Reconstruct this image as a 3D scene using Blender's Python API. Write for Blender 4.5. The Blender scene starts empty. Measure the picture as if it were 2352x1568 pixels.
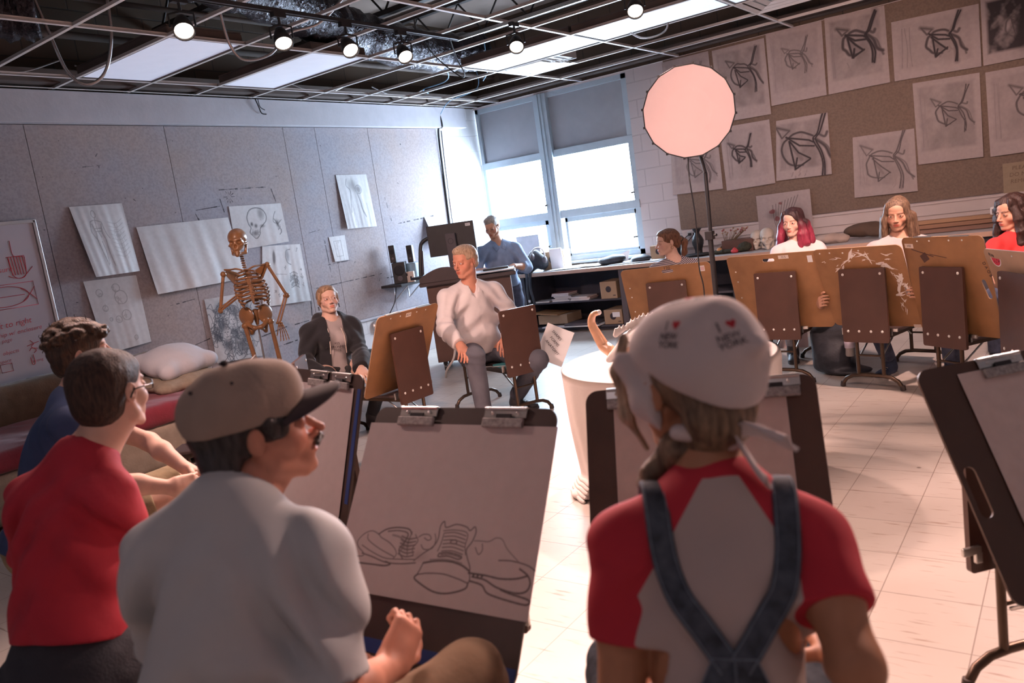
import bpy, math, random
import numpy as np
from mathutils import Vector, Matrix, Euler, geometry
random.seed(7)
sc = bpy.context.scene
COL = sc.collection
R = math.radians
# ------------------------------------------------------------------ camera
cam_d = bpy.data.cameras.new('camera'); cam = bpy.data.objects.new('camera', cam_d); COL.objects.link(cam)
_yaw, _pitch, _roll = R(36.586), R(8.744), R(-8.229)
_f = Vector((-math.sin(_yaw)*math.cos(_pitch), math.cos(_yaw)*math.cos(_pitch), -math.sin(_pitch)))
_r = Vector((math.cos(_yaw), math.sin(_yaw), 0)); _u = _r.cross(_f)
_r2 = _r*math.cos(_roll)+_u*math.sin(_roll); _u2 = -_r*math.sin(_roll)+_u*math.cos(_roll)
cam.matrix_world = Matrix(((_r2.x,_u2.x,-_f.x,0),(_r2.y,_u2.y,-_f.y,0),(_r2.z,_u2.z,-_f.z,1.45),(0,0,0,1)))
cam_d.sensor_width = 36; cam_d.lens = 1819.8/2352*36
cam_d.dof.use_dof = True; cam_d.dof.focus_distance = 5.6; cam_d.dof.aperture_fstop = 3.4
cam_d.clip_start = .05
sc.camera = cam
# ------------------------------------------------------------------ world, colour, sampling
w = bpy.data.worlds.new('world'); sc.world = w; w.use_nodes = True
bg = w.node_tree.nodes['Background']; bg.inputs[0].default_value = (.64,.80,1,1); bg.inputs[1].default_value = 32.0
sc.view_settings.view_transform = 'Standard'; sc.view_settings.look = 'None'
sc.view_settings.gamma = 1; sc.view_settings.exposure = 1.1
cy = sc.cycles
cy.use_denoising = True; cy.max_bounces = 6; cy.diffuse_bounces = 3; cy.glossy_bounces = 3; cy.transmission_bounces = 4
cy.transparent_max_bounces = 8; cy.sample_clamp_indirect = 4; cy.caustics_reflective = False; cy.caustics_refractive = False
cy.use_adaptive_sampling = True; cy.adaptive_threshold = .03
HC = 2.95; XA = -6.59; YB = 8.75; XR = 3.2; YF = -2.6; ZD = 3.95
def area(name, loc, rot, sx, sy, e, col, portal=False, spread=180):
    d = bpy.data.lights.new(name, 'AREA'); d.shape = 'RECTANGLE'; d.size = sx; d.size_y = sy; d.energy = e; d.color = col
    d.spread = R(spread)
    o = bpy.data.objects.new(name, d); COL.objects.link(o); o.location = loc; o.rotation_euler = rot
    if portal: d.cycles.is_portal = True
    return o
area('window_portal', (-5.45, YB+.12, 1.5), (R(-90),0,0), 2.3, 1.5, 10, (1,1,1), portal=True)
WARM = (1.0,.64,.55); COOL = (.62,.80,1.0)
# ------------------------------------------------------------------ materials
MATS = {}
def newmat(name):
    m = bpy.data.materials.new(name); m.use_nodes = True
    return m, m.node_tree, m.node_tree.nodes['Principled BSDF']
def N(t, ty, **kw):
    n = t.nodes.new(ty)
    for k, v in kw.items(): setattr(n, k, v)
    return n
def mat(name, col, rough=.6, metal=0, var=.12, scale=8, bump=0, bscale=60, stretch=None, attr=None, coat=0, emis=None, estr=0, spec=.5, sheen=0, trans=0, col2=None, detail=4, sss=0):
    if name in MATS: return MATS[name]
    m, t, p = newmat(name); L = t.links
    tc = N(t,'ShaderNodeTexCoord'); mp = N(t,'ShaderNodeMapping'); L.new(tc.outputs['Object'], mp.inputs[0])
    if stretch: mp.inputs['Scale'].default_value = stretch
    nz = N(t,'ShaderNodeTexNoise'); nz.inputs['Scale'].default_value = scale; nz.inputs['Detail'].default_value = detail; L.new(mp.outputs[0], nz.inputs[0])
    cr = N(t,'ShaderNodeValToRGB'); cr.color_ramp.elements[0].position = .3; cr.color_ramp.elements[1].position = .7
    a = [max(0,c*(1-var)) for c in col]; b = [min(1,c*(1+var)) for c in col] if col2 is None else list(col2)
    cr.color_ramp.elements[0].color = (*a,1); cr.color_ramp.elements[1].color = (*b,1)
    L.new(nz.outputs['Fac'], cr.inputs[0]); out = cr.outputs[0]
    if attr:
        at = N(t,'ShaderNodeAttribute'); at.attribute_name = attr
        mx = N(t,'ShaderNodeMix', data_type='RGBA', blend_type='MULTIPLY'); mx.inputs[0].default_value = 1
        L.new(out, mx.inputs[6]); L.new(at.outputs['Color'], mx.inputs[7]); out = mx.outputs[2]
    L.new(out, p.inputs['Base Color'])
    p.inputs['Roughness'].default_value = rough; p.inputs['Metallic'].default_value = metal
    p.inputs['Specular IOR Level'].default_value = spec
    if coat: p.inputs['Coat Weight'].default_value = coat
    if sheen: p.inputs['Sheen Weight'].default_value = sheen
    if sss:
        p.inputs['Subsurface Weight'].default_value = sss; p.inputs['Subsurface Radius'].default_value = (.012,.005,.003); p.inputs['Subsurface Scale'].default_value = 1
    if trans: p.inputs['Transmission Weight'].default_value = trans
    if emis: p.inputs['Emission Color'].default_value = (*emis,1); p.inputs['Emission Strength'].default_value = estr
    if bump:
        n2 = N(t,'ShaderNodeTexNoise'); n2.inputs['Scale'].default_value = bscale; n2.inputs['Detail'].default_value = 3; L.new(mp.outputs[0], n2.inputs[0])
        bp = N(t,'ShaderNodeBump'); bp.inputs['Strength'].default_value = bump; bp.inputs['Distance'].default_value = .01
        L.new(n2.outputs['Fac'], bp.inputs['Height']); L.new(bp.outputs[0], p.inputs['Normal'])
    MATS[name] = m; return m
# ------------------------------------------------------------------ mesh builder
def mrot(ax, ang): return Matrix.Rotation(ang, 4, ax)
def T(x,y,z): return Matrix.Translation((x,y,z))
I4 = Matrix.Identity(4)
class MB:
    def __init__(s): s.v=[]; s.f=[]; s.m=[]; s.s=[]; s.M=I4
    def at(s, M): s.M = M; return s
    def add(s, vs, fs, mat=0, smooth=False):
        b = len(s.v); M = s.M
        s.v += [tuple(M @ Vector(v)) for v in vs]
        for f in fs: s.f.append(tuple(i+b for i in f)); s.m.append(mat); s.s.append(smooth)
        return s
    def box(s, c, d, mat=0, rot=None):
        x,y,z = [k/2 for k in d]
        vs = [Vector((sx*x,sy*y,sz*z)) for sz in (-1,1) for sy in (-1,1) for sx in (-1,1)]
        if rot is not None: vs = [rot @ v for v in vs]
        vs = [v+Vector(c) for v in vs]
        return s.add(vs, [(0,2,3,1),(4,5,7,6),(0,1,5,4),(2,6,7,3),(0,4,6,2),(1,3,7,5)], mat)
    def tube(s, pts, r, n=8, mat=0, closed=False, caps=True):
        pts = [Vector(p) for p in pts]; k = len(pts)
        rs = r if isinstance(r,(list,tuple)) else [r]*k
        vs=[]; ref=None
        for i,p in enumerate(pts):
            a = pts[(i-1)%k] if closed or i>0 else pts[i]; b = pts[(i+1)%k] if closed or i<k-1 else pts[i]
            t = (b-a).normalized() if (b-a).length>1e-9 else Vector((0,0,1))
            if ref is None: ref = Vector((0,0,1)) if abs(t.z)<.9 else Vector((1,0,0))
            u = (ref - t*ref.dot(t)); u = u.normalized() if u.length>1e-6 else t.orthogonal().normalized(); ref = u; wv = t.cross(u)
            vs += [p+(u*math.cos(2*math.pi*j/n)+wv*math.sin(2*math.pi*j/n))*rs[i] for j in range(n)]
        fs=[]
        for i in range(k if closed else k-1):
            i2=(i+1)%k
            fs += [(i*n+j, i*n+(j+1)%n, i2*n+(j+1)%n, i2*n+j) for j in range(n)]
        s.add(vs, fs, mat, True)
        if caps and not closed:
            s.add(vs[:n],[tuple(range(n))[::-1]],mat); s.add(vs[-n:],[tuple(range(n))],mat)
        return s
    def cyl(s, a, b, r, r2=None, n=16, mat=0): return s.tube([a,b],[r,r if r2 is None else r2],n,mat)
    def ball(s, c, r, n=12, mat=0, rot=None):
        r = (r,r,r) if not isinstance(r,(tuple,list)) else r
        vs=[]; h=n//2+1
        for i in range(h+1):
            th=math.pi*i/h
            for j in range(n):
                ph=2*math.pi*j/n; v=Vector((r[0]*math.sin(th)*math.cos(ph), r[1]*math.sin(th)*math.sin(ph), r[2]*math.cos(th)))
                if rot is not None: v = rot @ v
                vs.append(v+Vector(c))
        fs=[(i*n+j,(i+1)*n+j,(i+1)*n+(j+1)%n,i*n+(j+1)%n) for i in range(h) for j in range(n)]
        return s.add(vs,fs,mat,True)
    def lathe(s, prof, c=(0,0,0), n=24, mat=0, smooth=True):
        vs=[(c[0]+r*math.cos(2*math.pi*j/n), c[1]+r*math.sin(2*math.pi*j/n), c[2]+z) for r,z in prof for j in range(n)]
        fs=[(i*n+j,i*n+(j+1)%n,(i+1)*n+(j+1)%n,(i+1)*n+j) for i in range(len(prof)-1) for j in range(n)]
        return s.add(vs,fs,mat,smooth)
    def plate(s, loop, th, holes=(), mat=0, mside=None):
        """flat plate in local xy (z from 0 to th) from outline loop with holes"""
        loops=[loop]+list(holes); tri = geometry.tessellate_polygon([[Vector((x,y,0)) for x,y in l] for l in loops])
        flat=[p for l in loops for p in l]; n=len(flat)
        vs=[(x,y,0) for x,y in flat]+[(x,y,th) for x,y in flat]
        fs=[tuple(t) for t in tri]; up=[tuple(i+n for i in t) for t in tri]
        a=0
        for t in tri[:1]:
            A,B,Cc=[Vector((*flat[i],0)) for i in t]
            if (B-A).cross(Cc-A).z>0: fs=[f[::-1] for f in fs]
            else: up=[f[::-1] for f in up]
        s.add(vs, fs+up, mat)
        o=0; side=[]
        for l in loops:
            k=len(l); side += [(o+i,o+(i+1)%k,o+(i+1)%k+n,o+i+n) for i in range(k)]; o+=k
        return s.add(vs, side, mat if mside is None else mside)
    def sheet(s, P, nu, nv, mat=0, th=0):
        """P(u,v)->point; open sheet"""
        vs=[P(i/nu,j/nv) for j in range(nv+1) for i in range(nu+1)]
        fs=[(j*(nu+1)+i,j*(nu+1)+i+1,(j+1)*(nu+1)+i+1,(j+1)*(nu+1)+i) for j in range(nv) for i in range(nu)]
        return s.add(vs,fs,mat,True)
    def build(s, name, mats, parent=None, bevel=0, seg=2, solid=0, sub=0):
        me = bpy.data.meshes.new(name); me.from_pydata(s.v,[],s.f)
        mats = mats if isinstance(mats,(list,tuple)) else [mats]
        for m in mats: me.materials.append(m)
        me.polygons.foreach_set('material_index', s.m); me.polygons.foreach_set('use_smooth', s.s)
        me.validate(); me.update()
        o = bpy.data.objects.new(name, me); COL.objects.link(o)
        if parent is not None: o.parent = parent
        if solid:
            q=o.modifiers.new('solid','SOLIDIFY'); q.thickness=solid; q.offset=0
        if bevel:
            b=o.modifiers.new('bevel','BEVEL'); b.width=bevel; b.segments=seg; b.limit_method='ANGLE'; b.angle_limit=R(50)
        return o
def thing(name, label, cat, loc=(0,0,0), rz=0, group=None):
    o = bpy.data.objects.new(name, None); COL.objects.link(o); o.location=loc; o.rotation_euler=(0,0,rz); o.empty_display_size=.1
    o['label']=label; o['category']=cat
    if group: o['group']=group
    return o
def tag(o, label, cat, group=None):
    o['label']=label; o['category']=cat
    if group: o['group']=group
    return o
def struct(o): o['kind']='structure'; return o
def rrect(w_, h_, r, n=5, cx=0, cy=0):
    pts=[]
    for (sx,sy,a0) in ((1,1,0),(-1,1,90),(-1,-1,180),(1,-1,270)):
        for k in range(n+1):
            a=R(a0+90*k/n); pts.append((cx+sx*(w_/2-r)+r*math.cos(a), cy+sy*(h_/2-r)+r*math.sin(a)))
    return pts
def text_mesh(body, size, M, m, name='lettering', parent=None, shear=0, bold=0, align='CENTER', depth=.0004):
    cu = bpy.data.curves.new(name,'FONT'); cu.body=body; cu.size=size; cu.shear=shear; cu.align_x=align; cu.align_y='CENTER'; cu.offset=bold; cu.extrude=depth; cu.resolution_u=3
    ob = bpy.data.objects.new(name+'_t',cu); COL.objects.link(ob)
    dg = bpy.context.evaluated_depsgraph_get(); me = bpy.data.meshes.new_from_object(ob.evaluated_get(dg))
    bpy.data.objects.remove(ob); me.transform(M); me.materials.clear(); me.materials.append(m)
    o = bpy.data.objects.new(name, me); COL.objects.link(o)
    if parent is not None: o.parent=parent
    return o
def catmull(P, n=8, closed=False):
    P=[np.array(p,float) for p in P]; k=len(P); out=[]
    rng = range(k if closed else k-1)
    for i in rng:
        p0=P[(i-1)%k] if closed or i>0 else P[i]; p1=P[i]; p2=P[(i+1)%k]; p3=P[(i+2)%k] if closed or i+2<k else P[(i+1)%k]
        for t in np.linspace(0,1,n,endpoint=False):
            out.append(.5*((2*p1)+(-p0+p2)*t+(2*p0-5*p1+4*p2-p3)*t*t+(-p0+3*p1-3*p2+p3)*t**3))
    if not closed: out.append(P[-1])
    return out
# ================================================================== setting
def tile_mat():
    m,t,p = newmat('vinyl floor tile'); L=t.links
    tc=N(t,'ShaderNodeTexCoord'); mp=N(t,'ShaderNodeMapping'); L.new(tc.outputs['Object'],mp.inputs[0]); mp.inputs['Rotation'].default_value=(0,0,0)
    br=N(t,'ShaderNodeTexBrick'); br.offset=0; br.squash=1
    br.inputs['Scale'].default_value=1/.305; br.inputs['Mortar Size'].default_value=.006; br.inputs['Brick Width'].default_value=1; br.inputs['Row Height'].default_value=1
    br.inputs['Color1'].default_value=(.50,.45,.41,1); br.inputs['Color2'].default_value=(.54,.49,.44,1); br.inputs['Mortar'].default_value=(.24,.19,.16,1)
    L.new(mp.outputs[0],br.inputs[0])
    mp2=N(t,'ShaderNodeMapping'); mp2.inputs['Scale'].default_value=(3,22,1); mp2.inputs['Rotation'].default_value=(0,0,.35); L.new(tc.outputs['Object'],mp2.inputs[0])
    n1=N(t,'ShaderNodeTexNoise'); n1.inputs['Scale'].default_value=2.2; n1.inputs['Detail'].default_value=8; L.new(mp2.outputs[0],n1.inputs[0])
    c1=N(t,'ShaderNodeValToRGB'); c1.color_ramp.elements[0].position=.28; c1.color_ramp.elements[0].color=(.55,.42,.34,1); c1.color_ramp.elements[1].position=.40; c1.color_ramp.elements[1].color=(1,1,1,1); L.new(n1.outputs['Fac'],c1.inputs[0])
    n3=N(t,'ShaderNodeTexNoise'); n3.inputs['Scale'].default_value=1.3; n3.inputs['Detail'].default_value=5; L.new(tc.outputs['Object'],n3.inputs[0])
    c3=N(t,'ShaderNodeValToRGB'); c3.color_ramp.elements[0].position=.3; c3.color_ramp.elements[0].color=(.80,.77,.74,1); c3.color_ramp.elements[1].position=.65; c3.color_ramp.elements[1].color=(1,1,1,1); L.new(n3.outputs['Fac'],c3.inputs[0])
    n4=N(t,'ShaderNodeTexVoronoi'); n4.inputs['Scale'].default_value=2.3; L.new(tc.outputs['Object'],n4.inputs[0])
    c4=N(t,'ShaderNodeValToRGB'); c4.color_ramp.elements[0].position=.015; c4.color_ramp.elements[0].color=(.25,.2,.18,1); c4.color_ramp.elements[1].position=.03; c4.color_ramp.elements[1].color=(1,1,1,1); L.new(n4.outputs['Distance'],c4.inputs[0])
    o=br.outputs[0]
    for c in (c1,c3,c4):
        mx=N(t,'ShaderNodeMix',data_type='RGBA',blend_type='MULTIPLY'); mx.inputs[0].default_value=.85; L.new(o,mx.inputs[6]); L.new(c.outputs[0],mx.inputs[7]); o=mx.outputs[2]
    L.new(o,p.inputs['Base Color']); p.inputs['Roughness'].default_value=.38; p.inputs['Specular IOR Level'].default_value=.4
    return m
def block_mat(name, c1, c2, mortar, rough=.7, vert='x', bump=.5, w_=.4, h_=.2):
    m,t,p=newmat(name); L=t.links
    tc=N(t,'ShaderNodeTexCoord'); sp=N(t,'ShaderNodeSeparateXYZ'); cb=N(t,'ShaderNodeCombineXYZ'); L.new(tc.outputs['Object'],sp.inputs[0])
    L.new(sp.outputs['Y' if vert=='x' else 'X'],cb.inputs[0]); L.new(sp.outputs['Z'],cb.inputs[1])
    br=N(t,'ShaderNodeTexBrick'); br.inputs['Scale'].default_value=1; br.inputs['Brick Width'].default_value=w_; br.inputs['Row Height'].default_value=h_; br.inputs['Mortar Size'].default_value=.007; br.inputs['Mortar Smooth'].default_value=.4
    br.inputs['Color1'].default_value=(*c1,1); br.inputs['Color2'].default_value=(*c2,1); br.inputs['Mortar'].default_value=(*mortar,1); L.new(cb.outputs[0],br.inputs[0])
    bp=N(t,'ShaderNodeBump'); bp.inputs['Strength'].default_value=bump; bp.inputs['Distance'].default_value=.006; bp.invert=True
    n=N(t,'ShaderNodeTexNoise'); n.inputs['Scale'].default_value=40; L.new(tc.outputs['Object'],n.inputs[0])
    ad=N(t,'ShaderNodeMath',operation='ADD'); L.new(br.outputs['Fac'],ad.inputs[0]); ml=N(t,'ShaderNodeMath',operation='MULTIPLY'); ml.inputs[1].default_value=.35; L.new(n.outputs['Fac'],ml.inputs[0]); L.new(ml.outputs[0],ad.inputs[1])
    L.new(ad.outputs[0],bp.inputs['Height']); L.new(bp.outputs[0],p.inputs['Normal']); L.new(br.outputs[0],p.inputs['Base Color']); p.inputs['Roughness'].default_value=rough
    return m
def board_mat(name, base, blue, scale=1.0, vert='x', dots=True):
    """painted pin-up board: patchy paint, pin holes and charcoal specks"""
    m,t,p=newmat(name); L=t.links; tc=N(t,'ShaderNodeTexCoord')
    n=N(t,'ShaderNodeTexNoise'); n.inputs['Scale'].default_value=.9*scale; n.inputs['Detail'].default_value=7; n.inputs['Roughness'].default_value=.6; L.new(tc.outputs['Object'],n.inputs[0])
    c=N(t,'ShaderNodeValToRGB'); c.color_ramp.elements[0].position=.38; c.color_ramp.elements[0].color=(*base,1); c.color_ramp.elements[1].position=.62; c.color_ramp.elements[1].color=(*blue,1); L.new(n.outputs['Fac'],c.inputs[0])
    o=c.outputs[0]
    for sc_,lo,hi,dk in ((9,.012,.022,(.15,.13,.15,1)),(4.2,.008,.018,(.12,.1,.12,1))):
        v=N(t,'ShaderNodeTexVoronoi'); v.inputs['Scale'].default_value=sc_; L.new(tc.outputs['Object'],v.inputs[0])
        r=N(t,'ShaderNodeValToRGB'); r.color_ramp.elements[0].position=lo*sc_/4; r.color_ramp.elements[0].color=dk; r.color_ramp.elements[1].position=hi*sc_/4; r.color_ramp.elements[1].color=(1,1,1,1); L.new(v.outputs['Distance'],r.inputs[0])
        mx=N(t,'ShaderNodeMix',data_type='RGBA',blend_type='MULTIPLY'); mx.inputs[0].default_value=.8 if dots else .35; L.new(o,mx.inputs[6]); L.new(r.outputs[0],mx.inputs[7]); o=mx.outputs[2]
    g=N(t,'ShaderNodeTexNoise'); g.inputs['Scale'].default_value=55; g.inputs['Detail'].default_value=4; L.new(tc.outputs['Object'],g.inputs[0])
    gr=N(t,'ShaderNodeValToRGB'); gr.color_ramp.elements[0].position=.35; gr.color_ramp.elements[0].color=(.82,.82,.82,1); gr.color_ramp.elements[1].position=.6; gr.color_ramp.elements[1].color=(1,1,1,1); L.new(g.outputs['Fac'],gr.inputs[0])
    mx=N(t,'ShaderNodeMix',data_type='RGBA',blend_type='MULTIPLY'); mx.inputs[0].default_value=1; L.new(o,mx.inputs[6]); L.new(gr.outputs[0],mx.inputs[7])
    L.new(mx.outputs[2],p.inputs['Base Color']); p.inputs['Roughness'].default_value=.85
    bp=N(t,'ShaderNodeBump'); bp.inputs['Strength'].default_value=.12; bp.inputs['Distance'].default_value=.004; L.new(g.outputs['Fac'],bp.inputs['Height']); L.new(bp.outputs[0],p.inputs['Normal'])
    return m
M_white=mat('white trim paint',(.62,.60,.58),.5,var=.04); M_grid=mat('ceiling grid paint',(.70,.66,.64),.45,var=.03)
M_soffit=mat('soffit paint',(.47,.46,.50),.7,var=.05,bump=.1,bscale=30)
M_dark=mat('plenum paint',(.085,.06,.05),.8,var=.25,scale=2); M_deck=mat('roof deck',(.26,.20,.17),.85,var=.2,scale=1.5)
M_steel=mat('dark steel',(.045,.038,.036),.5,metal=.4,var=.2); M_chrome=mat('bright steel',(.62,.60,.57),.28,metal=1,var=.05)
M_black=mat('black plastic',(.022,.021,.023),.45,var=.2); M_blackm=mat('matte black',(.03,.028,.03),.8,var=.15)
M_frame=mat('window frame paint',(.42,.50,.56),.5,var=.05)
M_blk=block_mat('painted block',(.62,.61,.62),(.60,.59,.61),(.55,.54,.56)); M_blkB=block_mat('painted block wall',(.55,.49,.49),(.53,.47,.47),(.46,.41,.41),vert='y')
M_brick=block_mat('brown block',(.10,.068,.045),(.085,.06,.042),(.05,.036,.028),vert='x',w_=.42,h_=.2)
M_brickY=block_mat('brown block wall',(.10,.068,.045),(.085,.06,.042),(.05,.036,.028),vert='y',w_=.42,h_=.2)
M_pin=board_mat('grey pin board',(.385,.32,.31),(.35,.34,.385)); M_pinB=board_mat('brown pin board',(.225,.160,.122),(.24,.170,.130),dots=False)
# floor
struct(MB().box(((XA+XR)/2,(YB+YF)/2,-.05),(XR-XA+.4,YB-YF+.4,.1)).build('floor',tile_mat()))
# wall_left: the pin-up wall
wl=struct(MB().box((XA-.1,(YB+YF)/2,HC/2),(.2,YB-YF+.4,HC)).build('wall_left',M_blk))
struct(MB().box((XA-.1,(YB+YF)/2,(HC+ZD)/2),(.2,YB-YF+.4,ZD-HC)).build('wall_left_upper',M_brick))
struct(MB().box((XA+.045,(8.45+YF)/2,(2.69+HC-.012)/2),(.09,8.45-YF,HC-.012-2.69)).build('trim_1',M_soffit,bevel=.004))
js=[-2.6,-.3,.9,1.8,3.02,4.19,5.5,6.70,7.9]
pb=MB()
for a,b in zip(js[:-1],js[1:]):
    z0=.58 if a>=6.6 else .0
    if a==5.5: pb.box((XA+.009,(a+5.92)/2,(2.685+.0)/2),(.018,5.92-a-.003,2.685)); pb.box((XA+.009,(5.92+b)/2,(.58+2.685)/2),(.018,b-5.92-.003,2.105)); continue
    pb.box((XA+.009,(a+b)/2,(z0+2.685)/2),(.018,b-a-.004,2.685-z0))
struct(pb.build('trim_2',M_pin,bevel=.0015,seg=1))
struct(MB().box((XA+.012,6.91,.565),(.03,1.98,.025)).box((XA+.012,5.925,.29),(.03,.025,.55)).build('trim_3',M_soffit))
# wall_back with window opening x[-6.57,-4.31] z[.80,2.93]
WX0,WX1,WZ0,WZ1=-6.57,-4.31,.80,2.93
wb=MB(); yc=YB+.1
wb.box(((WX1+XR)/2+.1,yc,HC/2),(XR-WX1+.2,.2,HC)); wb.box(((XA-.2+WX1)/2,yc,WZ0/2),(WX1-XA+.2,.2,WZ0)); wb.box(((XA-.2+WX1)/2,yc,(WZ1+HC)/2),(WX1-XA+.2,.2,HC-WZ1))
struct(wb.build('wall_back',M_blkB))
struct(MB().box(((XA+XR)/2,yc,(HC+ZD)/2),(XR-XA+.4,.2,ZD-HC)).build('wall_back_upper',M_brickY))
struct(MB().box((XR+.1,(YB+YF)/2,ZD/2),(.2,YB-YF+.4,ZD)).build('wall_right',M_blk))
struct(MB().box(((XA+XR)/2,YF-.1,ZD/2),(XR-XA+.4,.2,ZD)).build('wall_front',M_blkB))
struct(MB().box(((XA+XR)/2,(YB+YF)/2,ZD+.05),(XR-XA+.4,YB-YF+.4,.1)).build('ceiling',M_deck))
# brown pin board on wall_back + white rail under it
struct(MB().box((-.31,YB-.009,(1.42+2.955)/2),(7.02,.018,2.955-1.42)).box((-.25+.0,YB-.009,1.2295),(6.9+.24,.018,.380)).build('trim_4',M_pinB))
M_rail=mat('white rail paint',(.60,.52,.50),.5,var=.03)
struct(MB().box((-.35,YB-.018,.965),(6.9,.034,.13)).box((-.35,YB-.024,1.015),(6.9,.046,.02)).box((-.35,YB-.012,.87),(6.9,.022,.09)).build('baseboard_back',M_rail,bevel=.003))
# window
def glass():
    m,t,p=newmat('window glass'); L=t.links; out=t.nodes['Material Output']; t.nodes.remove(p)
    tr=N(t,'ShaderNodeBsdfTransparent'); gl=N(t,'ShaderNodeBsdfGlossy'); gl.inputs['Roughness'].default_value=.03; mx=N(t,'ShaderNodeMixShader'); mx.inputs[0].default_value=.05
    L.new(tr.outputs[0],mx.inputs[1]); L.new(gl.outputs[0],mx.inputs[2]); L.new(mx.outputs[0],out.inputs[0]); return m
M_glass=glass()
M_blind=mat('roller blind cloth',(.36,.37,.40),.85,var=.04,bump=.2,bscale=200)
fr=MB(); yf=YB+.05
def bar(x0,x1,z0,z1,d=.09,y=yf): fr.box(((x0+x1)/2,y,(z0+z1)/2),(x1-x0,d,z1-z0))
bar(WX0,WX0+.05,WZ0,WZ1); bar(WX1-.07,WX1,WZ0,WZ1); bar(WX0,WX1,WZ1-.06,WZ1); bar(WX0,WX1,WZ0,WZ0+.07)
bar(-5.62,-5.43,WZ0,WZ1,.12,YB+.035)
fr.box((-5.50,YB-.03,(WZ0+WZ1)/2),(.022,.02,WZ1-WZ0)); fr.box((-5.545,YB-.028,(WZ0+WZ1)/2),(.01,.018,WZ1-WZ0))
for x0,x1 in ((WX0,-5.60),(-5.45,WX1)):
    bar(x0,x1,2.13,2.22,.10); bar(x0,x1,1.36,1.46,.11,YB+.045)
    bar(x0+.05,x0+.09,.84,1.38,.05); bar(x1-.10,x1-.05,.84,1.38,.05); bar(x0+.05,x1-.05,.85,.90,.05); bar(x0+.05,x1-.05,1.30,1.36,.05)
wf=struct(fr.build('window_1',M_frame,bevel=.003)); 
for x0,x1 in ((WX0+.03,-5.60),(-5.45,WX1-.05)):
    MB().box(((x0+x1)/2,YB+.075,1.79),(x1-x0,.004,.72)).box(((x0+x1)/2,YB+.075,1.10),(x1-x0,.004,.52)).build('window_pane',M_glass,wf)
    MB().box(((x0+x1)/2,YB+.05,2.54),(x1-x0,.012,.70)).build('roller_blind',M_blind,wf)
    h=MB().box((x1-.02,YB-.02,1.55),(.03,.04,.02)).cyl((x1-.02,YB-.03,1.55),(x1-.02,YB-.05,1.5),.006,n=8).build('window_latch',M_steel,wf)
    MB().box((x1-.06,YB+.0,1.02),(.03,.05,.02)).build('window_latch',M_steel,wf)
struct(MB().box(((WX0+WX1)/2,YB+.02,.79),(WX1-WX0,.22,.03)).build('window_sill',M_frame,bevel=.004))
# ---------------- suspended ceiling grid
gl=MB(); ys=[3.28+.62*k for k in range(-9,9)]; ys=[y for y in ys if YF<y<YB-.05]; xs=[-6.15+1.26*k for k in range(0,8)]
for x in xs:
    gl.box((x,(YB+YF)/2,HC+.002),(.026,YB-YF,.003)); gl.box((x,(YB+YF)/2,HC+.014),(.003,YB-YF,.024))
for y in ys:
    gl.box(((XA+XR)/2,y,HC+.0005),(XR-XA,.024,.003)); gl.box(((XA+XR)/2,y,HC+.013),(XR-XA,.003,.022))
gl.box((XA+.101,(YB+YF)/2,HC),(.022,YB-YF,.003)).box(((XA+XR)/2,YB-.012,HC),(XR-XA,.024,.003))
struct(gl.build('ceiling_grid',[M_grid]))
M_liner=mat('plenum ledge',(.10,.075,.065),.8,var=.2,scale=3)
# recessed light panels (lensed troffers)
M_lens=mat('diffuser acrylic',(.75,.75,.75),.4,var=.02,emis=(.62,.70,1.0),estr=.17)
M_lensB=mat('bright diffuser acrylic',(.75,.75,.75),.4,var=.02,emis=(.64,.80,1.0),estr=.42)
M_tray=mat('light housing enamel',(.6,.58,.56),.4,var=.03)
panels=[(-6.15,3.28,'light panel nearest the whiteboard end of the pin-up wall',M_lens),(-6.15,4.52,'light panel second from the whiteboard along the pin-up wall',M_lens),
 (-4.89,6.38-.0,'bright light panel beside the square vent near the window',M_lensB),(-3.63,6.38-.0,'bright light panel further from the window, behind the rightmost track lamp',M_lensB),
 (-2.37,6.38,'light panel at the top edge over the pinned drawings',M_lensB)]
for i,(x,y,lab,ml) in enumerate(panels):
    y = ys[min(range(len(ys)),key=lambda k:abs(ys[k]-y))]
    t=thing('ceiling_light','recessed '+lab,'light',(x+.63,y+.31,HC),group='recessed fluorescent panels')
    MB().box((0,0,.012),(1.20,.57,.006)).build('diffuser',ml,t)
    MB().box((0,-.29,.04),(1.23,.012,.075)).box((0,.29,.04),(1.23,.012,.075)).box((-.61,0,.04),(.012,.58,.075)).box((.61,0,.04),(.012,.58,.075)).box((0,0,.085),(1.23,.59,.010)).build('housing',M_liner,t)
M_lensN=mat('fill diffuser acrylic',(.75,.75,.75),.4,var=.02,emis=(1.0,.80,.88),estr=.55)  # unseen panels added to fill the room with general light
for k,(x,y,wh) in enumerate(((-3.63,.80,'above the seated men'),(-1.11,-.44,'behind the photographer'),(.15,2.04,'above the right foreground board'),(1.41,5.14,'beyond the right edge'),(-3.63,-1.68,'at the rear left'),(1.41,-.44,'at the rear right'))):
    y = ys[min(range(len(ys)),key=lambda k:abs(ys[k]-y))]; x=xs[min(range(len(xs)),key=lambda k:abs(xs[k]-x))]
    t=thing('ceiling_light','added recessed fill panel '+wh+', outside the picture','light',(x+.63,y+.31,HC),group='recessed fluorescent panels')
    MB().box((0,0,.012),(1.20,.57,.006)).build('diffuser',M_lensN,t); MB().box((0,0,.085),(1.23,.59,.010)).box((0,-.29,.04),(1.23,.012,.075)).box((0,.29,.04),(1.23,.012,.075)).box((-.61,0,.04),(.012,.58,.075)).box((.61,0,.04),(.012,.58,.075)).build('housing',M_liner,t)
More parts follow.
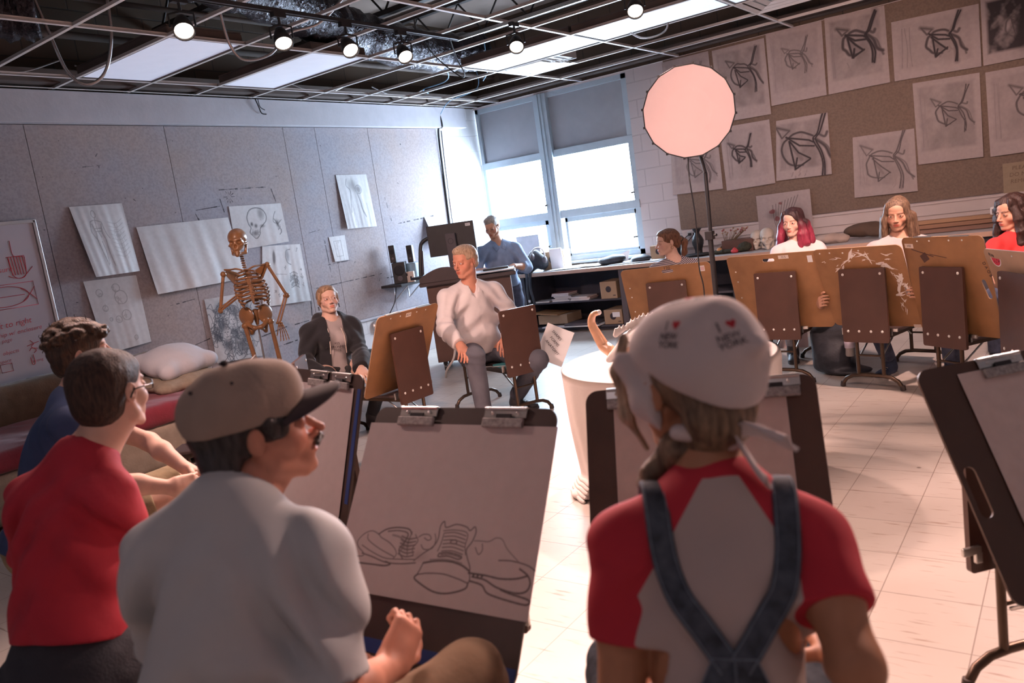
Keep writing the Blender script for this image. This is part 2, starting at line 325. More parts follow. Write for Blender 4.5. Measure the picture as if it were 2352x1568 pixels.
# supply vent
t=thing('ceiling_vent','square white louvred ceiling vent next to the bright light panel by the window','vent',(-4.58,7.31,HC))
vm=MB(); 
for k in range(4):
    a=.29-.07*k; z=.006+.012*k
    for s_ in (-1,1): vm.box((s_*a,0,z),(.045,2*a+.045,.004),0,mrot('Y',s_*.35).to_3x3()); vm.box((0,s_*a,z),(2*a+.045,.045,.004),0,mrot('X',-s_*.35).to_3x3())
vm.build('louvres',M_grid,t); MB().box((0,0,.09),(.6,.6,.08)).build('vent_box',M_tray,t)
t=thing('ceiling_vent','white louvred ceiling vent at the top edge above the pinned drawings','vent',(-2.06,7.31,HC))
for c in ('louvres','vent_box'):
    o=bpy.data.objects[c].copy(); COL.objects.link(o); o.parent=t
# open-web joists, deck beam, ledges
for i,y in enumerate((1.2,2.75,4.3,5.85,7.4)):
    j=MB(); x0,x1=XA+.02,XR-.02
    j.box(((x0+x1)/2,y,3.88),(x1-x0,.07,.05)).box(((x0+x1)/2,y,3.50),(x1-x0,.07,.045))
    x=x0+.1; up=True
    while x<x1-.5:
        j.tube([(x,y,3.50 if up else 3.86),(x+.3,y,3.86 if up else 3.50)],.011,6); x+=.3; up=not up
    struct(j.build('ceiling_joist',M_steel))
struct(MB().box((XA+.11,(YB+YF)/2,3.02),(.20,YB-YF,.10)).box(((XA+XR)/2,YB-.08,3.03),(XR-XA,.14,.08)).build('ceiling_ledge',M_liner))
# pipes above the ceiling
struct(MB().tube([(XA+.4,YF,3.28),(XA+.4,YB,3.28)],.03,8).tube([(XA+.75,YF,3.45),(XA+.75,YB,3.45)],.022,8).build('ceiling_pipe',M_liner))
# ================================================================== drawings: charcoal rastered into the sheet's own colour
class Canvas:
    def __init__(s, w_, h_, res=.0042, seed=0, ground=1.0):
        s.w=w_; s.h=h_; s.nu=max(8,int(w_/res)); s.nv=max(8,int(h_/res)); s.a=np.zeros((s.nv+1,s.nu+1)); s.rg=np.random.RandomState(seed)
        s.X,s.Y=np.meshgrid(np.linspace(0,w_,s.nu+1),np.linspace(0,h_,s.nv+1)); s.res=res; s.col=None
    def noise(s, sx, sy, oct=4, seed=0):
        rg=np.random.RandomState(seed+11); o=np.zeros_like(s.X); amp=1
        for k in range(oct):
            for _ in range(3):
                a,b,c=rg.rand(3)*6.28; o+=amp*np.sin(s.X*sx*(2**k)*(.6+a/6)+a*3+1.5*np.sin(s.Y*sy*2**k*.7+b))*np.sin(s.Y*sy*(2**k)*(.6+b/6)+c+1.5*np.sin(s.X*sx*2**k*.6+c))
            amp*=.6
        return o/3
    def ink(s, P, wd=.004, d=.8, soft=.5):
        """polyline P (metres from lower left)"""
        P=np.asarray(P,float)
        wd=max(wd,s.res*.6)
        for i in range(len(P)-1):
            a,b=P[i],P[i+1]; m=wd*2.2
            i0=int(max(0,(min(a[0],b[0])-m)/s.w*s.nu)); i1=int(min(s.nu,(max(a[0],b[0])+m)/s.w*s.nu))+1
            j0=int(max(0,(min(a[1],b[1])-m)/s.h*s.nv)); j1=int(min(s.nv,(max(a[1],b[1])+m)/s.h*s.nv))+1
            if i1<=i0 or j1<=j0: continue
            X=s.X[j0:j1,i0:i1]-a[0]; Y=s.Y[j0:j1,i0:i1]-a[1]; dx,dy=b-a; L=dx*dx+dy*dy+1e-12
            t=np.clip((X*dx+Y*dy)/L,0,1); dist=np.hypot(X-t*dx,Y-t*dy)
            v=d*np.clip((wd*(1+soft)-dist)/(wd*2*soft+1e-9),0,1)
            s.a[j0:j1,i0:i1]=np.maximum(s.a[j0:j1,i0:i1],v)
        return s
    def curve(s, P, wd=.004, d=.8, n=10, closed=False, soft=.5): return s.ink(catmull([(x*s.w,y*s.h) for x,y in P],n,closed),wd,d,soft)
    def blob(s, cx, cy, rx, ry, d, rot=0, hard=1.5):
        X=s.X-cx*s.w; Y=s.Y-cy*s.h; c,q=math.cos(rot),math.sin(rot); u=(X*c+Y*q)/(rx*s.w); v=(-X*q+Y*c)/(ry*s.h)
        g=d*np.exp(-np.power(u*u+v*v,hard)); s.a=1-(1-s.a)*(1-g); return s
    def hatch(s, cx, cy, rx, ry, n, wd, d, ang=1.3):
        for k in range(n):
            x=cx+(s.rg.rand()*2-1)*rx; y=cy+(s.rg.rand()*2-1)*ry; l=.03+.06*s.rg.rand(); a=ang+.25*s.rg.randn()
            s.curve([(x,y),(x+.5*l*math.cos(a)+.008*s.rg.randn(),y+.5*l*math.sin(a)),(x+l*math.cos(a),y+l*math.sin(a))],wd,d*(.5+.5*s.rg.rand()),4)
        return s
def paper_mat(name,col,var=.05):
    return mat(name,col,.75,var=var,scale=30,attr='drawing')
def paper(name, label, cat, cv, P, m, group=None, tint=(.09,.08,.09)):
    """sheet whose surface is P(u,v) (0..1 each), drawn with canvas cv"""
    b=MB().sheet(P,cv.nu,cv.nv); o=b.build(name,m)
    ca=o.data.color_attributes.new('drawing','FLOAT_COLOR','POINT')
    a=np.clip(cv.a,0,1)[...,None]; t=np.array(tint); rgb=(1-a)*1.0+a*t
    if cv.col is not None: rgb=np.where(cv.col[...,3:4]>0, rgb*(1-cv.col[...,3:4])+cv.col[...,:3]*cv.col[...,3:4], rgb)
    full=np.ones((a.size,4),np.float32); full[:,:3]=rgb.reshape(-1,3); ca.data.foreach_set('color',full.ravel())
    return tag(o,label,cat,group)
def wallP(wall, c, bow=.006, lift=(0,0,0,0), wave=0, seed=0, d0=.006):
    """bilinear sheet on wall 'A' (s=y) or 'B' (s=x); c = TL,TR,BR,BL as (s,z); lift = extra distance at TL,TR,BR,BL"""
    TL,TR,BR,BL=c; ph=seed*1.7
    def f(u,v):
        s_=(BL[0]*(1-u)+BR[0]*u)*(1-v)+(TL[0]*(1-u)+TR[0]*u)*v; z=(BL[1]*(1-u)+BR[1]*u)*(1-v)+(TL[1]*(1-u)+TR[1]*u)*v
        l=(lift[3]*(1-u)+lift[2]*u)*(1-v)+(lift[0]*(1-u)+lift[1]*u)*v
        l=d0+l*1.0+bow*math.sin(math.pi*u)*(.3+.7*(1-v))+wave*(.25+.75*(1-v))*(.5+.28*math.sin(u*9+ph+1.2*v)+.22*math.sin(u*21+2*ph+1.5*math.sin(u*5+ph))+.12*math.sin(u*43+ph*3+2*v))
        return (XA+.018+l, s_, z) if wall=='A' else (s_, YB-.018-l, z)
    return f
M_sheet=paper_mat('drawing paper',(.60,.59,.60)); M_sheetB=paper_mat('newsprint paper',(.43,.355,.34)); M_sheetD=paper_mat('grey drawing paper',(.44,.40,.40))
# --- hoop, branch and paper-pyramid still life, seen a little differently by every student
def still_life(cv, cx=.52, cy=.5, s=.3, d=.75, wd=.004, tilt=0, shade=.25, seed=1, split=.5):
    d=min(1,d*1.35); wd*=1.15; shade*=1.35
    rg=np.random.RandomState(seed); j=lambda k=.012: k*rg.randn(); ar=cv.w/cv.h
    def q(x,y): return (cx+s*x+j(.006), cy+s*y*ar+j(.006))
    if shade>0:
        n=cv.noise(14,9,4,seed); cv.a=np.maximum(cv.a, np.clip(shade*(.55+.45*n),0,1)*np.clip(np.minimum(np.minimum(cv.X-.05*cv.w,.93*cv.w-cv.X),np.minimum(cv.Y-.14*cv.h,.95*cv.h-cv.Y))/(.05*cv.w),0,1))
        cv.blob(cx+.25*s*2,cy-.1,.16,.25,shade*.7)
    circ=[q(math.cos(a)*1.0+.02*rg.randn(),math.sin(a)*.95) for a in np.linspace(.25*math.pi,1.55*math.pi,12)]
    cv.curve(circ,wd*1.3,d*.9); cv.curve([(x+.012,y+.006) for x,y in circ[2:]],wd*.7,d*.5)
    # branch: from top right down through the hoop, forking below
    for o,ww in ((0,1.0),(.12,1.0),(.06,2.6)):
        dd=d if o!=.06 else d*.45
        cv.curve([q(1.5+o+tilt,2.2),q(1.25+o+tilt*.6,1.5),q(1.0+o,.8),q(.75+o,.45),q(1.05+o,-.3),q(1.2+o,-1.0),q(1.15+o,-1.8)],wd*ww,dd)
    cv.curve([q(.85,.5),q(1.35,.0),q(1.6,-.7),q(1.95,-1.1)],wd*(1+split),d*.9); cv.curve([q(.95,.45),q(1.5,-.05),q(1.75,-.75),q(1.95,-1.3)],wd,d*.7)
    cv.curve([q(1.0,.75),q(1.35,.55),q(1.5,.75)],wd*1.4,d*.8)
    # pyramid planes
    for P in ([(-.75,.75),(.55,.45),(.8,.25)],[(-.75,.75),(-.05,.2),(.75,.1)],[(-.55,.5),(-.25,-1.15),(.55,-.65)],[(-.55,.5),(-.05,-.2),(.55,-.65)],[(-.25,-1.15),(-.15,-.5)]):
        cv.ink([(x*cv.w,y*cv.h) for x,y in [q(*p) for p in P]],wd*1.1,d)
    cv.ink([(x*cv.w,y*cv.h) for x,y in [q(-.35,.1),q(.1,-.6)]],wd*3,d*.5)
    # small cone at upper left
    c=[q(-1.35,1.45),q(-.55,1.1),q(-1.0,.75)]; cv.ink([(x*cv.w,y*cv.h) for x,y in c+[c[0]]],wd,d*.8); cv.ink([(c[1][0]*cv.w,c[1][1]*cv.h),(c[0][0]*cv.w,c[0][1]*cv.h)],wd*2.4,d*.55)
    cv.hatch(cx+.3*s,cy-.1,s,s*1.2,26,wd*.6,d*.4)
    for k in range(3): x=.1+.1*k*rg.rand(); cv.curve([(x,.2),(x+j(),.5),(x+j(),.85)],wd*.5,d*.35)
GB='charcoal still-life drawings pinned on the brown board'
spec=[('partly hidden charcoal drawing at the left end of the top row, behind the round lamp',[(-3.83,2.93),(-3.28,2.93),(-3.27,2.20),(-3.82,2.20)],dict(s=.20,d=.45,shade=.12,cy=.55),0,1),
('smudgy charcoal drawing of hoop and branch directly right of the round lamp, top row',[(-3.24,2.92),(-2.67,2.92),(-2.66,2.14),(-3.22,2.15)],dict(s=.20,d=.85,shade=.35,cy=.60,wd=.006),0,2),
('pale line drawing of hoop and branch in the top row with a torn lower edge',[(-2.65,2.955),(-2.09,2.945),(-2.09,2.22),(-2.65,2.22)],dict(s=.16,d=.55,shade=.16,cy=.58,cx=.48,wd=.005),0,3),
('boldest charcoal drawing, thick dark hoop and branch, centre of the top row',[(-2.06,2.96),(-1.51,2.94),(-1.50,2.22),(-2.07,2.22)],dict(s=.22,d=.95,shade=.30,cy=.60,cx=.50,wd=.010),0,4),
('wide drawing in the top row with a framed narrow hoop and branch',[(-1.46,2.77),(-.735,2.75),(-.735,2.20),(-1.46,2.22)],dict(s=.15,d=.9,shade=.14,cx=.55,cy=.52,wd=.008),0,5),
('very dark charcoal-covered sheet at the upper right corner',[(-.72,2.79),(-.16,2.78),(-.16,2.20),(-.72,2.20)],dict(s=.2,d=.6,shade=1.3,wd=.006),0,6),
('drawing of hoop and branch in the second row below the wide sheet',[(-1.31,2.17),(-.755,2.15),(-.755,1.39),(-1.30,1.40)],dict(s=.19,d=.65,shade=.28,cy=.58,wd=.005),0,7),
('drawing at the right edge of the second row, cut off by the photo',[(-.71,2.14),(-.14,2.13),(-.14,1.38),(-.70,1.38)],dict(s=.22,d=.65,shade=.2,cy=.56,cx=.62,wd=.006),0,8),
('drawing half hidden below the round lamp, lowest at left',[(-3.83,2.10),(-3.27,2.09),(-3.26,1.44),(-3.86,1.45)],dict(s=.2,d=.6,shade=.25,cy=.45,wd=.005),0,9),
('drawing just right of the lamp pole with one narrow shaded hoop',[(-3.24,2.10),(-2.69,2.09),(-2.68,1.42),(-3.22,1.41)],dict(s=.16,d=.75,shade=.14,cy=.55,cx=.36,wd=.007),0,10),
('close-up charcoal of the hoop with heavy shading, above the pink-haired student',[(-2.62,2.06),(-2.10,2.05),(-2.10,1.43),(-2.67,1.44)],dict(s=.34,d=.9,shade=.30,cy=.48,cx=.45,wd=.008),0,11),
('light outline drawing of hoop and branch, lowest sheet of the middle group',[(-1.88,1.76),(-1.32,1.75),(-1.32,1.15),(-1.90,1.16)],dict(s=.25,d=.6,shade=.15,cy=.5,cx=.46,wd=.005),0,12)]
for lab,c,kw,g_,sd in spec:
    cv=Canvas(abs(c[1][0]-c[0][0]),c[0][1]-c[3][1],.0048,sd); still_life(cv,seed=sd,**kw)
    paper('pinned_drawing',lab,'drawing',cv,wallP('B',c,.004,(0,0,.018,.012),.004,sd),M_sheetB,GB)
cv=Canvas(.57,.5,.0048,20); still=cv
for k in range(9): cv.curve([(.45,.0),(.42+.03*k-.1,.35),(.30+.06*k,.75+.02*k)],.004,.6)
cv.blob(.75,.3,.16,.35,.6); cv.blob(.3,.55,.12,.1,.5)
cv.col=np.zeros(cv.X.shape+(4,))
for (x,y,r_) in ((.28,.62,.05),(.45,.78,.03),(.36,.45,.05),(.6,.5,.05),(.42,.3,.04)):
    d=np.hypot(cv.X/cv.w-x,(cv.Y/cv.h-y))<r_*(1+.3*cv.noise(40,40,2)); cv.col[d]=(.42,.06,.07,.75)
paper('flower_drawing','coloured drawing of red flowers pinned low behind the pink-haired student','drawing',cv,wallP('B',[(-2.90,1.31),(-2.33,1.31),(-2.32,.82),(-2.90,.82)],.004,(0,0,.02,.0),.003,3,d0=.03),M_sheetB)
# cardboard note
cv=Canvas(.3,.24,.004,3); o=paper('cardboard_note','tan cardboard note with faint handwriting at the right edge of the brown board','note',cv,wallP('B',[(-.61,1.30),(-.31,1.30),(-.31,1.03),(-.61,1.03)]),paper_mat('cardboard note',(.33,.25,.17)))
M_faint=mat('faint marker',(.19,.13,.09),.8)
for k,tx in enumerate(('PLEASE','DO NOT','REMOVE')):
    text_mesh(tx,.05,T(-.46,YB-.030,1.25-.06*k)@mrot('X',R(90)),M_faint,'handwriting',o,.1)
# ---------------- wall_left drawings
def figure(cv,cx,cy,h,d=.45):
    q=lambda x,y:(cx+x*h,cy+y*h)
    cv.curve([q(.045*math.cos(a),.44+.06*math.sin(a)) for a in np.linspace(0,6.3,9)],.003,d)
    for P in ([(0,.38),(-.02,.2),(.02,.05)],[(-.12,.32),(-.02,.34),(.12,.3)],[(-.12,.32),(-.16,.15),(-.08,.0)],[(.12,.3),(.15,.12),(.2,.02)],[(-.1,.28),(-.07,.12),(-.09,.02),(-.06,-.2),(-.02,-.42)],[(.1,.27),(.07,.12),(.1,.0),(.09,-.2),(.12,-.44)],[(.0,-.02),(.02,-.2),(.0,-.4)],[(-.07,.2),(.07,.2)],[(-.06,.15),(.06,.15)]): cv.curve([q(*p) for p in P],.003,d)
def scribble(cv,cx,cy,r_,n,wd,d,seed):
    rg=np.random.RandomState(seed); P=[]; x,y=cx,cy
    for k in range(n):
        x+=r_*.5*rg.randn(); y+=r_*.5*rg.randn(); x=cx+(x-cx)*.8; y=cy+(y-cy)*.8; P.append((x,y))
    cv.curve(P,wd,d,8)
cv=Canvas(.44,.58,.0042,1); figure(cv,.38,.5,.85,.5); figure(cv,.75,.45,.55,.25)
for k in range(9): cv.curve([(.6,.75-.06*k),(.75,.72-.06*k),(.9,.78-.06*k)],.002,.3)
paper('figure_sketch','tall sheet with a faint figure sketch beside the whiteboard, bottom edge curling out','drawing',cv,wallP('A',[(3.22,2.04),(3.66,2.04),(3.68,1.46),(3.26,1.46)],.01,(.0,.0,.02,.10),.010,1),M_sheet)
cv=Canvas(.93,.6,.006,2)
paper('blank_sheet','wide blank rippled white sheet pinned left of the skeleton','paper',cv,wallP('A',[(3.74,1.83),(4.66,1.84),(4.72,1.25),(3.77,1.24)],.006,(.0,.0,.01,.06),.016,2),M_sheet)
cv=Canvas(.44,.6,.0042,3); 
for (x,y,r_) in ((.55,.86,.07),(.6,.72,.12),(.22,.82,.06),(.25,.6,.05),(.45,.42,.06),(.62,.46,.09),(.3,.44,.03),(.7,.12,.04)): cv.curve([(x+r_*math.cos(a),y+r_*.8*math.sin(a)) for a in np.linspace(0,6.6,10)],.003,.45); scribble(cv,x,y,r_*.8,14,.002,.3,int(x*99))
paper('joint_sketch','sheet of faint circular bone sketches hanging low behind the curly-haired student','drawing',cv,wallP('A',[(3.2,1.44),(3.65,1.43),(3.65,.85),(3.24,.83)],.006,(.0,.0,.012,.03),.004,4),M_sheet)
cv=Canvas(.6,.42,.0035,5)
sk=[(.30,.55),(.29,.72),(.36,.88),(.48,.93),(.60,.88),(.66,.74),(.64,.60),(.58,.52),(.50,.42),(.47,.28),(.40,.20),(.34,.28),(.30,.36),(.33,.46),(.30,.55)]
cv.curve(sk,.004,.8); cv.curve([(x*.94+.03,y*.94+.04) for x,y in sk],.002,.5)
cv.blob(.56,.78,.06,.14,.55); cv.blob(.36,.55,.025,.05,.9); cv.blob(.43,.50,.03,.05,.8); cv.blob(.39,.33,.05,.05,.7); cv.blob(.55,.48,.05,.04,.6); cv.hatch(.40,.30,.07,.05,30,.002,.8); cv.hatch(.58,.72,.05,.12,20,.002,.5)
cv.curve([(.85,.80),(.80,.68),(.78,.55),(.86,.50),(.94,.58)],.004,.7); cv.curve([(.80,.62),(.86,.45),(.90,.30),(.86,.22)],.005,.7); cv.blob(.85,.50,.03,.10,.8); cv.hatch(.86,.42,.03,.14,18,.002,.8)
paper('skull_drawing','pencil drawing of a human skull in profile pinned above the skeleton','drawing',cv,wallP('A',[(4.69,1.94),(5.30,1.93),(5.29,1.54),(4.68,1.52)],.004,(.0,.0,.03,.0),.003,5),M_sheet)
cv=Canvas(.47,.6,.004,6)
cv.blob(.28,.80,.035,.12,.75,0,3); cv.blob(.62,.82,.05,.13,.6); cv.curve([(.70,.92),(.60,.90),(.57,.80),(.60,.70),(.68,.66)],.005,.7)
for y in (.42,.36,.30): 
    cv.hatch(.70,y,.09,.04,22,.002,.8)
for k in range(5): cv.curve([(.62,.50-.06*k),(.72,.53-.06*k),(.80,.49-.06*k)],.0035,.7)
for (x,y) in ((.9,.55),(.88,.45),(.9,.28),(.25,.2),(.15,.3),(.9,.9),(.5,.6),(.4,.15)): scribble(cv,x,y,.04,12,.002,.6,int(x*57+y*90))
cv.curve([(.3,.52),(.55,.50)],.002,.6)
o=paper('anatomy_notes','sheet of anatomy notes and rib sketches behind the skeleton\'s arm','drawing',cv,wallP('A',[(4.98,1.53),(5.45,1.50),(5.44,.91),(4.85,.94)],.004,(.0,.0,.02,.0),.009,6),M_sheet)
cv=Canvas(.51,.6,.004,7)
cv.a+=np.clip(.22+.2*cv.noise(14,12,4,5),0,.5)
rg=np.random.RandomState(5)
for (x,y,r_) in ((.25,.8,.12),(.25,.55,.14),(.75,.35,.13),(.55,.75,.10),(.3,.25,.14),(.6,.2,.16),(.8,.75,.10),(.12,.4,.1),(.5,.42,.1)):
    cv.blob(x,y,r_*.8,r_*.8,.7); scribble(cv,x,y,r_*1.3,60,.003,.9,int(x*77+y*31)); scribble(cv,x,y,r_*1.1,40,.002,.9,int(x*37+y*11))
for (x,y) in ((.66,.60),(.30,.42),(.47,.60)):
    cv.a*=1-.75*np.exp(-(((cv.X/cv.w-x)/.07)**2+((cv.Y/cv.h-y)/.09)**2)**1.5); cv.curve([(x-.03,y+.03),(x-.01,y+.035)],.004,.9); cv.curve([(x+.02,y+.03),(x+.04,y+.03)],.004,.9); cv.curve([(x+.0,y+.01),(x+.012,y-.02)],.003,.8); cv.curve([(x-.01,y-.045),(x+.03,y-.04)],.004,.9)
paper('portrait_drawing','dark ink drawing of several curly-haired faces low behind the skeleton','drawing',cv,wallP('A',[(4.24,1.12),(4.78,1.11),(4.74,.48),(4.23,.52)],.004,(.0,.0,.01,.02),.004,7),M_sheet,tint=(.06,.07,.10))
cv=Canvas(.46,.6,.0045,8); cv.a+=np.clip(.12+.12*cv.noise(40,6,3,5),0,.5)
cv.curve([(.3,.92),(.25,.8),(.35,.7),(.3,.5),(.25,.3)],.006,.6); cv.blob(.62,.72,.10,.07,.6); cv.curve([(.62+.1*math.cos(a),.72+.08*math.sin(a)) for a in np.linspace(0,6.3,9)],.004,.7); cv.curve([(.55,.65),(.6,.5),(.62,.35),(.7,.2)],.010,.6); cv.blob(.45,.8,.12,.12,.5)
for k in range(8): cv.curve([(.1+.1*k,.05),(.12+.1*k,.3),(.1+.1*k,.45)],.002,.5)
paper('charcoal_study','charcoal study of a hanging shape pinned high between the skeleton and the corner','drawing',cv,wallP('A',[(6.10,2.18),(6.56,2.17),(6.57,1.58),(6.11,1.59)],.006,(.0,.0,.02,.03),.006,8),M_sheet)
cv=Canvas(.22,.26,.004,9); cv.ink([(.05,.05),(.05,.21),(.15,.21),(.15,.05),(.05,.05)],.003,.4); cv.hatch(.4,.6,.15,.2,12,.002,.4)
paper('small_sketch','smallest white sketch sheet pinned right of the anatomy notes','drawing',cv,wallP('A',[(5.85,1.53),(6.08,1.53),(6.07,1.26),(5.87,1.26)],.002,(0,0,.01,.01),.002,9),M_sheet)
cv=Canvas(.36,.36,.006,9)
paper('curled_sheet','white sheet peeling off the wall behind the computer monitor','paper',cv,wallP('A',[(7.42,1.62),(7.78,1.60),(7.80,1.28),(7.40,1.26)],.01,(.0,.02,.03,.16),.0,9),M_sheet)
cv=Canvas(.3,.26,.006,9)
paper('white_sheet','white sheet taped to the wall beside the window, right of the monitor','paper',cv,wallP('A',[(7.85,1.56),(8.15,1.55),(8.15,1.28),(7.85,1.28)],.004,(.0,.0,.01,.01),.0,4,d0=-.010),M_sheet)
# charcoal ghost marks left on the boards
ck=MB(); rg=np.random.RandomState(4)
def mark(a,b,wd=.006):
    n=max(2,int(math.hypot(b[0]-a[0],b[1]-a[1])/.03)); prev=None
    for k in range(n):
        if rg.rand()<.22: continue
        t0,t1=k/n,(k+1.05)/n; p=[a[i]+(b[i]-a[i])*t0 for i in (0,1)]; q=[a[i]+(b[i]-a[i])*t1 for i in (0,1)]
        dx,dz=q[0]-p[0],q[1]-p[1]; L=math.hypot(dx,dz)+1e-9; w0=wd*(.3+rg.rand()); nx,nz=-dz/L*w0/2,dx/L*w0/2; x=XA+.0186
        ck.add([(x,p[0]-nx,p[1]-nz),(x,q[0]-nx,q[1]-nz),(x,q[0]+nx,q[1]+nz),(x,p[0]+nx,p[1]+nz)],[(0,1,2,3)])
for a,b,w0 in (((4.62,2.10),(5.16,2.10),.009),((4.61,2.05),(4.64,1.86),.01),((5.22,2.08),(5.25,1.95),.012),((4.34,1.93),(4.60,1.95),.01),((4.33,1.90),(4.36,1.82),.012),
 ((5.56,1.02),(6.55,1.04),.008),((4.9,.52),(5.2,.54),.012),((3.9,1.12),(4.15,1.14),.008),((4.35,.78),(4.0,.72),.009),((5.46,.90),(5.44,.72),.012),((5.2,.70),(5.42,.71),.012),((5.5,.64),(5.6,.65),.02),((5.79,1.5),(5.80,1.1),.007),((6.8,1.9),(6.85,1.62),.008),
 ((6.95,1.58),(7.6,1.62),.014),((6.62,.98),(7.1,.97),.012),((5.75,1.24),(6.1,1.25),.008),((5.6,1.6),(5.75,1.62),.006),((3.4,2.35),(3.55,2.36),.005),((4.9,1.12),(5.0,1.14),.01),((4.78,.66),(5.1,.70),.012),((5.30,2.2),(5.34,2.2),.004),((7.2,2.5),(7.22,2.5),.02)):
    mark(a,b,w0)
for k in range(12):
    a=k*math.pi/6; mark((4.72+.02*math.cos(a),2.03+.02*math.sin(a)),(4.72+.06*math.cos(a),2.03+.06*math.sin(a)),.006)
for k in range(60):
    y=2.9+4.6*rg.rand(); z=.7+1.9*rg.rand(); mark((y,z),(y+.02*rg.rand(),z+.015*rg.randn()),.006)
ck.build('charcoal_marks',mat('charcoal',(.07,.065,.075),.9,var=.3,scale=60),bpy.data.objects['trim_2'])
# ---------------- whiteboard
M_wb=mat('whiteboard enamel',(.50,.47,.52),.25,var=.03,scale=2); M_alu=mat('aluminium trim',(.60,.58,.58),.35,metal=.6,var=.03)
t=thing('whiteboard','white dry-erase board with red marker notes hung at the left end of the pin-up wall','whiteboard',(XA+.02,2.1,1.36))
MB().box((.012,0,0),(.022,1.62,1.16)).build('board_surface',M_wb,t)
MB().box((.016,0,.59),(.034,1.66,.025)).box((.016,.825,0),(.034,.025,1.2)).box((.016,-.825,0),(.034,.025,1.2)).box((.016,0,-.59),(.034,1.66,.025)).build('frame',M_alu,t,bevel=.003)
MB().box((.05,0,-.60),(.07,1.66,.012)).box((.082,0,-.59),(.008,1.66,.025)).build('marker_tray',M_alu,t,bevel=.002)
M_red=mat('red marker',(.55,.05,.07),.5); M_teal=mat('teal marker',(.06,.30,.35),.5)
WM=T(.0245,0,0)@mrot('Z',R(90))@mrot('X',R(90))
def wt(s_,y,z,size,m=M_red,ang=3,sh=.25): text_mesh(s_,size,T(.0245,y,z)@mrot('X',R(ang))@mrot('Z',R(90))@mrot('X',R(90)),m,'marker_writing',t,sh,-.0005,'CENTER',.0002)
wt('relation to enclosure',.36,.24,.055); wt('from left to right',.43,-.16,.062); wt('relationship w/ enclosure',.47,-.225,.046); wt('actually on page',.35,-.275,.040); wt('objects',.45,-.36,.04); wt('space',.40,-.42,.036); wt('strong',.62,-.46,.032); wt('peace',.73,-.40,.032)
def dl(P,r_=.0022,closed=False,m=0,n=5):
    dm=MB(); dm.tube([(.0245,y,z) for y,z in (catmull(P,n,closed) if n>1 else P)],r_,4,0,closed); dm.build('marker_drawing',[M_red,M_teal][m],t)
dl([(.62,.46),(.62,.36),(.64,.34),(.70,.33)]); 
for k in range(6): dl([(.585+.02*k,.34),(.59+.02*k,.20)],.0028,n=1)
dl([(.57,.34),(.70,.34)],n=1); dl([(.58,.33),(.60,.19),(.68,.19),(.70,.33)]); dl([(.56,.20),(.60,.18),(.66,.18),(.74,.25)])
dl([(.30,.14),(.72,.14),(.72,-.04),(.30,-.04)],closed=True,n=1); dl([(.50+.17*math.cos(a),.05+.075*math.sin(a)) for a in np.linspace(0,6.283,14,endpoint=False)],closed=True); dl([(.36,.05),(.64,.05)],n=1); dl([(.62,.1),(.68,.05),(.72,.0)]); dl([(.62,-.0),(.68,.05),(.72,.10)])
dl([(.60,-.30),(.62,-.33),(.60,-.35),(.63,-.38),(.61,-.40)]); dl([(.57,-.34),(.66,-.32)]); dl([(.58,-.38),(.60,-.36),(.64,-.37)]); dl([(.58,-.43),(.58,-.48),(.60,-.48),(.60,-.41)]); dl([(.36,-.44),(.44,-.44),(.44,-.50),(.36,-.50)],closed=True,n=1); dl([(.66,-.37),(.75,-.36),(.75,-.385),(.66,-.39)],closed=True,n=1)
dl([(.10,-.02),(.30,-.02),(.34,-.10),(.34,-.16),(.28,-.18),(.22,-.14),(.22,-.02)],m=1)
o=MB().cyl((XA+.072,2.60,.775),(XA+.072,2.73,.775),.008,n=10).build('marker_pen',M_black); tag(o,'black dry-erase marker lying on the whiteboard tray','marker')
# first aid sign
M_redp=mat('sign red',(.62,.03,.06),.4,var=.04); M_wht=mat('sign white',(.85,.83,.83),.4,var=.02)
t=thing('first_aid_sign','small red first aid kit sign on the white block wall left of the window','sign',(XA+.004,8.08,1.71))
MB().at(mrot('Z',R(90))@mrot('X',R(90))).plate(rrect(.21,.17,.012),.004).build('sign_plate',M_redp,t)
SM=lambda y,z: T(.0046,y,z)@mrot('Z',R(90))@mrot('X',R(90))
text_mesh('FIRST AID',.040,SM(0,.055),M_wht,'lettering',t,0,.001); text_mesh('KIT',.045,SM(0,-.055),M_wht,'lettering',t,0,.001)
MB().at(SM(0,0)).plate([(-.011,.03),(-.011,0),(-.025,0),(0,-.03),(.025,0),(.011,0),(.011,.03)],.0006).build('arrow',M_wht,t)
# cable bundle on wall_left
o=MB().tube(catmull([(XA+.03,7.93,3.1),(XA+.09,7.95,2.72),(XA+.03,7.93,2.64),(XA+.03,7.90,2.0),(XA+.03,7.88,1.5),(XA+.03,7.86,1.0)],8),.014,8).tube(catmull([(XA+.03,7.99,2.66),(XA+.035,7.96,2.3),(XA+.03,7.94,1.6),(XA+.03,7.93,1.0)],8),.007,6).build('cable_bundle',M_black); tag(o,'dark cable bundle running down the wall left of the first aid sign','cable')
# outlet on the rail
t=thing('power_outlet','grey outlet box with two black plugs on the white rail beside the vase','outlet',(-3.66,YB-.05,.98))
MB().box((0,0,0),(.13,.04,.075)).build('outlet_box',M_alu,t,bevel=.004); MB().box((-.03,-.035,0),(.03,.035,.03)).box((.03,-.035,0),(.03,.035,.03)).tube(catmull([(-.03,-.05,0),(-.10,-.06,-.05),(-.16,-.04,-.14),(-.14,-.02,-.20)],6),.005,6).tube(catmull([(.03,-.05,0),(-.02,-.06,-.05),(-.10,-.04,-.12),(-.14,-.02,-.19)],6),.005,6).build('plug',M_black,t)
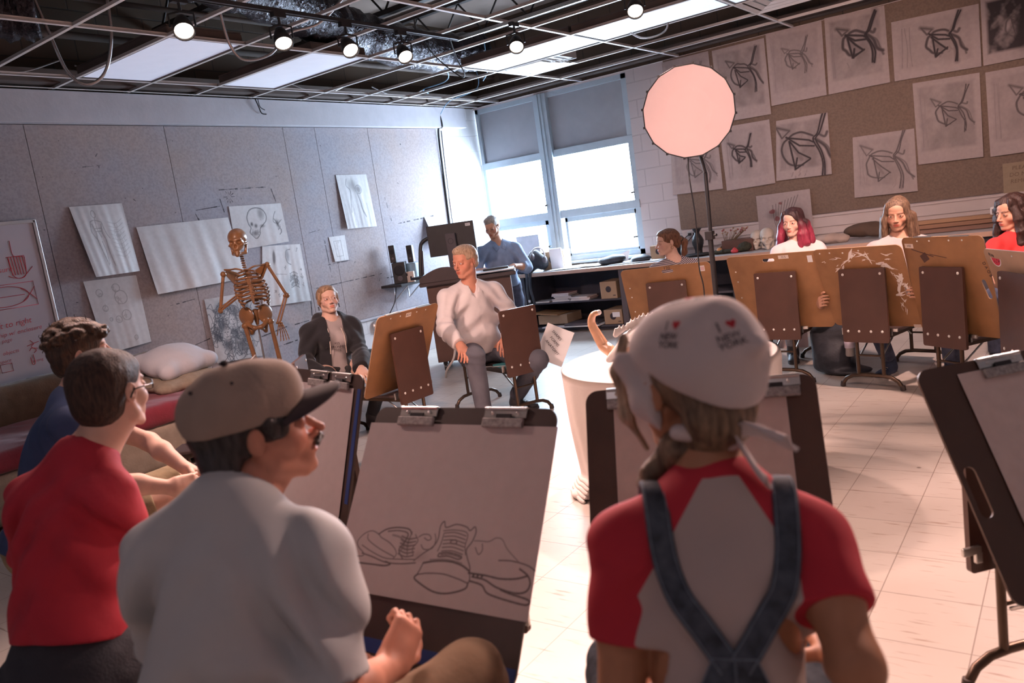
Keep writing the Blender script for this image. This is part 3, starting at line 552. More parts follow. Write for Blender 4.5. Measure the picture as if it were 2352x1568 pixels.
# ---------------- track lights
M_hot=mat('lamp lens',(1,1,1),.3,emis=(1,.80,.66),estr=14)
t=thing('light_track','black lighting track hung just below the ceiling grid','track',(0,0,0))
MB().box((-3.87,3.05,2.86),(.035,4.1,.022)).box((-3.88,3.05,2.848),(.006,4.1,.006)).build('track_rail',M_black,t); MB().box((-1.95,5.09,2.86),(3.87,.035,.022)).box((-1.95,5.08,2.848),(3.87,.006,.006)).build('track_rail',M_chrome,t)
MB().tube([(-3.87,2.0,2.87),(-3.87,2.0,2.95)],.006,6).tube([(-3.87,4.6,2.87),(-3.87,4.6,2.95)],.006,6).tube([(-2.37,5.09,2.87),(-2.37,5.09,2.95)],.006,6).build('hanger',M_steel,t)
def spot(name,base,aim,label,e,size=75,rad=.05,blend=.6):
    t=thing(name,label,'light',base,group='track spotlights'); d=(Vector(aim)-(Vector(base)+Vector((0,0,-.15)))).normalized(); q=d.to_track_quat('-Z','Y').to_matrix().to_4x4()
    MB().box((0,0,-.015),(.035,.09,.03)).cyl((0,0,-.03),(0,0,-.07),.009,n=8).build('adapter',M_black,t)
    c=Vector((0,0,-.15))
    yk=MB(); sx=Vector((0,0,1)).cross(d); sx=sx.normalized() if sx.length>.01 else Vector((1,0,0))
    for s_ in (-1,1): yk.tube([Vector((0,0,-.07)),sx*s_*.064+Vector((0,0,-.085)),c+sx*s_*.064],.006,6)
    yk.build('yoke',M_black,t)
    can=MB().at(T(*c)@q); can.lathe([(.0,.075),(.03,.07),(.045,.03),(.053,-.01),(.056,-.05),(.051,-.05),(.049,-.02),(.0,-.015)],n=20); can.build('lamp_housing',M_black,t)
    MB().at(T(*c)@q).lathe([(.0,-.042),(.03,-.041),(.048,-.036)],n=20).build('lamp_lens',M_hot,t)
    l=bpy.data.lights.new('spot_lamp','SPOT'); l.energy=e; l.color=WARM; l.spot_size=R(size); l.spot_blend=blend; l.shadow_soft_size=rad
    lo=bpy.data.objects.new('spot_lamp',l); COL.objects.link(lo); lo.parent=t; lo.matrix_local=T(*(c+d*.07))@q
for base,aim,lab,e in (((-3.87,2.70,2.85),(-2.2,1.6,.6),'leftmost black track spotlight, nearest the whiteboard',65),((-3.87,3.36,2.85),(-2.4,2.4,.4),'second black track spotlight from the left, in front of the foil duct',80),
 ((-3.87,3.90,2.85),(-1.9,3.0,.4),'third black track spotlight from the left',130),((-3.87,4.43,2.85),(-2.0,3.3,.4),'fourth black track spotlight, just before the track corner',140),
 ((-3.35,5.09,2.85),(-2.2,3.2,.6),'black track spotlight over the bright panel, right of the track corner',160),((-2.38,5.09,2.85),(-1.3,2.8,.3),'rightmost glowing track spotlight at the top edge of the photo',210)):
    spot('track_spotlight',base,aim,lab,e)
# unseen fill lamps added on the same track, beyond the top edge
l=None
for loc,aim,e,wh in (((-.4,5.09,2.7),(-1.0,6.0,1.0),150,'above the paint-splattered board'),((-1.3,5.09,2.7),(-1.9,8.3,1.4),70,'turned towards the pinned drawings'),((.0,5.09,2.7),(.3,2.2,.0),260,'at the right end of the track'),((-3.87,1.6,2.7),(-4.6,3.9,.6),120,'at the near end of the track'),((-3.87,1.25,2.75),(-2.0,3.0,.5),60,'turned towards the seated men')):
    spot('track_spotlight',(loc[0],loc[1],2.85),aim,'added fill spotlight on the track, '+wh+', outside the picture',e)
t=thing('light_track','added second black track for fill lamps, unseen, above the foreground drawing boards','track',(0,0,0))  # added track and spotlights, unseen, giving frontal fill on the far sitters
MB().box((-1.1,2.2,2.86),(3.6,.035,.022)).build('track_rail',M_black,t); MB().tube([(-2.37,2.2,2.87),(-2.37,2.2,2.95)],.006,6).tube([(.15,2.2,2.87),(.15,2.2,2.95)],.006,6).build('hanger',M_steel,t)
for x,aim,e,wh in ((-2.4,(-3.9,4.6,1.0),55,'aimed at the instructor'),(-1.7,(-4.9,4.2,1.0),32,'aimed at the hooded student'),(-1.3,(-2.6,6.3,1.1),55,'aimed at the striped-top student'),(-.7,(-1.5,6.6,1.0),58,'aimed at the pink-haired student'),(-.1,(-.6,6.4,1.0),58,'aimed at the red-shirted student'),(.5,(-1.0,8.7,2.1),30,'aimed at the pinned drawings')):
    spot('track_spotlight',(x,2.2,2.85),aim,'added fill spotlight on the second track, outside the picture, '+wh,e,48)
# ---------------- foil ducts and loose wires above the grid
def foil():
    m,t,p=newmat('black foil duct'); L=t.links; tc=N(t,'ShaderNodeTexCoord'); n=N(t,'ShaderNodeTexNoise'); n.inputs['Scale'].default_value=26; n.inputs['Detail'].default_value=6; n.inputs['Distortion'].default_value=1.2; L.new(tc.outputs['Object'],n.inputs[0])
    b=N(t,'ShaderNodeBump'); b.inputs['Strength'].default_value=.9; b.inputs['Distance'].default_value=.03; L.new(n.outputs['Fac'],b.inputs['Height']); L.new(b.outputs[0],p.inputs['Normal']); p.inputs['Base Color'].default_value=(.06,.055,.065,1); p.inputs['Metallic'].default_value=.75; p.inputs['Roughness'].default_value=.24; return m
M_foil=foil()
def duct(P,r0,lab):
    pts=catmull(P,14); L=len(pts); rs=[r0*(1+.07*math.sin(k*1.25)+.03*math.sin(k*3.1)) for k in range(L)]
    o=MB().tube(pts,rs,18).build('foil_duct',M_foil); tag(o,lab,'duct')
duct([(-4.5,3.2,3.27),(-4.76,4.16,3.27),(-5.01,4.75,3.26),(-5.18,5.51,3.22),(-5.31,6.5,3.22),(-5.25,7.05,3.24),(-5.2,7.22,3.26)],.19,'long sagging black foil duct above the ceiling grid behind the track spotlights')
duct([(-5.3,1.2,3.24),(-5.45,2.0,3.23),(-5.5,2.5,3.23),(-5.4,2.72,3.23)],.22,'fat black foil duct in the top left corner of the ceiling')
def wire(P,r_,m,lab,name='hanging_wire'):
    o=MB().tube(catmull(P,10),r_,7).build(name,m); tag(o,lab,'wire')
M_flex=mat('flexible conduit',(.42,.40,.40),.4,metal=.7,var=.2,scale=200)
wire([(-5.5,2.75,3.4),(-5.45,2.80,3.05),(-5.40,2.84,2.80),(-5.33,2.92,2.72),(-5.26,3.02,2.80),(-5.2,3.08,3.05),(-5.2,3.1,3.4)],.011,M_flex,'looped grey flexible conduit hanging below the grid in front of the nearest light panel','flexible_conduit')
wire([(-4.6,3.5,3.5),(-4.72,3.6,3.1),(-4.78,3.68,2.90),(-4.80,3.80,2.82),(-4.74,3.98,2.86),(-4.66,4.12,3.0),(-4.5,4.3,3.06),(-4.3,4.5,3.3)],.010,M_flex,'looped grey conduit between the two small light panels','flexible_conduit')
wire([(-3.0,6.9,3.3),(-2.95,6.95,3.0),(-3.05,7.05,2.90),(-3.25,7.0,2.9),(-3.4,6.9,3.05)],.009,M_flex,'pale conduit loop beside the bright panel at upper right','flexible_conduit')
wire([(-3.87,4.98,2.855),(-4.0,5.2,2.75),(-4.06,5.35,2.66),(-4.15,5.4,2.66),(-4.3,5.3,2.85),(-4.4,5.2,3.1)],.005,M_black,'thin black wire looping below the grid near the track corner')
for i,(x,y,z) in enumerate(((-6.3,2.4,3.02),(-6.35,3.4,3.02),(-6.3,5.4,3.0),(-6.3,6.6,3.0))):
    wire([(x,y,z+.08),(x+.02,y+.25,z),(x,y+.55,z-.01),(x+.02,y+.85,z+.09)],.006,M_flex,['grey wire sagging above the soffit at the far left','grey wire sagging above the soffit over the whiteboard joint','grey wire sagging above the soffit over the skeleton','grey wire sagging above the soffit near the window corner'][i])
M_bluew=mat('blue cable',(.12,.25,.38),.5)
wire([(-5.3,6.3,3.3),(-5.25,6.6,3.05),(-5.45,6.85,2.98),(-5.9,7.0,2.99),(-6.1,7.3,3.0)],.006,M_bluew,'blue cable dropping through the grid above the supply corner')
wire([(-5.0,7.0,3.3),(-5.15,7.2,3.05),(-5.3,7.3,2.97)],.006,M_bluew,'short blue cable end above the grid near the vent')
wire([(-5.6,7.6,3.2),(-5.62,7.6,2.97),(-6.2,7.8,2.95),(-6.48,7.93,2.85)],.005,M_bluew,'thin dark blue cable running to the wall cable bundle')
o=MB().tube(catmull([(XA+.12,5.15,2.93),(XA+.125,5.17,2.86),(XA+.115,5.20,2.80),(XA+.12,5.25,2.79)],6),.006,6).tube(catmull([(XA+.12,5.18,2.94),(XA+.12,5.19,2.86),(XA+.12,5.24,2.83)],6),.004,6).build('wire_end',M_black); tag(o,'short black wire end dangling over the soffit above the skeleton','wire')
# ================================================================== furniture
M_hard=mat('brown hardboard',(.30,.145,.06),.5,var=.22,scale=5,bump=.05,bscale=120,coat=.05)
M_hardD=mat('dark hardboard',(.085,.045,.03),.5,var=.2,scale=5,bump=.05,bscale=120)
M_hardE=mat('hardboard edge',(.42,.27,.17),.7,var=.1,scale=20)
M_lam=mat('dark brown laminate',(.085,.038,.027),.42,var=.15,scale=6,bump=.03,bscale=80)
M_bronze=mat('bronze tube',(.10,.065,.045),.35,metal=.7,var=.15)
M_rubber=mat('brown rubber',(.05,.035,.03),.7,var=.1)
M_tag=mat('paper label',(.72,.60,.52),.7,var=.05); M_tagw=mat('white label',(.78,.76,.76),.6,var=.03)
M_blueT=mat('blue tape',(.02,.055,.22),.45,var=.2)
M_seatb=mat('bench seat laminate',(.07,.045,.04),.45,var=.2)
BG='folding drawing benches around the still life'
def make_bench():
    t=thing('drawing_bench','x','bench',(0,0,0),0,BG)
    # panel x +-.155 z .32-.81 at y=0; sitter at +y
    MB().at(T(0,.008,.565)@mrot('X',R(90))).plate(rrect(.31,.49,.012,3),.018).build('panel',M_lam,t,bevel=.0015,seg=1)
    for x,z in ((-.125,.775),(.125,.775),(-.115,.395),(-.04,.395),(.04,.395),(.115,.395)):
        MB().ball((x,-.012,z),(.009,.004,.009),10).build('bolt',M_tagw if 0 else M_boltw,t)
    MB().box((0,.43,.362),(.22,.80,.022)).build('seat',M_seatb,t,bevel=.006)
    MB().box((-.09,.43,.340),(.022,.76,.024)).box((.09,.43,.340),(.022,.76,.024)).build('seat_rail',M_bronze,t)
    for nm,y in (('front_leg',.03),('rear_leg',.80)):
        b=MB()
        for s in (-1,1): b.tube([(s*.085,y,.352),(s*.085,y,.09)],.0125,10)
        P=[(-.205,y,.0),(-.20,y,.025),(-.175,y,.06),(-.13,y,.083),(-.07,y,.09),(.07,y,.09),(.13,y,.083),(.175,y,.06),(.20,y,.025),(.205,y,.0)]
        b.tube(P,.0135,10); b.tube([(-.085,y,.225),(.085,y,.225)],.007,8)
        lg=b.build(nm,M_bronze,t)
        for s in (-1,1): MB().cyl((s*.205,y,.004),(s*.202,y,.034),.018,.0155,n=12).build('rubber_foot',M_rubber,lg)
    for s in (-1,1): MB().tube([(s*.075,.05,.22),(s*.075,.24,.345)],.006,6).build('folding_brace',M_chrome,t); MB().tube([(s*.075,.78,.22),(s*.075,.60,.345)],.006,6).build('folding_brace',M_chrome,t)
    MB().box((.17,.03,.40),(.055,.012,.022)).box((.15,.03,.378),(.02,.012,.03)).build('latch',M_chrome,t,bevel=.002); MB().box((-.165,.03,.385),(.03,.012,.045)).build('latch',M_chrome,t,bevel=.002)
    return t
M_boltw=mat('nickel bolt head',(.80,.76,.72),.3,metal=.3,var=.03)
bench0=make_bench(); bench_used=[False]
def copy_tree(o, parent=None):
    c=o.copy(); COL.objects.link(c)
    if parent is not None: c.parent=parent
    for ch in list(o.children): copy_tree(ch,c)
    return c
def bench(x,y,yaw,label):
    t=bench0 if not bench_used[0] else copy_tree(bench0); bench_used[0]=True
    t.location=(x,y,0); t.rotation_euler=(0,0,R(yaw)); t['label']=label; return t
bench(-3.757,3.883,88.4,'drawing bench holding the board in front of the hooded student in black')
bench(-3.354,4.631,67.3,'drawing bench the white-shirted instructor sits on, bare upright panel without a board')
bench(-2.618,5.593,10.8,'drawing bench behind the lamp pole, in front of the student in the striped top')
bench(-1.804,5.654,-7.6,'drawing bench in front of the pink-haired student')
bench(-1.188,5.481,-15.6,'drawing bench under the paint-splattered board, black backpack beside it')
bench(-.702,5.272,-36,'drawing bench second from the right edge, turned towards the red-shirted student')
bench(-.30,4.78,-58,'drawing bench cut off by the right edge, under the watermelon-sticker board')
bench(-3.84,3.02,128,'drawing bench with its dark panel seen edge-on just in front of the hooded student')
bench(-1.428,1.595,183.4,'nearest drawing bench, under the shoe drawing beside the man in the cap')
bench(-2.327,1.913,167.1,'drawing bench under the blue-edged board in front of the man in the red shirt')
bench(-.824,1.87,201,'drawing bench of the woman with the white bandana')
bench(-.177,2.426,226.7,'drawing bench at the right edge, under the board with the oval handle hole')
def hole(cx,cy,w_,h_,rot=0):
    pts=rrect(w_,h_,min(w_,h_)/2*.98,4); c,s=math.cos(rot),math.sin(rot)
    return [(cx+x*c-y*s,cy+x*s+y*c) for x,y in pts][::-1]
def board(top,yaw,lean,w_,h_,label,m,me,clips=None,rivets=(),holes=(),near=False,rho=0,group='large hardboard drawing boards'):
    """top centre, yaw of the right-hand edge axis, lean (deg) away from the viewer"""
    c,s=math.cos(R(yaw)),math.sin(R(yaw)); rt=Vector((c,s,0)); bk=Vector((-s,c,0)); up=Vector((0,0,1))*math.cos(R(lean))+bk*math.sin(R(lean)); nz=rt.cross(up); q_=R(rho); rt,up=rt*math.cos(q_)+up*math.sin(q_),up*math.cos(q_)-rt*math.sin(q_)
    t=thing('drawing_board',label,'drawing board',(0,0,0),0,group)
    t.matrix_world=Matrix(((rt.x,up.x,nz.x,top[0]),(rt.y,up.y,nz.y,top[1]),(rt.z,up.z,nz.z,top[2]),(0,0,0,1)))
    out=rrect(w_,h_,.035,6,0,-h_/2)
    MB().at(T(0,0,-.0035)).plate(out,.007,[hole(*q) for q in holes],0,1).build('hardboard_sheet',[m,me],t)
    for (x,y) in rivets: MB().ball((x,y,.004),(.006,.006,.0025),8).build('rivet',M_boltw,t)
    if clips:
        sg=1 if near else -1
        for x in clips:
            k=MB(); k.box((x,-.014,sg*.010),(.135,.030,.003)).box((x,-.001,sg*.003),(.135,.003,.018)).cyl((x-.066,-.004,sg*.010),(x+.066,-.004,sg*.010),.0055,n=8)
            for q in (-.04,.04): k.ball((x+q,-.016,sg*.013),(.006,.006,.003),8)
            kk=k.build('clip',M_chrome,t,bevel=.001,seg=1)
            MB().box((x,-.045,sg*.016),(.13,.026,.012)).build('clip_jaw',M_jaw,kk,bevel=.003)
            MB().box((x,-.030,sg*.017),(.05,.02,.004)).build('clip_spring',M_blackm,kk,bevel=.001,seg=1)
    return t
M_jaw=mat('worn clear plastic',(.30,.28,.27),.4,var=.4,scale=90)
def on(t,x,y,z=.0042): return T(x,y,z)
def label_on(t,x,y,w_,h_,m,txt=None,sz=.02,rot=0):
    l=MB().at(T(x,y,.0036)@mrot('Z',rot)).box((0,0,.0004),(w_,h_,.0008)).build('sticker',m,t)
    if txt: text_mesh(txt,sz,T(x,y,.0048)@mrot('Z',rot),M_ink,'lettering',l)
    return l
M_ink=mat('dark ink',(.035,.025,.03),.7)
b1=board((-3.719,3.903,.943),88.4,-25.5,.594,.62,'brown drawing board on the bench before the hooded student, its back to the camera',M_hard,M_hardE,clips=(-.15,.15),rivets=((-.17,-.03),(-.08,-.03),(.08,-.03),(.17,-.03)))
label_on(b1,.0,-.035,.05,.03,M_tag,'AC17',.016)
b2=board((-2.611,5.577,.930),10.8,-19.5,.695,.58,'wide brown board in front of the student in the striped top, marked 120',M_hard,M_hardE,clips=(),rivets=((-.30,-.16),(-.30,-.24),(-.30,-.37)),holes=((.02,-.045,.09,.028),))
label_on(b2,.285,-.05,.035,.045,M_tagw); text_mesh('120',.035,on(b2,.02,-.018),M_ink,'lettering',b2)
sm=MB()
for k in range(3): sm.box((.277+.009*k,-.05,.0046),(.003,.03,.0004))
sm.build('red_print',M_red,b2)
b3=board((-1.812,5.644,.942),-7.6,-15.5,.704,.58,'brown drawing board with a taped tag in front of the pink-haired student',M_hard,M_hardE,rivets=((-.30,-.12),(-.30,-.20),(-.30,-.33)),holes=((-.03,-.045,.09,.024),))
label_on(b3,.085,-.028,.075,.026,M_tag,'12 5',.02); label_on(b3,.27,-.055,.035,.05,M_tagw)
b4=board((-1.213,5.456,.954),-15.6,-21.4,.594,.60,'brown board splattered with white paint in front of the student with long brown hair',M_hard,M_hardE,rivets=((-.25,-.03),(-.18,-.03),(-.09,-.035),(.02,-.025)),holes=((.262,-.33,.03,.085),))
rg=np.random.RandomState(12); M_splash=mat('white paint',(.78,.70,.66),.5)
def splash(x,y,l,w_,a):
    n=9; P=[]
    for k in range(n):
        t_=k/n*6.283; r_=1+.45*rg.randn()*.8; u=l*.5*math.cos(t_)*r_; v=w_*.5*math.sin(t_)*r_
        P.append((x+u*math.cos(a)-v*math.sin(a),y+u*math.sin(a)+v*math.cos(a),.0042))
    sp=MB(); sp.add(P+[(x,y,.0045)],[(k,(k+1)%n,n) for k in range(n)]); sp.build('paint_splatter',M_splash,b4)
for (x,y,l,w_,a) in ((-.15,-.07,.07,.012,.1),(-.04,-.06,.10,.028,.5),(.03,-.05,.12,.014,.05),(.08,-.09,.10,.012,-.5),(-.01,-.03,.05,.012,.0),(.15,-.14,.06,.03,-.7),(.12,-.12,.06,.02,-.3),(-.13,-.12,.03,.012,.9),(-.09,-.10,.06,.01,.4),(-.15,-.16,.06,.014,.5),(.19,-.07,.05,.012,-.5),(.20,-.10,.03,.01,.2),(.20,-.17,.05,.01,-.5),(.23,-.22,.09,.016,-.9),(.24,-.25,.09,.03,1.2),(.22,-.30,.10,.022,1.4),(.25,-.33,.07,.018,1.5),(.21,-.36,.06,.014,.6),(.24,-.40,.05,.014,1.3),(.20,-.44,.03,.01,1.5),(.235,-.47,.06,.008,1.5),(.22,-.21,.05,.01,-1.2),(-.24,-.10,.015,.01,.5),(.26,-.28,.05,.012,.4),(.05,-.10,.03,.008,0)):
    for q in range(3): splash(x+.012*rg.randn(),y+.008*rg.randn(),l*(.4+.6*rg.rand()),w_*(.3+.6*rg.rand()),a+.3*rg.randn())
label_on(b4,.27,-.595,.05,.022,M_tag)
b5=board((-.697,5.255,.991),-36,-11.5,.58,.62,'brown board with four rivets along its top edge, overlapping the paint-splattered one',M_hard,M_hardE,clips=(-.13,.13),rivets=((-.17,-.025),(-.08,-.025),(.06,-.025),(.15,-.025)),holes=((.245,-.32,.03,.12,.25),))
label_on(b5,-.24,-.055,.065,.028,M_tag,'103',.022,-.05); text_mesh('D A O B',.026,on(b5,.275,-.20)@mrot('Z',R(-70)),M_ink,'lettering',b5)
MB().box((-.15,-.10,.0042),(.16,.006,.0006),0,mrot('Z',-.3).to_3x3()).box((-.14,-.13,.0042),(.05,.05,.0006),0,mrot('Z',.5).to_3x3()).box((-.04,-.12,.0042),(.12,.004,.0006),0,mrot('Z',-.2).to_3x3()).build('charcoal_smudge',M_lam,b5)
M_hardL=mat('pale hardboard',(.44,.26,.155),.5,var=.15,scale=5)
b6=board((-.293,4.774,.922),-58,-17,.643,.58,'pale brown board with a red watermelon sticker at the right edge',M_hardL,M_tagw,rivets=((-.05,-.03),))
wm=MB(); wm.add([( -.22+.04*math.cos(a),-.055+.04*math.sin(a),.0044) for a in np.linspace(math.pi*.95,math.pi*2.0,14)],[tuple(range(14))],0); wm.add([( -.22+r_*math.cos(a),-.055+r_*math.sin(a),.0040) for a in np.linspace(math.pi*.95,math.pi*2.0,14) for r_ in (.04,.046)],[(2*k,2*k+1,2*k+3,2*k+2) for k in range(13)],1)
for (x,y) in ((-.235,-.07),(-.22,-.075),(-.20,-.07),(-.21,-.06),(-.19,-.065)): wm.box((x,y,.0048),(.004,.009,.0006),2)
wm.build('watermelon_sticker',[M_redp,M_wht,M_ink],b6); text_mesh('RUN',.024,on(b6,-.25,-.035)@mrot('Z',R(-15)),M_ink,'lettering',b6)
# near boards, drawing side towards the camera
M_dboard=mat('dark tempered hardboard',(.055,.034,.028),.45,var=.2,scale=6)
c1=board((-1.432,1.652,.947),3.4,33.5,.624,.686,'nearest dark board with two steel clips, holding the sketch of three shoes',M_dboard,M_dboard,clips=(-.145,.155),near=True)
MB().box((0,-.655,.0042),(.62,.035,.001)).build('tape_edge',M_blueT,c1)
c2=board((-2.32,1.938,.987),-12.9,18.8,.565,.645,'dark board with blue-taped right edge beside the man in the cap, steel clips on top',M_dboard,M_dboard,clips=(-.03,.14),near=True)
MB().box((.262,-.25,.0042),(.022,.40,.001)).build('tape_edge',M_blueT,c2)
c3=board((-.842,1.913,.957),21.0,28.6,.592,.655,'dark brown board in front of the woman with the white bandana',M_hardD,M_hardD,clips=(-.17,.19),near=True)
c4=board((-.194,2.438,.904),46.7,29.8,.534,.607,'dark brown board cut by the right edge, with an oval handle hole and steel clip',M_hardD,M_hardD,clips=(-.02,.3),near=True,holes=((-.235,-.33,.035,.13),))
k=MB().lathe([(.0,.06),(.018,.055),(.022,.04),(.014,.02),(.010,.0)],(0,0,0),12); o=MB().at(T(-.145,-.01,.0)@mrot('X',R(-90))).lathe([(.0,.045),(.012,.042),(.016,.03),(.010,.012),(.012,.0)],(0,0,0),12).build('clip_knob',M_bronze,c3)
# sheets on the boards
def clipped(bd,w_,h_,cv,label,name='drawing_sheet',m=None,dx=0,dy=-.05,rot=0,wave=.003,tint=(.05,.04,.045)):
    Mx=bd.matrix_world @ T(dx,dy,.006) @ mrot('Z',rot)
    def f(u,v): 
        p=Mx @ Vector(((u-.5)*w_,(v-1)*h_,wave*(1-v)*(math.sin(3.1*u+.4)+.4*math.sin(7*u))+.0015)); return (p.x,p.y,p.z)
    return paper(name,label,'paper',cv,f,m or M_sheetG,tint=tint)
M_sheetG=paper_mat('grey drawing sheet',(.50,.44,.43),.03)
bpy.context.view_layer.update()
cv=Canvas(.62,.46,.0017,3)
# three shoes: coordinates read off the sketch, (x right, y up) in 0..1
S=lambda P,wd=.0022,d=.75,n=8: cv.curve([(x,.045+.56*y) for x,y in P],wd*.62,d,n,soft=.6)
S([(.03,.225),(.06,.255),(.13,.27),(.14,.30),(.10,.36),(.09,.42),(.12,.50),(.16,.535),(.20,.51),(.22,.48),(.27,.44),(.31,.38),(.32,.33),(.31,.295)]); S([(.14,.50),(.15,.44),(.22,.37),(.31,.31)]); S([(.12,.38),(.18,.33),(.26,.285),(.33,.29),(.42,.31)])
S([(.13,.30),(.19,.28),(.27,.245),(.35,.25),(.43,.28)],.003); S([(.03,.225),(.03,.205),(.08,.20),(.20,.205),(.27,.21),(.30,.235),(.27,.25)],.0035,.85)
S([(.20,.51),(.24,.57),(.30,.60),(.36,.595),(.38,.55)],.003,.85); S([(.25,.55),(.31,.57),(.36,.55),(.35,.46),(.33,.38),(.36,.30)],.003); S([(.38,.57),(.37,.45),(.38,.34)]); S([(.40,.55),(.42,.49),(.40,.42),(.41,.35)]); S([(.28,.52),(.33,.50),(.35,.44),(.34,.38)],.004,.5)
for k in range(6): S([(.33,.52-.035*k),(.37,.50-.035*k),(.41,.52-.035*k)],.003,.7)
S([(.42,.53),(.44,.56),(.47,.565),(.485,.53),(.47,.51),(.45,.53)]); S([(.44,.46),(.46,.42),(.50,.44),(.51,.52),(.50,.58)])
cv.blob(.36,.30,.03,.05,.25); cv.blob(.45,.24,.04,.03,.2)
S([(.42,.30),(.46,.38),(.50,.45),(.52,.53),(.52,.66),(.535,.71),(.545,.66),(.56,.66),(.60,.695),(.65,.68),(.67,.65),(.69,.69),(.70,.64),(.69,.55),(.67,.47),(.68,.40),(.70,.32),(.705,.27)],.0028); S([(.54,.62),(.60,.64),(.66,.62),(.66,.50),(.67,.42)]); S([(.545,.60),(.54,.50),(.53,.42)])
for k in range(7): S([(.55,.60-.035*k),(.60,.615-.035*k),(.655,.595-.035*k)],.0026,.7)
S([(.585,.535),(.61,.545),(.615,.515),(.59,.51),(.585,.535)],.003); S([(.54,.40),(.59,.42),(.65,.40),(.64,.37),(.59,.385),(.54,.37),(.54,.40)],.003,.8)
S([(.47,.29),(.53,.325),(.60,.34),(.66,.32),(.70,.28)],.004,.85); S([(.47,.29),(.46,.22),(.455,.18),(.50,.20),(.58,.215),(.66,.19),(.705,.17),(.71,.22),(.70,.28)],.0028); S([(.455,.18),(.44,.14),(.47,.10),(.54,.045),(.60,.04),(.66,.075),(.70,.12),(.705,.17)],.0036,.85); S([(.50,.33),(.58,.355),(.66,.34)],.0022,.6)
S([(.70,.56),(.73,.565),(.77,.57),(.80,.61),(.83,.60),(.86,.52),(.92,.42)],.0022,.6); S([(.71,.50),(.73,.44),(.745,.48),(.74,.54)]); S([(.83,.41),(.89,.42),(.96,.40),(1.0,.36),(1.03,.33)],.0028); 
for q in ([(.70,.26),(.78,.26),(.85,.25),(.92,.27),(.97,.31)],[(.72,.23),(.78,.22),(.84,.17),(.92,.145),(.97,.17),(.985,.24),(.97,.31),(.93,.36)],[(.71,.19),(.77,.17),(.80,.11),(.85,.085),(.93,.065),(.98,.06),(.995,.085),(.98,.11),(.90,.135),(.86,.155)]): S(q,.0036,.85)
for x in (.725,.745,.765): cv.blob(x,.182,.006,.007,.9)
o=clipped(c1,.645,.48,cv,'grey sheet with a pencil sketch of three lace-up shoes clipped to the nearest board')
cv=Canvas(.5,.6,.01,3); clipped(c2,.48,.60,cv,'large blank grey sheet clipped to the blue-edged board, behind the cap brim',dx=-.01)
cv=Canvas(.45,.6,.01,3); clipped(c3,.44,.55,cv,'blank warm-grey sheet on the board of the woman with the bandana',m=paper_mat('warm grey sheet',(.60,.47,.42)),dy=-.05)
cv=Canvas(.45,.6,.01,3); clipped(c4,.46,.60,cv,'blank pinkish sheet on the board at the right edge',m=paper_mat('pinkish sheet',(.66,.54,.50)),dx=.075,dy=-.03)
# ---------------- round table, cloth and still life
TX,TY,TR,TZ=-1.76,3.68,.55,.65
t=thing('round_table','round table hidden under the white cloth in the middle of the room','table',(TX,TY,0))
MB().lathe([(.0,TZ-.02),(TR-.03,TZ-.02),(TR-.03,TZ-.045),(.0,TZ-.045)],n=48).build('tabletop',M_lam,t); MB().lathe([(.035,TZ-.05),(.035,.05),(.0,.05)],n=16).build('pedestal',M_steel,t)
for k in range(4): a=k*math.pi/2; MB().tube([(.02*math.cos(a),.02*math.sin(a),.06),(.3*math.cos(a),.3*math.sin(a),.015)],.014,8).build('leg',M_steel,t)
rg=np.random.RandomState(3); ph=rg.rand(6)*6.28
def cloth(u,v):
    a=u*2*math.pi
    if v<.25: r_=TR*v/.25; z=TZ-.012
    else:
        k=(v-.25)/.75; fold=(.5*math.sin(9*a+ph[0])+.3*math.sin(14*a+ph[1])+.25*math.sin(23*a+ph[2]))
        r_=TR*(1-.10*k)+.006+fold*.028*k**.7+.004*math.sin(6*k+3*a); z=TZ-.012-k*(TZ-.02)
        dd=math.atan2(math.sin(a-3.98),math.cos(a-3.98)); g=math.exp(-(dd/.16)**2)*max(0,(k-.86)/.14)
        r_+=.10*g+.02*g*math.sin(60*k); z=max(z,.006+.02*g*(1-k)*8)
        if k<.03: z=TZ-.012-.0006; r_=TR*(1-.0)+.002
    return (TX+r_*math.cos(a),TY+r_*math.sin(a),z)
M_cloth=mat('white tablecloth',(.72,.66,.62),.8,var=.03,bump=.15,bscale=25)
tag(MB().sheet(cloth,220,70).build('tablecloth',M_cloth),'white cloth draped to the floor over the round table','tablecloth')
b=MB()
for k in range(5):
    P=[(TX+(TR-.02+.012*k)*math.cos(a)+.0,TY+(TR-.02+.012*k)*math.sin(a),.012+.018*(4-k)+.004*math.sin(30*a)) for a in np.linspace(3.80,4.16,12)]; b.tube(P,[.006]+[.013]*10+[.006],8)
tag(b.build('bunched_cloth',M_cloth),'bunched hem of white cloth lying on the floor at the foot of the round table','cloth')
M_lav=mat('lavender card',(.50,.44,.50),.7)
tag(MB().at(T(-1.70,3.66,TZ-.006)@mrot('Z',R(28))).box((0,0,0),(.60,.42,.003)).build('grey_card',M_lav),'grey-lavender card lying on the round table under the shell','card')
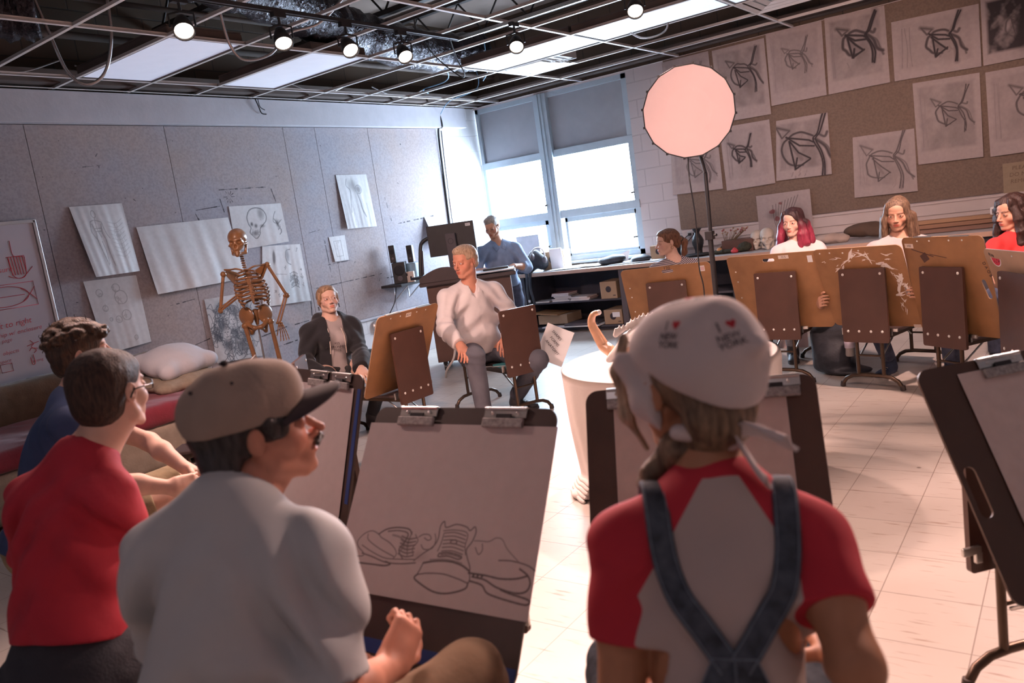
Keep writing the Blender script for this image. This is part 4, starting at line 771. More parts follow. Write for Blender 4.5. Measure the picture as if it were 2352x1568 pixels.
# ================================================================== implicit-surface modelling (smooth blends, meshed by surface nets)
def smin(a,b,k):
    h=np.maximum(k-np.abs(a-b),0)/k; return np.minimum(a,b)-h*h*k*.25
def V3(p): return np.array(p,np.float32)
class Prim:
    pass
def cone(a,b,ra,rb,flat=1.0,ax=None):
    """tapered limb from a to b; flat<1 squashes it along axis ax"""
    p=Prim(); a=V3(a); b=V3(b); p.a=a;p.b=b
    m=max(ra,rb); p.lo=np.minimum(a,b)-m; p.hi=np.maximum(a,b)+m
    if ax is not None: ax=V3(ax)/np.linalg.norm(ax)
    def f(X):
        d=b-a; L=float(d@d)+1e-9; q=X-a
        t=np.clip((q@d)/L,0,1)[...,None]; c=q-t*d
        if ax is None: dist=np.sqrt((c*c).sum(-1))
        else:
            n=c@ax; dist=np.sqrt(np.maximum((c*c).sum(-1)-n*n,0)+(n/flat)**2)
        r=ra+(rb-ra)*t[...,0]
        return (dist-r)*(1 if ax is None else max(flat,.6))
    p.f=f; return p
def ell(c,r,Rm=None):
    p=Prim(); c=V3(c); r=V3(r); m=r.max(); 
    A=None if Rm is None else np.array(Rm,np.float32)   # columns = local axes
    p.lo=c-m; p.hi=c+m
    def f(X):
        q=X-c
        if A is not None: q=q@A
        k0=np.sqrt(((q/r)**2).sum(-1)); k1=np.sqrt(((q/(r*r))**2).sum(-1))+1e-6
        return k0*(k0-1)/k1
    p.f=f; return p
def rbox(c,h,rr,Rm=None):
    p=Prim(); c=V3(c); h=V3(h); m=float(np.linalg.norm(h)); A=None if Rm is None else np.array(Rm,np.float32); p.lo=c-m; p.hi=c+m
    def f(X):
        q=X-c
        if A is not None: q=q@A
        d=np.abs(q)-(h-rr); return np.sqrt((np.maximum(d,0)**2).sum(-1))+np.minimum(d.max(-1),0)-rr
    p.f=f; return p
def inflate(pr,e):
    q=Prim(); q.lo=pr.lo-e; q.hi=pr.hi+e; q.f=lambda X: pr.f(X)-e; return q
class Grid:
    def __init__(s,lo,hi,h,fine=None):
        """axis-aligned sample grid; fine=(lo,hi,h) makes the axes denser over that range"""
        s.lo=V3(lo); s.h=h; s.ax=[]
        for i in range(3):
            a,b=float(lo[i]),float(hi[i])
            if fine is None: ax=a+h*np.arange(int(math.ceil((b-a)/h))+2)
            else:
                f0,f1,fh=max(a,float(fine[0][i])),min(b,float(fine[1][i])),fine[2]
                ax=np.concatenate([np.linspace(a,f0,max(1,int(round((f0-a)/h)))+1)[:-1] if f0>a+1e-6 else [],np.linspace(f0,f1,int(round((f1-f0)/fh))+1),np.linspace(f1,b,max(1,int(round((b-f1)/h)))+1)[1:] if b>f1+1e-6 else []])
            s.ax.append(np.asarray(ax,np.float32))
        s.n=np.array([len(q) for q in s.ax])
    def sub(s,lo,hi):
        sl=[]
        for i in range(3):
            i0=max(0,int(np.searchsorted(s.ax[i],lo[i]))-1); i1=min(len(s.ax[i]),int(np.searchsorted(s.ax[i],hi[i]))+1)
            if i1<=i0: return None,None
            sl.append(slice(i0,i1))
        sl=tuple(sl); X=np.stack(np.meshgrid(*[s.ax[k][sl[k]] for k in range(3)],indexing='ij'),-1); return sl,X
    def union(s,F,prims,k=.02):
        for p in prims:
            kk=getattr(p,'k',k); sl,X=s.sub(p.lo-kk*1.5-.012,p.hi+kk*1.5+.012)
            if sl is None: continue
            F[sl]=smin(F[sl],p.f(X).astype(np.float32),kk)
        return F
    def cut(s,F,prims,k=.006):
        for p in prims:
            kk=getattr(p,'k',k); sl,X=s.sub(p.lo-kk*2-.01,p.hi+kk*2+.01)
            if sl is None: continue
            F[sl]=-smin(-F[sl],p.f(X).astype(np.float32),kk)
        return F
    def new(s): return np.full(tuple(s.n),.08,np.float32)
def K(p,k): p.k=k; return p
def bounds(prims,m=.03): return np.min([p.lo for p in prims],0)-m, np.max([p.hi for p in prims],0)+m
def surf_net(F,axes):
    S=F<0; c=np.zeros(tuple(np.array(F.shape)-1),np.int8)
    for i in (0,1):
        for j in (0,1):
            for k in (0,1): c+=S[i:F.shape[0]-1+i,j:F.shape[1]-1+j,k:F.shape[2]-1+k]
    act=(c>0)&(c<8); idx=np.argwhere(act); num=-np.ones(act.shape,np.int64); num[act]=np.arange(len(idx))
    acc=np.zeros((len(idx),3)); cnt=np.zeros(len(idx)); I,J,Kk=idx.T
    for ax in range(3):
        o=[0,1]
        for a in o:
            for b in o:
                d0=[0,0,0]; oth=[q for q in range(3) if q!=ax]; d0[oth[0]]=a; d0[oth[1]]=b; d1=list(d0); d1[ax]=1
                f0=F[I+d0[0],J+d0[1],Kk+d0[2]]; f1=F[I+d1[0],J+d1[1],Kk+d1[2]]; m=(f0<0)!=(f1<0)
                t=np.where(m,f0/(f0-f1+1e-12),0); P=np.tile(np.array(d0,float),(len(idx),1)); P[:,ax]=t; acc[m]+=P[m]; cnt[m]+=1
    W=idx+acc/cnt[:,None]; V=np.stack([np.interp(W[:,q],np.arange(len(axes[q])),axes[q]) for q in range(3)],1)
    Q=[]
    for ax in range(3):
        a,b=[q for q in range(3) if q!=ax]
        sl0=[slice(None)]*3; sl1=[slice(None)]*3; sl0[ax]=slice(0,-1); sl1[ax]=slice(1,None)
        S0=S[tuple(sl0)]; S1=S[tuple(sl1)]; e=np.argwhere(S0!=S1); e=e[(e[:,a]>0)&(e[:,b]>0)&(e[:,a]<F.shape[a]-1)&(e[:,b]<F.shape[b]-1)]
        if len(e)==0: continue
        ins=S0[e[:,0],e[:,1],e[:,2]]
        def g(da,db): 
            q=e.copy(); q[:,a]+=da; q[:,b]+=db; return num[q[:,0],q[:,1],q[:,2]]
        q=np.stack([g(-1,-1),g(0,-1),g(0,0),g(-1,0)],1)
        fl=ins if ax!=1 else ~ins
        q[~fl]=q[~fl][:,::-1]; Q.append(q)
    return V,(np.concatenate(Q) if Q else np.zeros((0,4),int))
def fmesh(name,F,G,mats,parent=None,colf=None,matf=None,smooth=2,attr='tone'):
    V,Q=surf_net(F,G.ax)
    Q=Q[(Q>=0).all(1)]
    # light Laplacian smoothing along quads
    E=np.concatenate([Q[:,[0,1]],Q[:,[1,2]],Q[:,[2,3]],Q[:,[3,0]]])
    for _ in range(smooth):
        A=np.zeros_like(V); c=np.zeros(len(V)); 
        for q in range(3): A[:,q]=np.bincount(E[:,0],V[E[:,1],q],len(V))+np.bincount(E[:,1],V[E[:,0],q],len(V))
        c=np.bincount(E[:,0],minlength=len(V))+np.bincount(E[:,1],minlength=len(V)); V=V*.5+.5*A/np.maximum(c,1)[:,None]
    me=bpy.data.meshes.new(name); me.vertices.add(len(V)); me.vertices.foreach_set('co',V.astype(np.float32).ravel())
    me.loops.add(len(Q)*4); me.loops.foreach_set('vertex_index',Q.astype(np.int32).ravel()); me.polygons.add(len(Q))
    me.polygons.foreach_set('loop_start',np.arange(0,len(Q)*4,4,dtype=np.int32)); me.polygons.foreach_set('loop_total',np.full(len(Q),4,np.int32)); me.polygons.foreach_set('use_smooth',np.ones(len(Q),bool))
    mats=mats if isinstance(mats,(list,tuple)) else [mats]
    for m in mats: me.materials.append(m)
    if matf is not None: me.polygons.foreach_set('material_index',matf(V[Q].mean(1)).astype(np.int32))
    me.update(calc_edges=True)
    if colf is not None:
        ca=me.color_attributes.new(attr,'FLOAT_COLOR','POINT'); full=np.ones((len(V),4),np.float32); full[:,:3]=colf(V); ca.data.foreach_set('color',full.ravel())
    o=bpy.data.objects.new(name,me); COL.objects.link(o)
    if parent is not None: o.parent=parent
    return o
def wob(X,s,seed=0,oct=3):
    """cheap smooth 3-D noise, about -1..1"""
    rg=np.random.RandomState(seed); o=0; amp=1; tot=0
    for k in range(oct):
        for _ in range(2):
            d=rg.randn(3); d/=np.linalg.norm(d); e=rg.randn(3); e/=np.linalg.norm(e); f=s*(2**k)*(.8+.5*rg.rand())
            o=o+amp*np.sin((X@d.astype(np.float32))*f+rg.rand()*6+1.6*np.sin((X@e.astype(np.float32))*f*.7+rg.rand()*6)); tot+=amp
        amp*=.5
    return (o/tot).astype(np.float32)
def blobby(name,prims,m,h=.008,k=.02,noise=None,parent=None,cuts=(),ck=.006,colf=None,matf=None,smooth=1,margin=.03):
    lo,hi=bounds(prims,margin); G=Grid(lo,hi,h); F=G.union(G.new(),prims,k)
    if noise:
        X=np.stack(np.meshgrid(*G.ax,indexing='ij'),-1)
        for (s,a,sd) in noise: F+=a*wob(X,s,sd)
    if cuts: G.cut(F,cuts,ck)
    return fmesh(name,F,G,m,parent,colf,matf,smooth)
# ================================================================== still life, lamp, couch, desk, counter
M_shell=mat('shell white',(.78,.72,.68),.5,var=.06,scale=20); M_peach=mat('shell lip',(.72,.42,.26),.3,var=.2,scale=14,coat=.3)
def cm(c): return (TX+c[0],TY+c[1],TZ+c[2])
# conch: spiky shoulder spiral, body whorl, long lip
pr=[]
c0=np.array([-1.80,3.53,.765]); ax=np.array([.80,.42,.18]); ax/=np.linalg.norm(ax); sd=np.array([-.35,.9,.1]); sd-=sd@ax*ax; sd/=np.linalg.norm(sd); up_=np.cross(ax,sd)
up_=up_ if up_[2]>0 else -up_; SA=np.stack([ax,sd,up_],1)
pr+=[ell(c0+ax*.02,(.15,.085,.080),SA),ell(c0+ax*.10+up_*.045,(.085,.07,.060),SA),cone(c0-ax*.08,c0-ax*.20-up_*.045,.05,.020),cone(c0-ax*.10-up_*.03,c0-ax*.17-up_*.085,.026,.012)]
for k in range(16):
    l=-.13+.022*k; p=c0+ax*l+up_*(.050+.045*math.sin((k+2)/17*3.1)); pr.append(K(cone(p,p+up_*.030+ax*.010+sd*.010*math.sin(k*2.1),.012,.003),.012))
    if k%2==0: p=c0+ax*l-sd*.075+up_*.03*math.sin(k); pr.append(K(cone(p,p-sd*.022+up_*.012,.012,.003),.012))
cu_=c0-ax*.06-sd*.078-up_*.035
cut=[ell(cu_,(.11,.030,.026),SA)]
t=thing('conch_shell','large spiky white conch shell with a peach lip on the round table','shell',(0,0,0))
blobby('shell_body',pr,[M_shell,M_peach],.0055,.02,noise=[(50,.004,3),(110,.002,5)],parent=t,cuts=cut,matf=lambda P:((((P-cu_)@SA/np.array([.125,.048,.040]))**2).sum(1)<1),smooth=1)
pts=catmull([(-2.02,3.50,.74),(-2.05,3.50,.80),(-2.075,3.50,.86),(-2.06,3.50,.905),(-2.03,3.51,.915)],8)
pts=[(-1.95,3.50,.68),(-1.985,3.50,.715)]+[tuple(p) for p in pts]
t=thing('curved_horn','curved tan horn standing on the round table left of the shell','horn',(0,0,0))
MB().tube(pts,[.032-.020*(k/(len(pts)-1)) for k in range(len(pts))],14).build('horn_body',M_peach,t); MB().ball(pts[-1],.014,10).build('horn_tip',M_shell,t)
# round softbox on a stand
t=thing('softbox_lamp','round white softbox lamp on a tall black light stand behind the table','lamp',(-1.84,4.62,0))
M_soft=mat('softbox diffuser',(.62,.43,.41),.8,var=.02,emis=(1,.62,.58),estr=.14)
nrm=Vector((.37,-.92,-.06)).normalized(); q=nrm.to_track_quat('Z','Y').to_matrix().to_4x4(); cs=Vector((-.06,.02,1.925)); n=16
ring=lambda r_,z,c=None:[(r_*math.cos(2*math.pi*(k+.5)/n),r_*math.sin(2*math.pi*(k+.5)/n),z) for k in range(n)]
b=MB().at(T(*cs)@q); vs=[(0,0,.024)]+ring(.14,.02)+ring(.268,0); b.add(vs,[(0,1+k,1+(k+1)%n) for k in range(n)]+[(1+k,1+n+k,1+n+(k+1)%n,1+(k+1)%n) for k in range(n)]); b.build('diffuser',M_soft,t)
b=MB().at(T(*cs)@q); vs=ring(.272,-.002)+ring(.274,-.012)+ring(.19,-.12)+ring(.07,-.20)
b.add(vs,[(i*n+k,i*n+(k+1)%n,(i+1)*n+(k+1)%n,(i+1)*n+k) for i in range(3) for k in range(n)]); b.add(ring(.07,-.20),[tuple(range(n))]); b.build('softbox_shell',M_black,t)
b=MB().at(T(*cs)@q); b.tube([(x,y,.001) for x,y,z in ring(.271,0)],.004,6,0,True); 
for x,y,z in ring(.274,0): b.box((x,y,-.002),(.014,.014,.010))
b.build('rim',M_black,t)
b=MB().at(T(*cs)@q); b.cyl((0,0,-.18),(0,0,-.34),.05,n=18).build('lamp_head',M_black,t)
pz=cs-nrm*.26; 
b=MB().tube([(pz.x,pz.y,pz.z-.02),(.0,.03,1.55)],.011,8).tube([(0,.03,1.55),(.0,.0,.80)],.012,10).tube([(0,0,1.18),(0,0,.30)],.0165,10).box((0,0,1.18),(.045,.045,.05)).box((0,0,.78),(.05,.05,.06)).cyl((0,0,1.18),(.05,-.02,1.18),.008,n=8).cyl((0,0,.78),(.05,-.03,.76),.010,n=8).ball((.055,-.03,.76),.014,8)
b.build('stand_pole',M_black,t)
for k in range(3): a=2.2+k*2.094; MB().tube([(.0,.0,.34),(.30*math.cos(a),.30*math.sin(a),.03)],.010,8).tube([(0,0,.16),(.16*math.cos(a),.16*math.sin(a),.185)],.006,6).build('stand_leg',M_black,t)
MB().tube(catmull([(pz.x,pz.y,pz.z),(-.09,.0,1.60),(-.075,-.01,1.3),(-.085,-.01,1.0),(-.07,-.01,.85),(-.09,0,.5),(-.1,.05,.02),(-.3,.4,.012)],8),.0045,6).build('power_cord',M_black,t)
# ---------------- couch against wall_left
M_tan=mat('tan upholstery',(.17,.105,.062),.9,var=.15,scale=14,bump=.2,bscale=90,sheen=.2); M_crim=mat('crimson cushion cloth',(.24,.018,.035),.85,var=.15,scale=8,bump=.15,bscale=60,sheen=.3)
M_tan2=mat('ribbed beige upholstery',(.34,.27,.21),.9,var=.12,scale=12,bump=.3,bscale=70)
t=thing('daybed','long tan daybed along the pin-up wall with a crimson mattress','couch',(-5.93,2.20,0))
def soft(c,h,rr,seed,amp=.006,fr=9): return dict(c=c,h=h,rr=rr,seed=seed,amp=amp,fr=fr)
def softbox(name,c,hf,rr,m,parent=None,amp=.006,fr=9,seed=1,h=.016,Rm=None):
    return blobby(name,[rbox(c,hf,rr,Rm)],m,h,.02,noise=[(fr,amp,seed),(fr*3,amp*.4,seed+1)],parent=parent,margin=.05,smooth=2)
softbox('seat_base',(0,0,.20),(.56,1.55,.16),.05,M_tan2,t,.006); softbox('mattress',(.0,0,.43),(.57,1.54,.075),.05,M_crim,t,.010)
softbox('back_cushion',(-.47,0,.60),(.10,1.52,.19),.06,M_tan,t,.010)
for y in (-1.35,0,1.35):
    for x in (-.45,.45): MB().box((x,y,.03),(.06,.06,.07)).build('foot',M_steel,t)
def pillow(lab,c,hx,hy,th,m,rot,seed,name='pillow'):
    A=np.array((Euler(rot).to_matrix()))
    pr=[ell(c,(hx*1.05,hy*1.05,th),A)]; 
    for sx in (-1,1):
        for sy in (-1,1): p=np.array(c)+A@np.array([sx*hx*.80,sy*hy*.80,0]); pr.append(ell(p,(hx*.24,hy*.24,th*.42),A))
    o=blobby(name,pr,m,.010,.09,noise=[(14,.006,seed),(40,.002,seed+2)],margin=.05,smooth=2); return tag(o,lab,'pillow')
M_pwhite=mat('white pillowcase',(.60,.60,.64),.85,var=.04,bump=.15,bscale=30); M_pbeige=mat('beige pillow cloth',(.34,.27,.20),.9,var=.10,scale=30,bump=.25,bscale=120)
pillow('white pillow lying on top of the beige one at the far end of the daybed',(-6.04,3.52,.70),.24,.25,.13,M_pwhite,(R(4),R(12),R(5)),1)
pillow('rumpled beige pillow under the white one on the crimson mattress',(-5.98,3.50,.55),.29,.28,.08,M_pbeige,(R(0),R(4),R(-6)),2)
pillow('white pillow at the left edge of the photo, leaning on the daybed back',(-6.05,1.72,.60),.30,.30,.10,M_pwhite,(R(-10),R(45),R(5)),3)
# clear plastic sheet / board standing in front of the skeleton's shins
t=thing('acrylic_sheet','slanted clear plastic sheet with small holes before the skeleton\'s knees','panel',(0,0,0))
M_acr=mat('clear acrylic',(.75,.66,.64),.08,var=.02,trans=.75)
g=Matrix(((.75,0,.66,-5.22),(.66,0,-.75,3.55),(0,1,0,.42),(0,0,0,1)))
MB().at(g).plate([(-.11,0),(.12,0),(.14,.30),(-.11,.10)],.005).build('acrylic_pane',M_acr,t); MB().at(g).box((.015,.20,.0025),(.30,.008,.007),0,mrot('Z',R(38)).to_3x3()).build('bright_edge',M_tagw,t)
MB().at(g).tube([(0,0,0),(0,-.41,0)],.01,6).build('support_rod',M_steel,t)
# ---------------- lectern desk with computer
DX=T(-5.22,6.45,0)@mrot('Z',R(35.5)); 
t=thing('computer_lectern','brown laminate computer lectern on casters between the wall shelf and the window','desk',(0,0,0)); t.matrix_world=DX
M_desk=mat('desk laminate',(.12,.06,.045),.45,var=.2,scale=4,bump=.03); M_desk2=mat('desk top laminate',(.075,.05,.048),.4,var=.1)
MB().box((0,.05,.50),(.86,.60,.80)).build('cabinet',M_desk,t,bevel=.006)
MB().box((-.22,-.255,.52),(.005,.004,.6)).box((.0,-.253,.52),(.84,.003,.004)).build('cabinet_door_gap',M_black,t)
MB().box((0,.03,.915),(.98,.70,.04)).build('desk_top',M_desk2,t,bevel=.008)
hp=[(-.48,0)]+[(-.48+.50*k/10,.05+.085*math.sin(math.pi*min(1,k/10*1.0))) for k in range(11)]+[(.02,0)]
MB().at(T(0,-.30,.935)@mrot('X',R(90))).plate(hp[::-1],.03).build('curved_hood',M_desk2,t)
MB().box((-.23,-.05,.98),(.45,.45,.03)).build('sloped_top',M_desk2,t,bevel=.01)
for x in (-.36,.36):
    for y in (-.2,.28): c=MB().cyl((x-.015,y,.04),(x+.015,y,.04),.04,n=14).box((x,y,.085),(.045,.03,.03)).build('caster',M_black,t)
MB().box((.27,-.10,.955),(.42,.42,.012)).build('side_shelf',M_alu,t)
o=MB().at(DX).box((.29,-.12,.972),(.26,.12,.018)).build('keyboard',M_black,bevel=.003); tag(o,'black keyboard on the right side of the lectern top','keyboard')
MX=T(-5.30,6.36,0)@mrot('Z',R(35.5-8))
t=thing('computer_monitor','black computer monitor seen from behind on the lectern','monitor',(0,0,0)); t.matrix_world=MX
MB().box((0,.0,1.33),(.50,.035,.32)).build('monitor_back',M_black,t,bevel=.006); MB().box((0,.02,1.33),(.48,.006,.30)).build('screen',M_blackm,t)
M_slate=mat('slate plastic',(.10,.085,.095),.4,var=.05)
MB().box((0,-.045,1.20),(.105,.03,.38),0,mrot('X',R(4)).to_3x3()).build('monitor_neck',M_slate,t,bevel=.004); MB().box((0,-.03,.985),(.24,.20,.015)).build('monitor_foot',M_slate,t,bevel=.004)
lg=MB().at(T(0,-.067,1.31)@mrot('X',R(94))).lathe([(.024,0),(.026,.001),(.029,.001),(.030,0)],n=24).build('round_badge',M_black,t)
text_mesh('hp',.038,T(0,-.0665,1.31)@mrot('X',R(94)),M_black,'lettering',lg,.15,.0006)
l=MB().box((.19,-.0185,1.455),(.052,.002,.028)).build('asset_sticker',M_tagw,t); text_mesh('DATA',.014,T(.19,-.0198,1.455)@mrot('X',R(90)),M_ink,'lettering',l)
t=thing('document_camera','black jointed arm of a document camera left of the monitor','camera arm',(0,0,0))
MB().tube(catmull([(-5.66,6.20,.97),(-5.655,6.22,1.12),(-5.645,6.25,1.28),(-5.63,6.28,1.34),(-5.57,6.32,1.37),(-5.47,6.38,1.38)],6),.022,10).build('arm',M_black,t); MB().box((-5.66,6.20,.975),(.16,.16,.03)).build('arm_base',M_black,t,bevel=.005); MB().cyl((-5.655,6.22,1.0),(-5.647,6.25,1.25),.025,n=12).build('arm_sleeve',M_slate,t)
# wall shelf with speakers
t=thing('wall_shelf','small black shelf on the block wall carrying the speakers','shelf',(XA+.02,6.80,.885))
MB().box((.17,0,0),(.32,.62,.028)).build('shelf_board',M_blackm,t,bevel=.002); MB().tube([(.02,.12,-.02),(.02,.12,-.18),(.25,.12,-.02)],.008,6).tube([(.02,-.12,-.02),(.02,-.12,-.18),(.25,-.12,-.02)],.008,6).build('bracket',M_alu,t)
def spk(lab,x,y,z,sx,sy,h,rz):
    t=thing('speaker',lab,'speaker',(x,y,z),R(rz)); MB().box((0,0,h/2),(sx,sy,h)).build('speaker_box',M_black,t,bevel=.006)
    MB().at(T(0,-sy/2-.0015,h*.62)@mrot('X',R(90))).lathe([(.0,.001),(sx*.2,.0),(sx*.38,.003),(sx*.40,0)],n=20).build('speaker_cone',M_blackm,t); MB().at(T(0,-sy/2-.0015,h*.25)@mrot('X',R(90))).lathe([(.0,.001),(sx*.15,.0),(sx*.2,0)],n=14).build('tweeter',M_slate,t)
spk('black subwoofer standing on the wall shelf under the two small speakers',-6.40,6.68,.90,.15,.20,.24,35)
spk('left small black satellite speaker on top of the subwoofer',-6.44,6.64,1.142,.07,.08,.20,35); spk('right small black satellite speaker leaning on the clear box on the wall shelf',-6.33,6.82,1.115,.07,.08,.20,28)
M_clear=mat('clear blue plastic',(.45,.62,.72),.3,var=.1,trans=.3)
tag(MB().box((-6.33,6.86,1.005),(.15,.15,.21)).build('plastic_box',M_clear,bevel=.01),'pale blue plastic box on the wall shelf beside the subwoofer','box')
tag(MB().at(T(-6.28,6.70,.90)@mrot('Z',R(30))).box((0,0,.06),(.10,.05,.12)).box((.015,-.028,.05),(.02,.003,.03),1).box((-.03,-.028,.09),(.02,.003,.03),1).build('switch_box',[M_tag,M_ink]),'small beige switch box in front of the subwoofer','box')
wire([(-6.45,6.62,.87),(-6.47,6.58,.70),(-6.52,6.50,.55),(-6.53,6.45,.40)],.006,M_black,'black cord hanging from the wall shelf','hanging_cable')
wire([(-5.0,5.95,.70),(-4.75,5.5,.72),(-4.55,5.3,.55),(-4.55,5.25,.33),(-4.75,5.35,.18),(-5.0,5.6,.05)],.010,M_tag,'pale hose arching in front of the lectern, left of the instructor','hose')
# round wall vent and box low on wall_left
t=thing('wall_vent','small round grey vent low on the block wall behind the board','vent',(XA+.02,6.35,.46)); MB().at(mrot('Y',R(90))).lathe([(.0,.03),(.05,.03),(.075,.012),(.08,0)],n=24).build('vent_cover',M_alu,t); MB().at(mrot('Y',R(90))).lathe([(.0,.034),(.035,.034),(.04,.03)],n=18).build('vent_opening',M_blackm,t)
tag(MB().box((XA+.10,5.98,.16),(.16,.13,.20)).box((XA+.185,5.98,.20),(.004,.08,.05),1).build('control_box',[M_black,M_slate],bevel=.006),'black electrical box on the floor beside the hooded student\'s arm','box')
# ---------------- worktop along wall_back with open shelving
M_wood=mat('worktop edge wood',(.42,.27,.20),.5,var=.08,scale=3,stretch=(.4,3,3)); M_cab=mat('slate shelving',(.060,.058,.072),.6,var=.15); M_topw=mat('worktop laminate',(.42,.42,.43),.4,var=.05,scale=4)
tag(MB().box((-1.40,8.36,.735),(9.0,.74,.04)).box((-1.40,7.988,.735),(9.0,.016,.044),1).build('worktop',[M_topw,M_wood],bevel=.004),'long worktop with wooden edge running under the window and pinned drawings','worktop')
def cab(x0,x1,lab,door=False,n=2):
    t=thing('shelf_cabinet',lab,'cabinet',((x0+x1)/2,8.40,0),group=None); W_=x1-x0
    MB().box((-W_/2+.012,0,.38),(.024,.64,.66)).box((W_/2-.012,0,.38),(.024,.64,.66)).box((0,.31,.38),(W_,.02,.66)).box((0,0,.055),(W_,.64,.024)).box((0,.02,.025),(W_,.58,.04)).build('carcass',M_cab,t)
    if not door: MB().box((0,.02,.36),(W_-.05,.60,.022)).build('shelf',M_cab,t)
    else:
        d=MB().box((0,-.33,.40),(W_-.01,.02,.64)).build('door',M_cab,t,bevel=.003); MB().box((W_/2-.06,-.35,.60),(.012,.02,.10)).build('handle',M_chrome,d)
cab(-5.86,-5.66,'narrow dark closed cabinet at the window end of the worktop',True); cab(-5.655,-4.33,'open dark shelf unit under the window holding books and cardboard boxes'); cab(-4.26,-3.0,'dark open shelf unit behind the striped-top student'); cab(-2.9,-1.7,'dark closed cabinet behind the pink-haired student',True); cab(-1.65,-.4,'dark closed cabinet behind the long-haired student',True); cab(-.35,.9,'dark closed cabinet at the right edge behind the red-shirted student',True)
tag(MB().box((-4.295,8.06,.38),(.07,.05,.70)).build('shelf_post',M_slate),'grey upright post between the two open shelf units','post')
M_card=mat('corrugated cardboard',(.36,.24,.15),.8,var=.08,scale=6)
def carton(x,y,z,w_,d_,h_,lab,sticker=False,open_=False,rz=0):
    t=thing('cardboard_box',lab,'box',(x,y,z),R(rz)); MB().box((0,0,h_/2),(w_,d_,h_)).build('carton',M_card,t,bevel=.004)
    MB().at(T(0,-d_/2-.0008,h_*.55)@mrot('X',R(90))).lathe([(.0,.0006),(w_*.16,.0006),(w_*.17,0)],n=20).build('oval_print',M_ink,t); MB().box((w_*.33,-d_/2-.0006,h_*.18),(w_*.16,.001,h_*.05)).build('small_print',M_ink,t)
    if sticker: MB().box((w_*.18,-d_/2-.0015,h_*.66),(w_*.4,.0012,h_*.34)).build('sticker',M_tagw,t)
carton(-4.52,8.27,.372,.215,.34,.20,'cardboard box with an oval print on the upper shelf'); carton(-4.50,8.27,.068,.24,.34,.17,'cardboard box with a white shipping sticker on the lower shelf',True)
rg=np.random.RandomState(8); bcols=[(.60,.55,.52),(.25,.2,.2),(.5,.42,.38),(.10,.09,.11),(.62,.6,.6),(.3,.12,.11)]
M_bk=[mat('book cover %d'%k,c,.5,var=.05) for k,c in enumerate(bcols)]; M_page=mat('book pages',(.70,.62,.56),.8,var=.1,scale=90,stretch=(1,1,20))
def book(x,y,z,w_,d_,h_,k,lab,rz=0,g_='books on the open shelves'):
    t=thing('book',lab,'book',(x,y,z),R(rz),g_); MB().box((0,0,.0012),(w_,d_,.0024)).box((0,0,h_-.0012),(w_,d_,.0024)).box((0,d_/2-.001,h_/2),(w_,.002,h_)).build('cover',M_bk[k],t); MB().box((0,-.002,h_/2),(w_-.008,d_-.008,h_-.005)).build('pages',M_page,t)
z=.372
for k in range(6): h_=.013+.006*rg.rand(); book(-5.19+.01*rg.randn(),8.22,z,.25,.20,h_,k%6,'thin book in the tall left stack on the upper shelf, layer %s from the bottom'%['one','two','three','four','five','six'][k],3*rg.randn()); z+=h_+.0005
z=.372
for k in range(3): h_=.014+.005*rg.rand(); book(-4.92+.01*rg.randn(),8.20,z,.27,.20,h_,(k+4)%6,'thin book in the low right stack on the upper shelf, layer %s from the bottom'%['one','two','three'][k],4*rg.randn()); z+=h_+.0005
book(-5.48,8.2,.372,.24,.20,.014,0,'single thin book lying alone at the left of the upper shelf'); 
t=thing('open_carton','flattened open cardboard tray on the lower shelf left of the boxes','box',(-5.33,8.25,.10)); MB().box((0,0,.06),(.42,.34,.11)).build('tray',M_card,t); MB().box((-.05,-.10,.14),(.36,.30,.012),0,mrot('Y',.08).to_3x3()).build('lid_flap',M_hard,t)
tag(MB().box((-5.05,8.2,.075),(.80,.40,.012)).build('flat_board',M_tagw),'long pale board lying flat at the bottom of the open shelf','board'); tag(MB().at(T(-4.92,8.17,.096)@mrot('Z',.1)).box((0,0,0),(.44,.30,.026)).build('portfolio',M_slate,bevel=.003),'grey portfolio on top of the pale board on the bottom shelf','portfolio')
tag(MB().box((-5.1,8.3,.43),(.36,.30,.015)).box((-5.0,8.3,.43),(.3,.2,.02)).build('paper_pile',M_slate),'dark stack of papers on the books of the upper shelf','papers') if False else None
# things on the worktop
WT=.757
M_nyl=mat('black nylon',(.022,.024,.032),.55,var=.3,scale=20,bump=.3,bscale=40); M_blnv=mat('navy cloth',(.03,.045,.085),.8,var=.2,scale=20,bump=.2)
t=thing('shoulder_bag','slumped black shoulder bag with its strap hanging over the worktop edge','bag',(0,0,0))
blobby('bag_body',[ell((-5.60,8.12,.86),(.12,.10,.10)),ell((-5.50,8.14,.93),(.10,.08,.10)),ell((-5.66,8.12,.80),(.09,.09,.045)),ell((-5.43,8.18,.86),(.07,.07,.09))],M_nyl,.009,.05,noise=[(26,.007,3),(70,.002,4)],parent=t,margin=.05)
for dx in (0,.055): MB().sheet(lambda u,v: Vector((-5.56+dx+(u-.5)*.04+.01*math.sin(v*6+dx*30),7.975-.012*math.sin(math.pi*v)-(0 if v>.06 else 0),WT+.06-v*.44)),2,14).build('strap',M_nyl,t,solid=.004)
MB().box((-5.555,7.965,.42),(.03,.012,.03)).build('buckle',M_alu,t)
t=thing('headphones','grey over-ear headphones hooked on top of the black bag','headphones',(0,0,0)); MB().tube(catmull([(-5.50,8.06,.97),(-5.46,8.06,1.04),(-5.38,8.08,1.05),(-5.34,8.10,.99),(-5.34,8.10,.93)],6),.010,8).build('headband',M_alu,t); MB().ball((-5.49,8.06,.95),(.03,.04,.045),12).ball((-5.34,8.10,.90),(.03,.04,.045),12).build('ear_cup',M_slate,t)
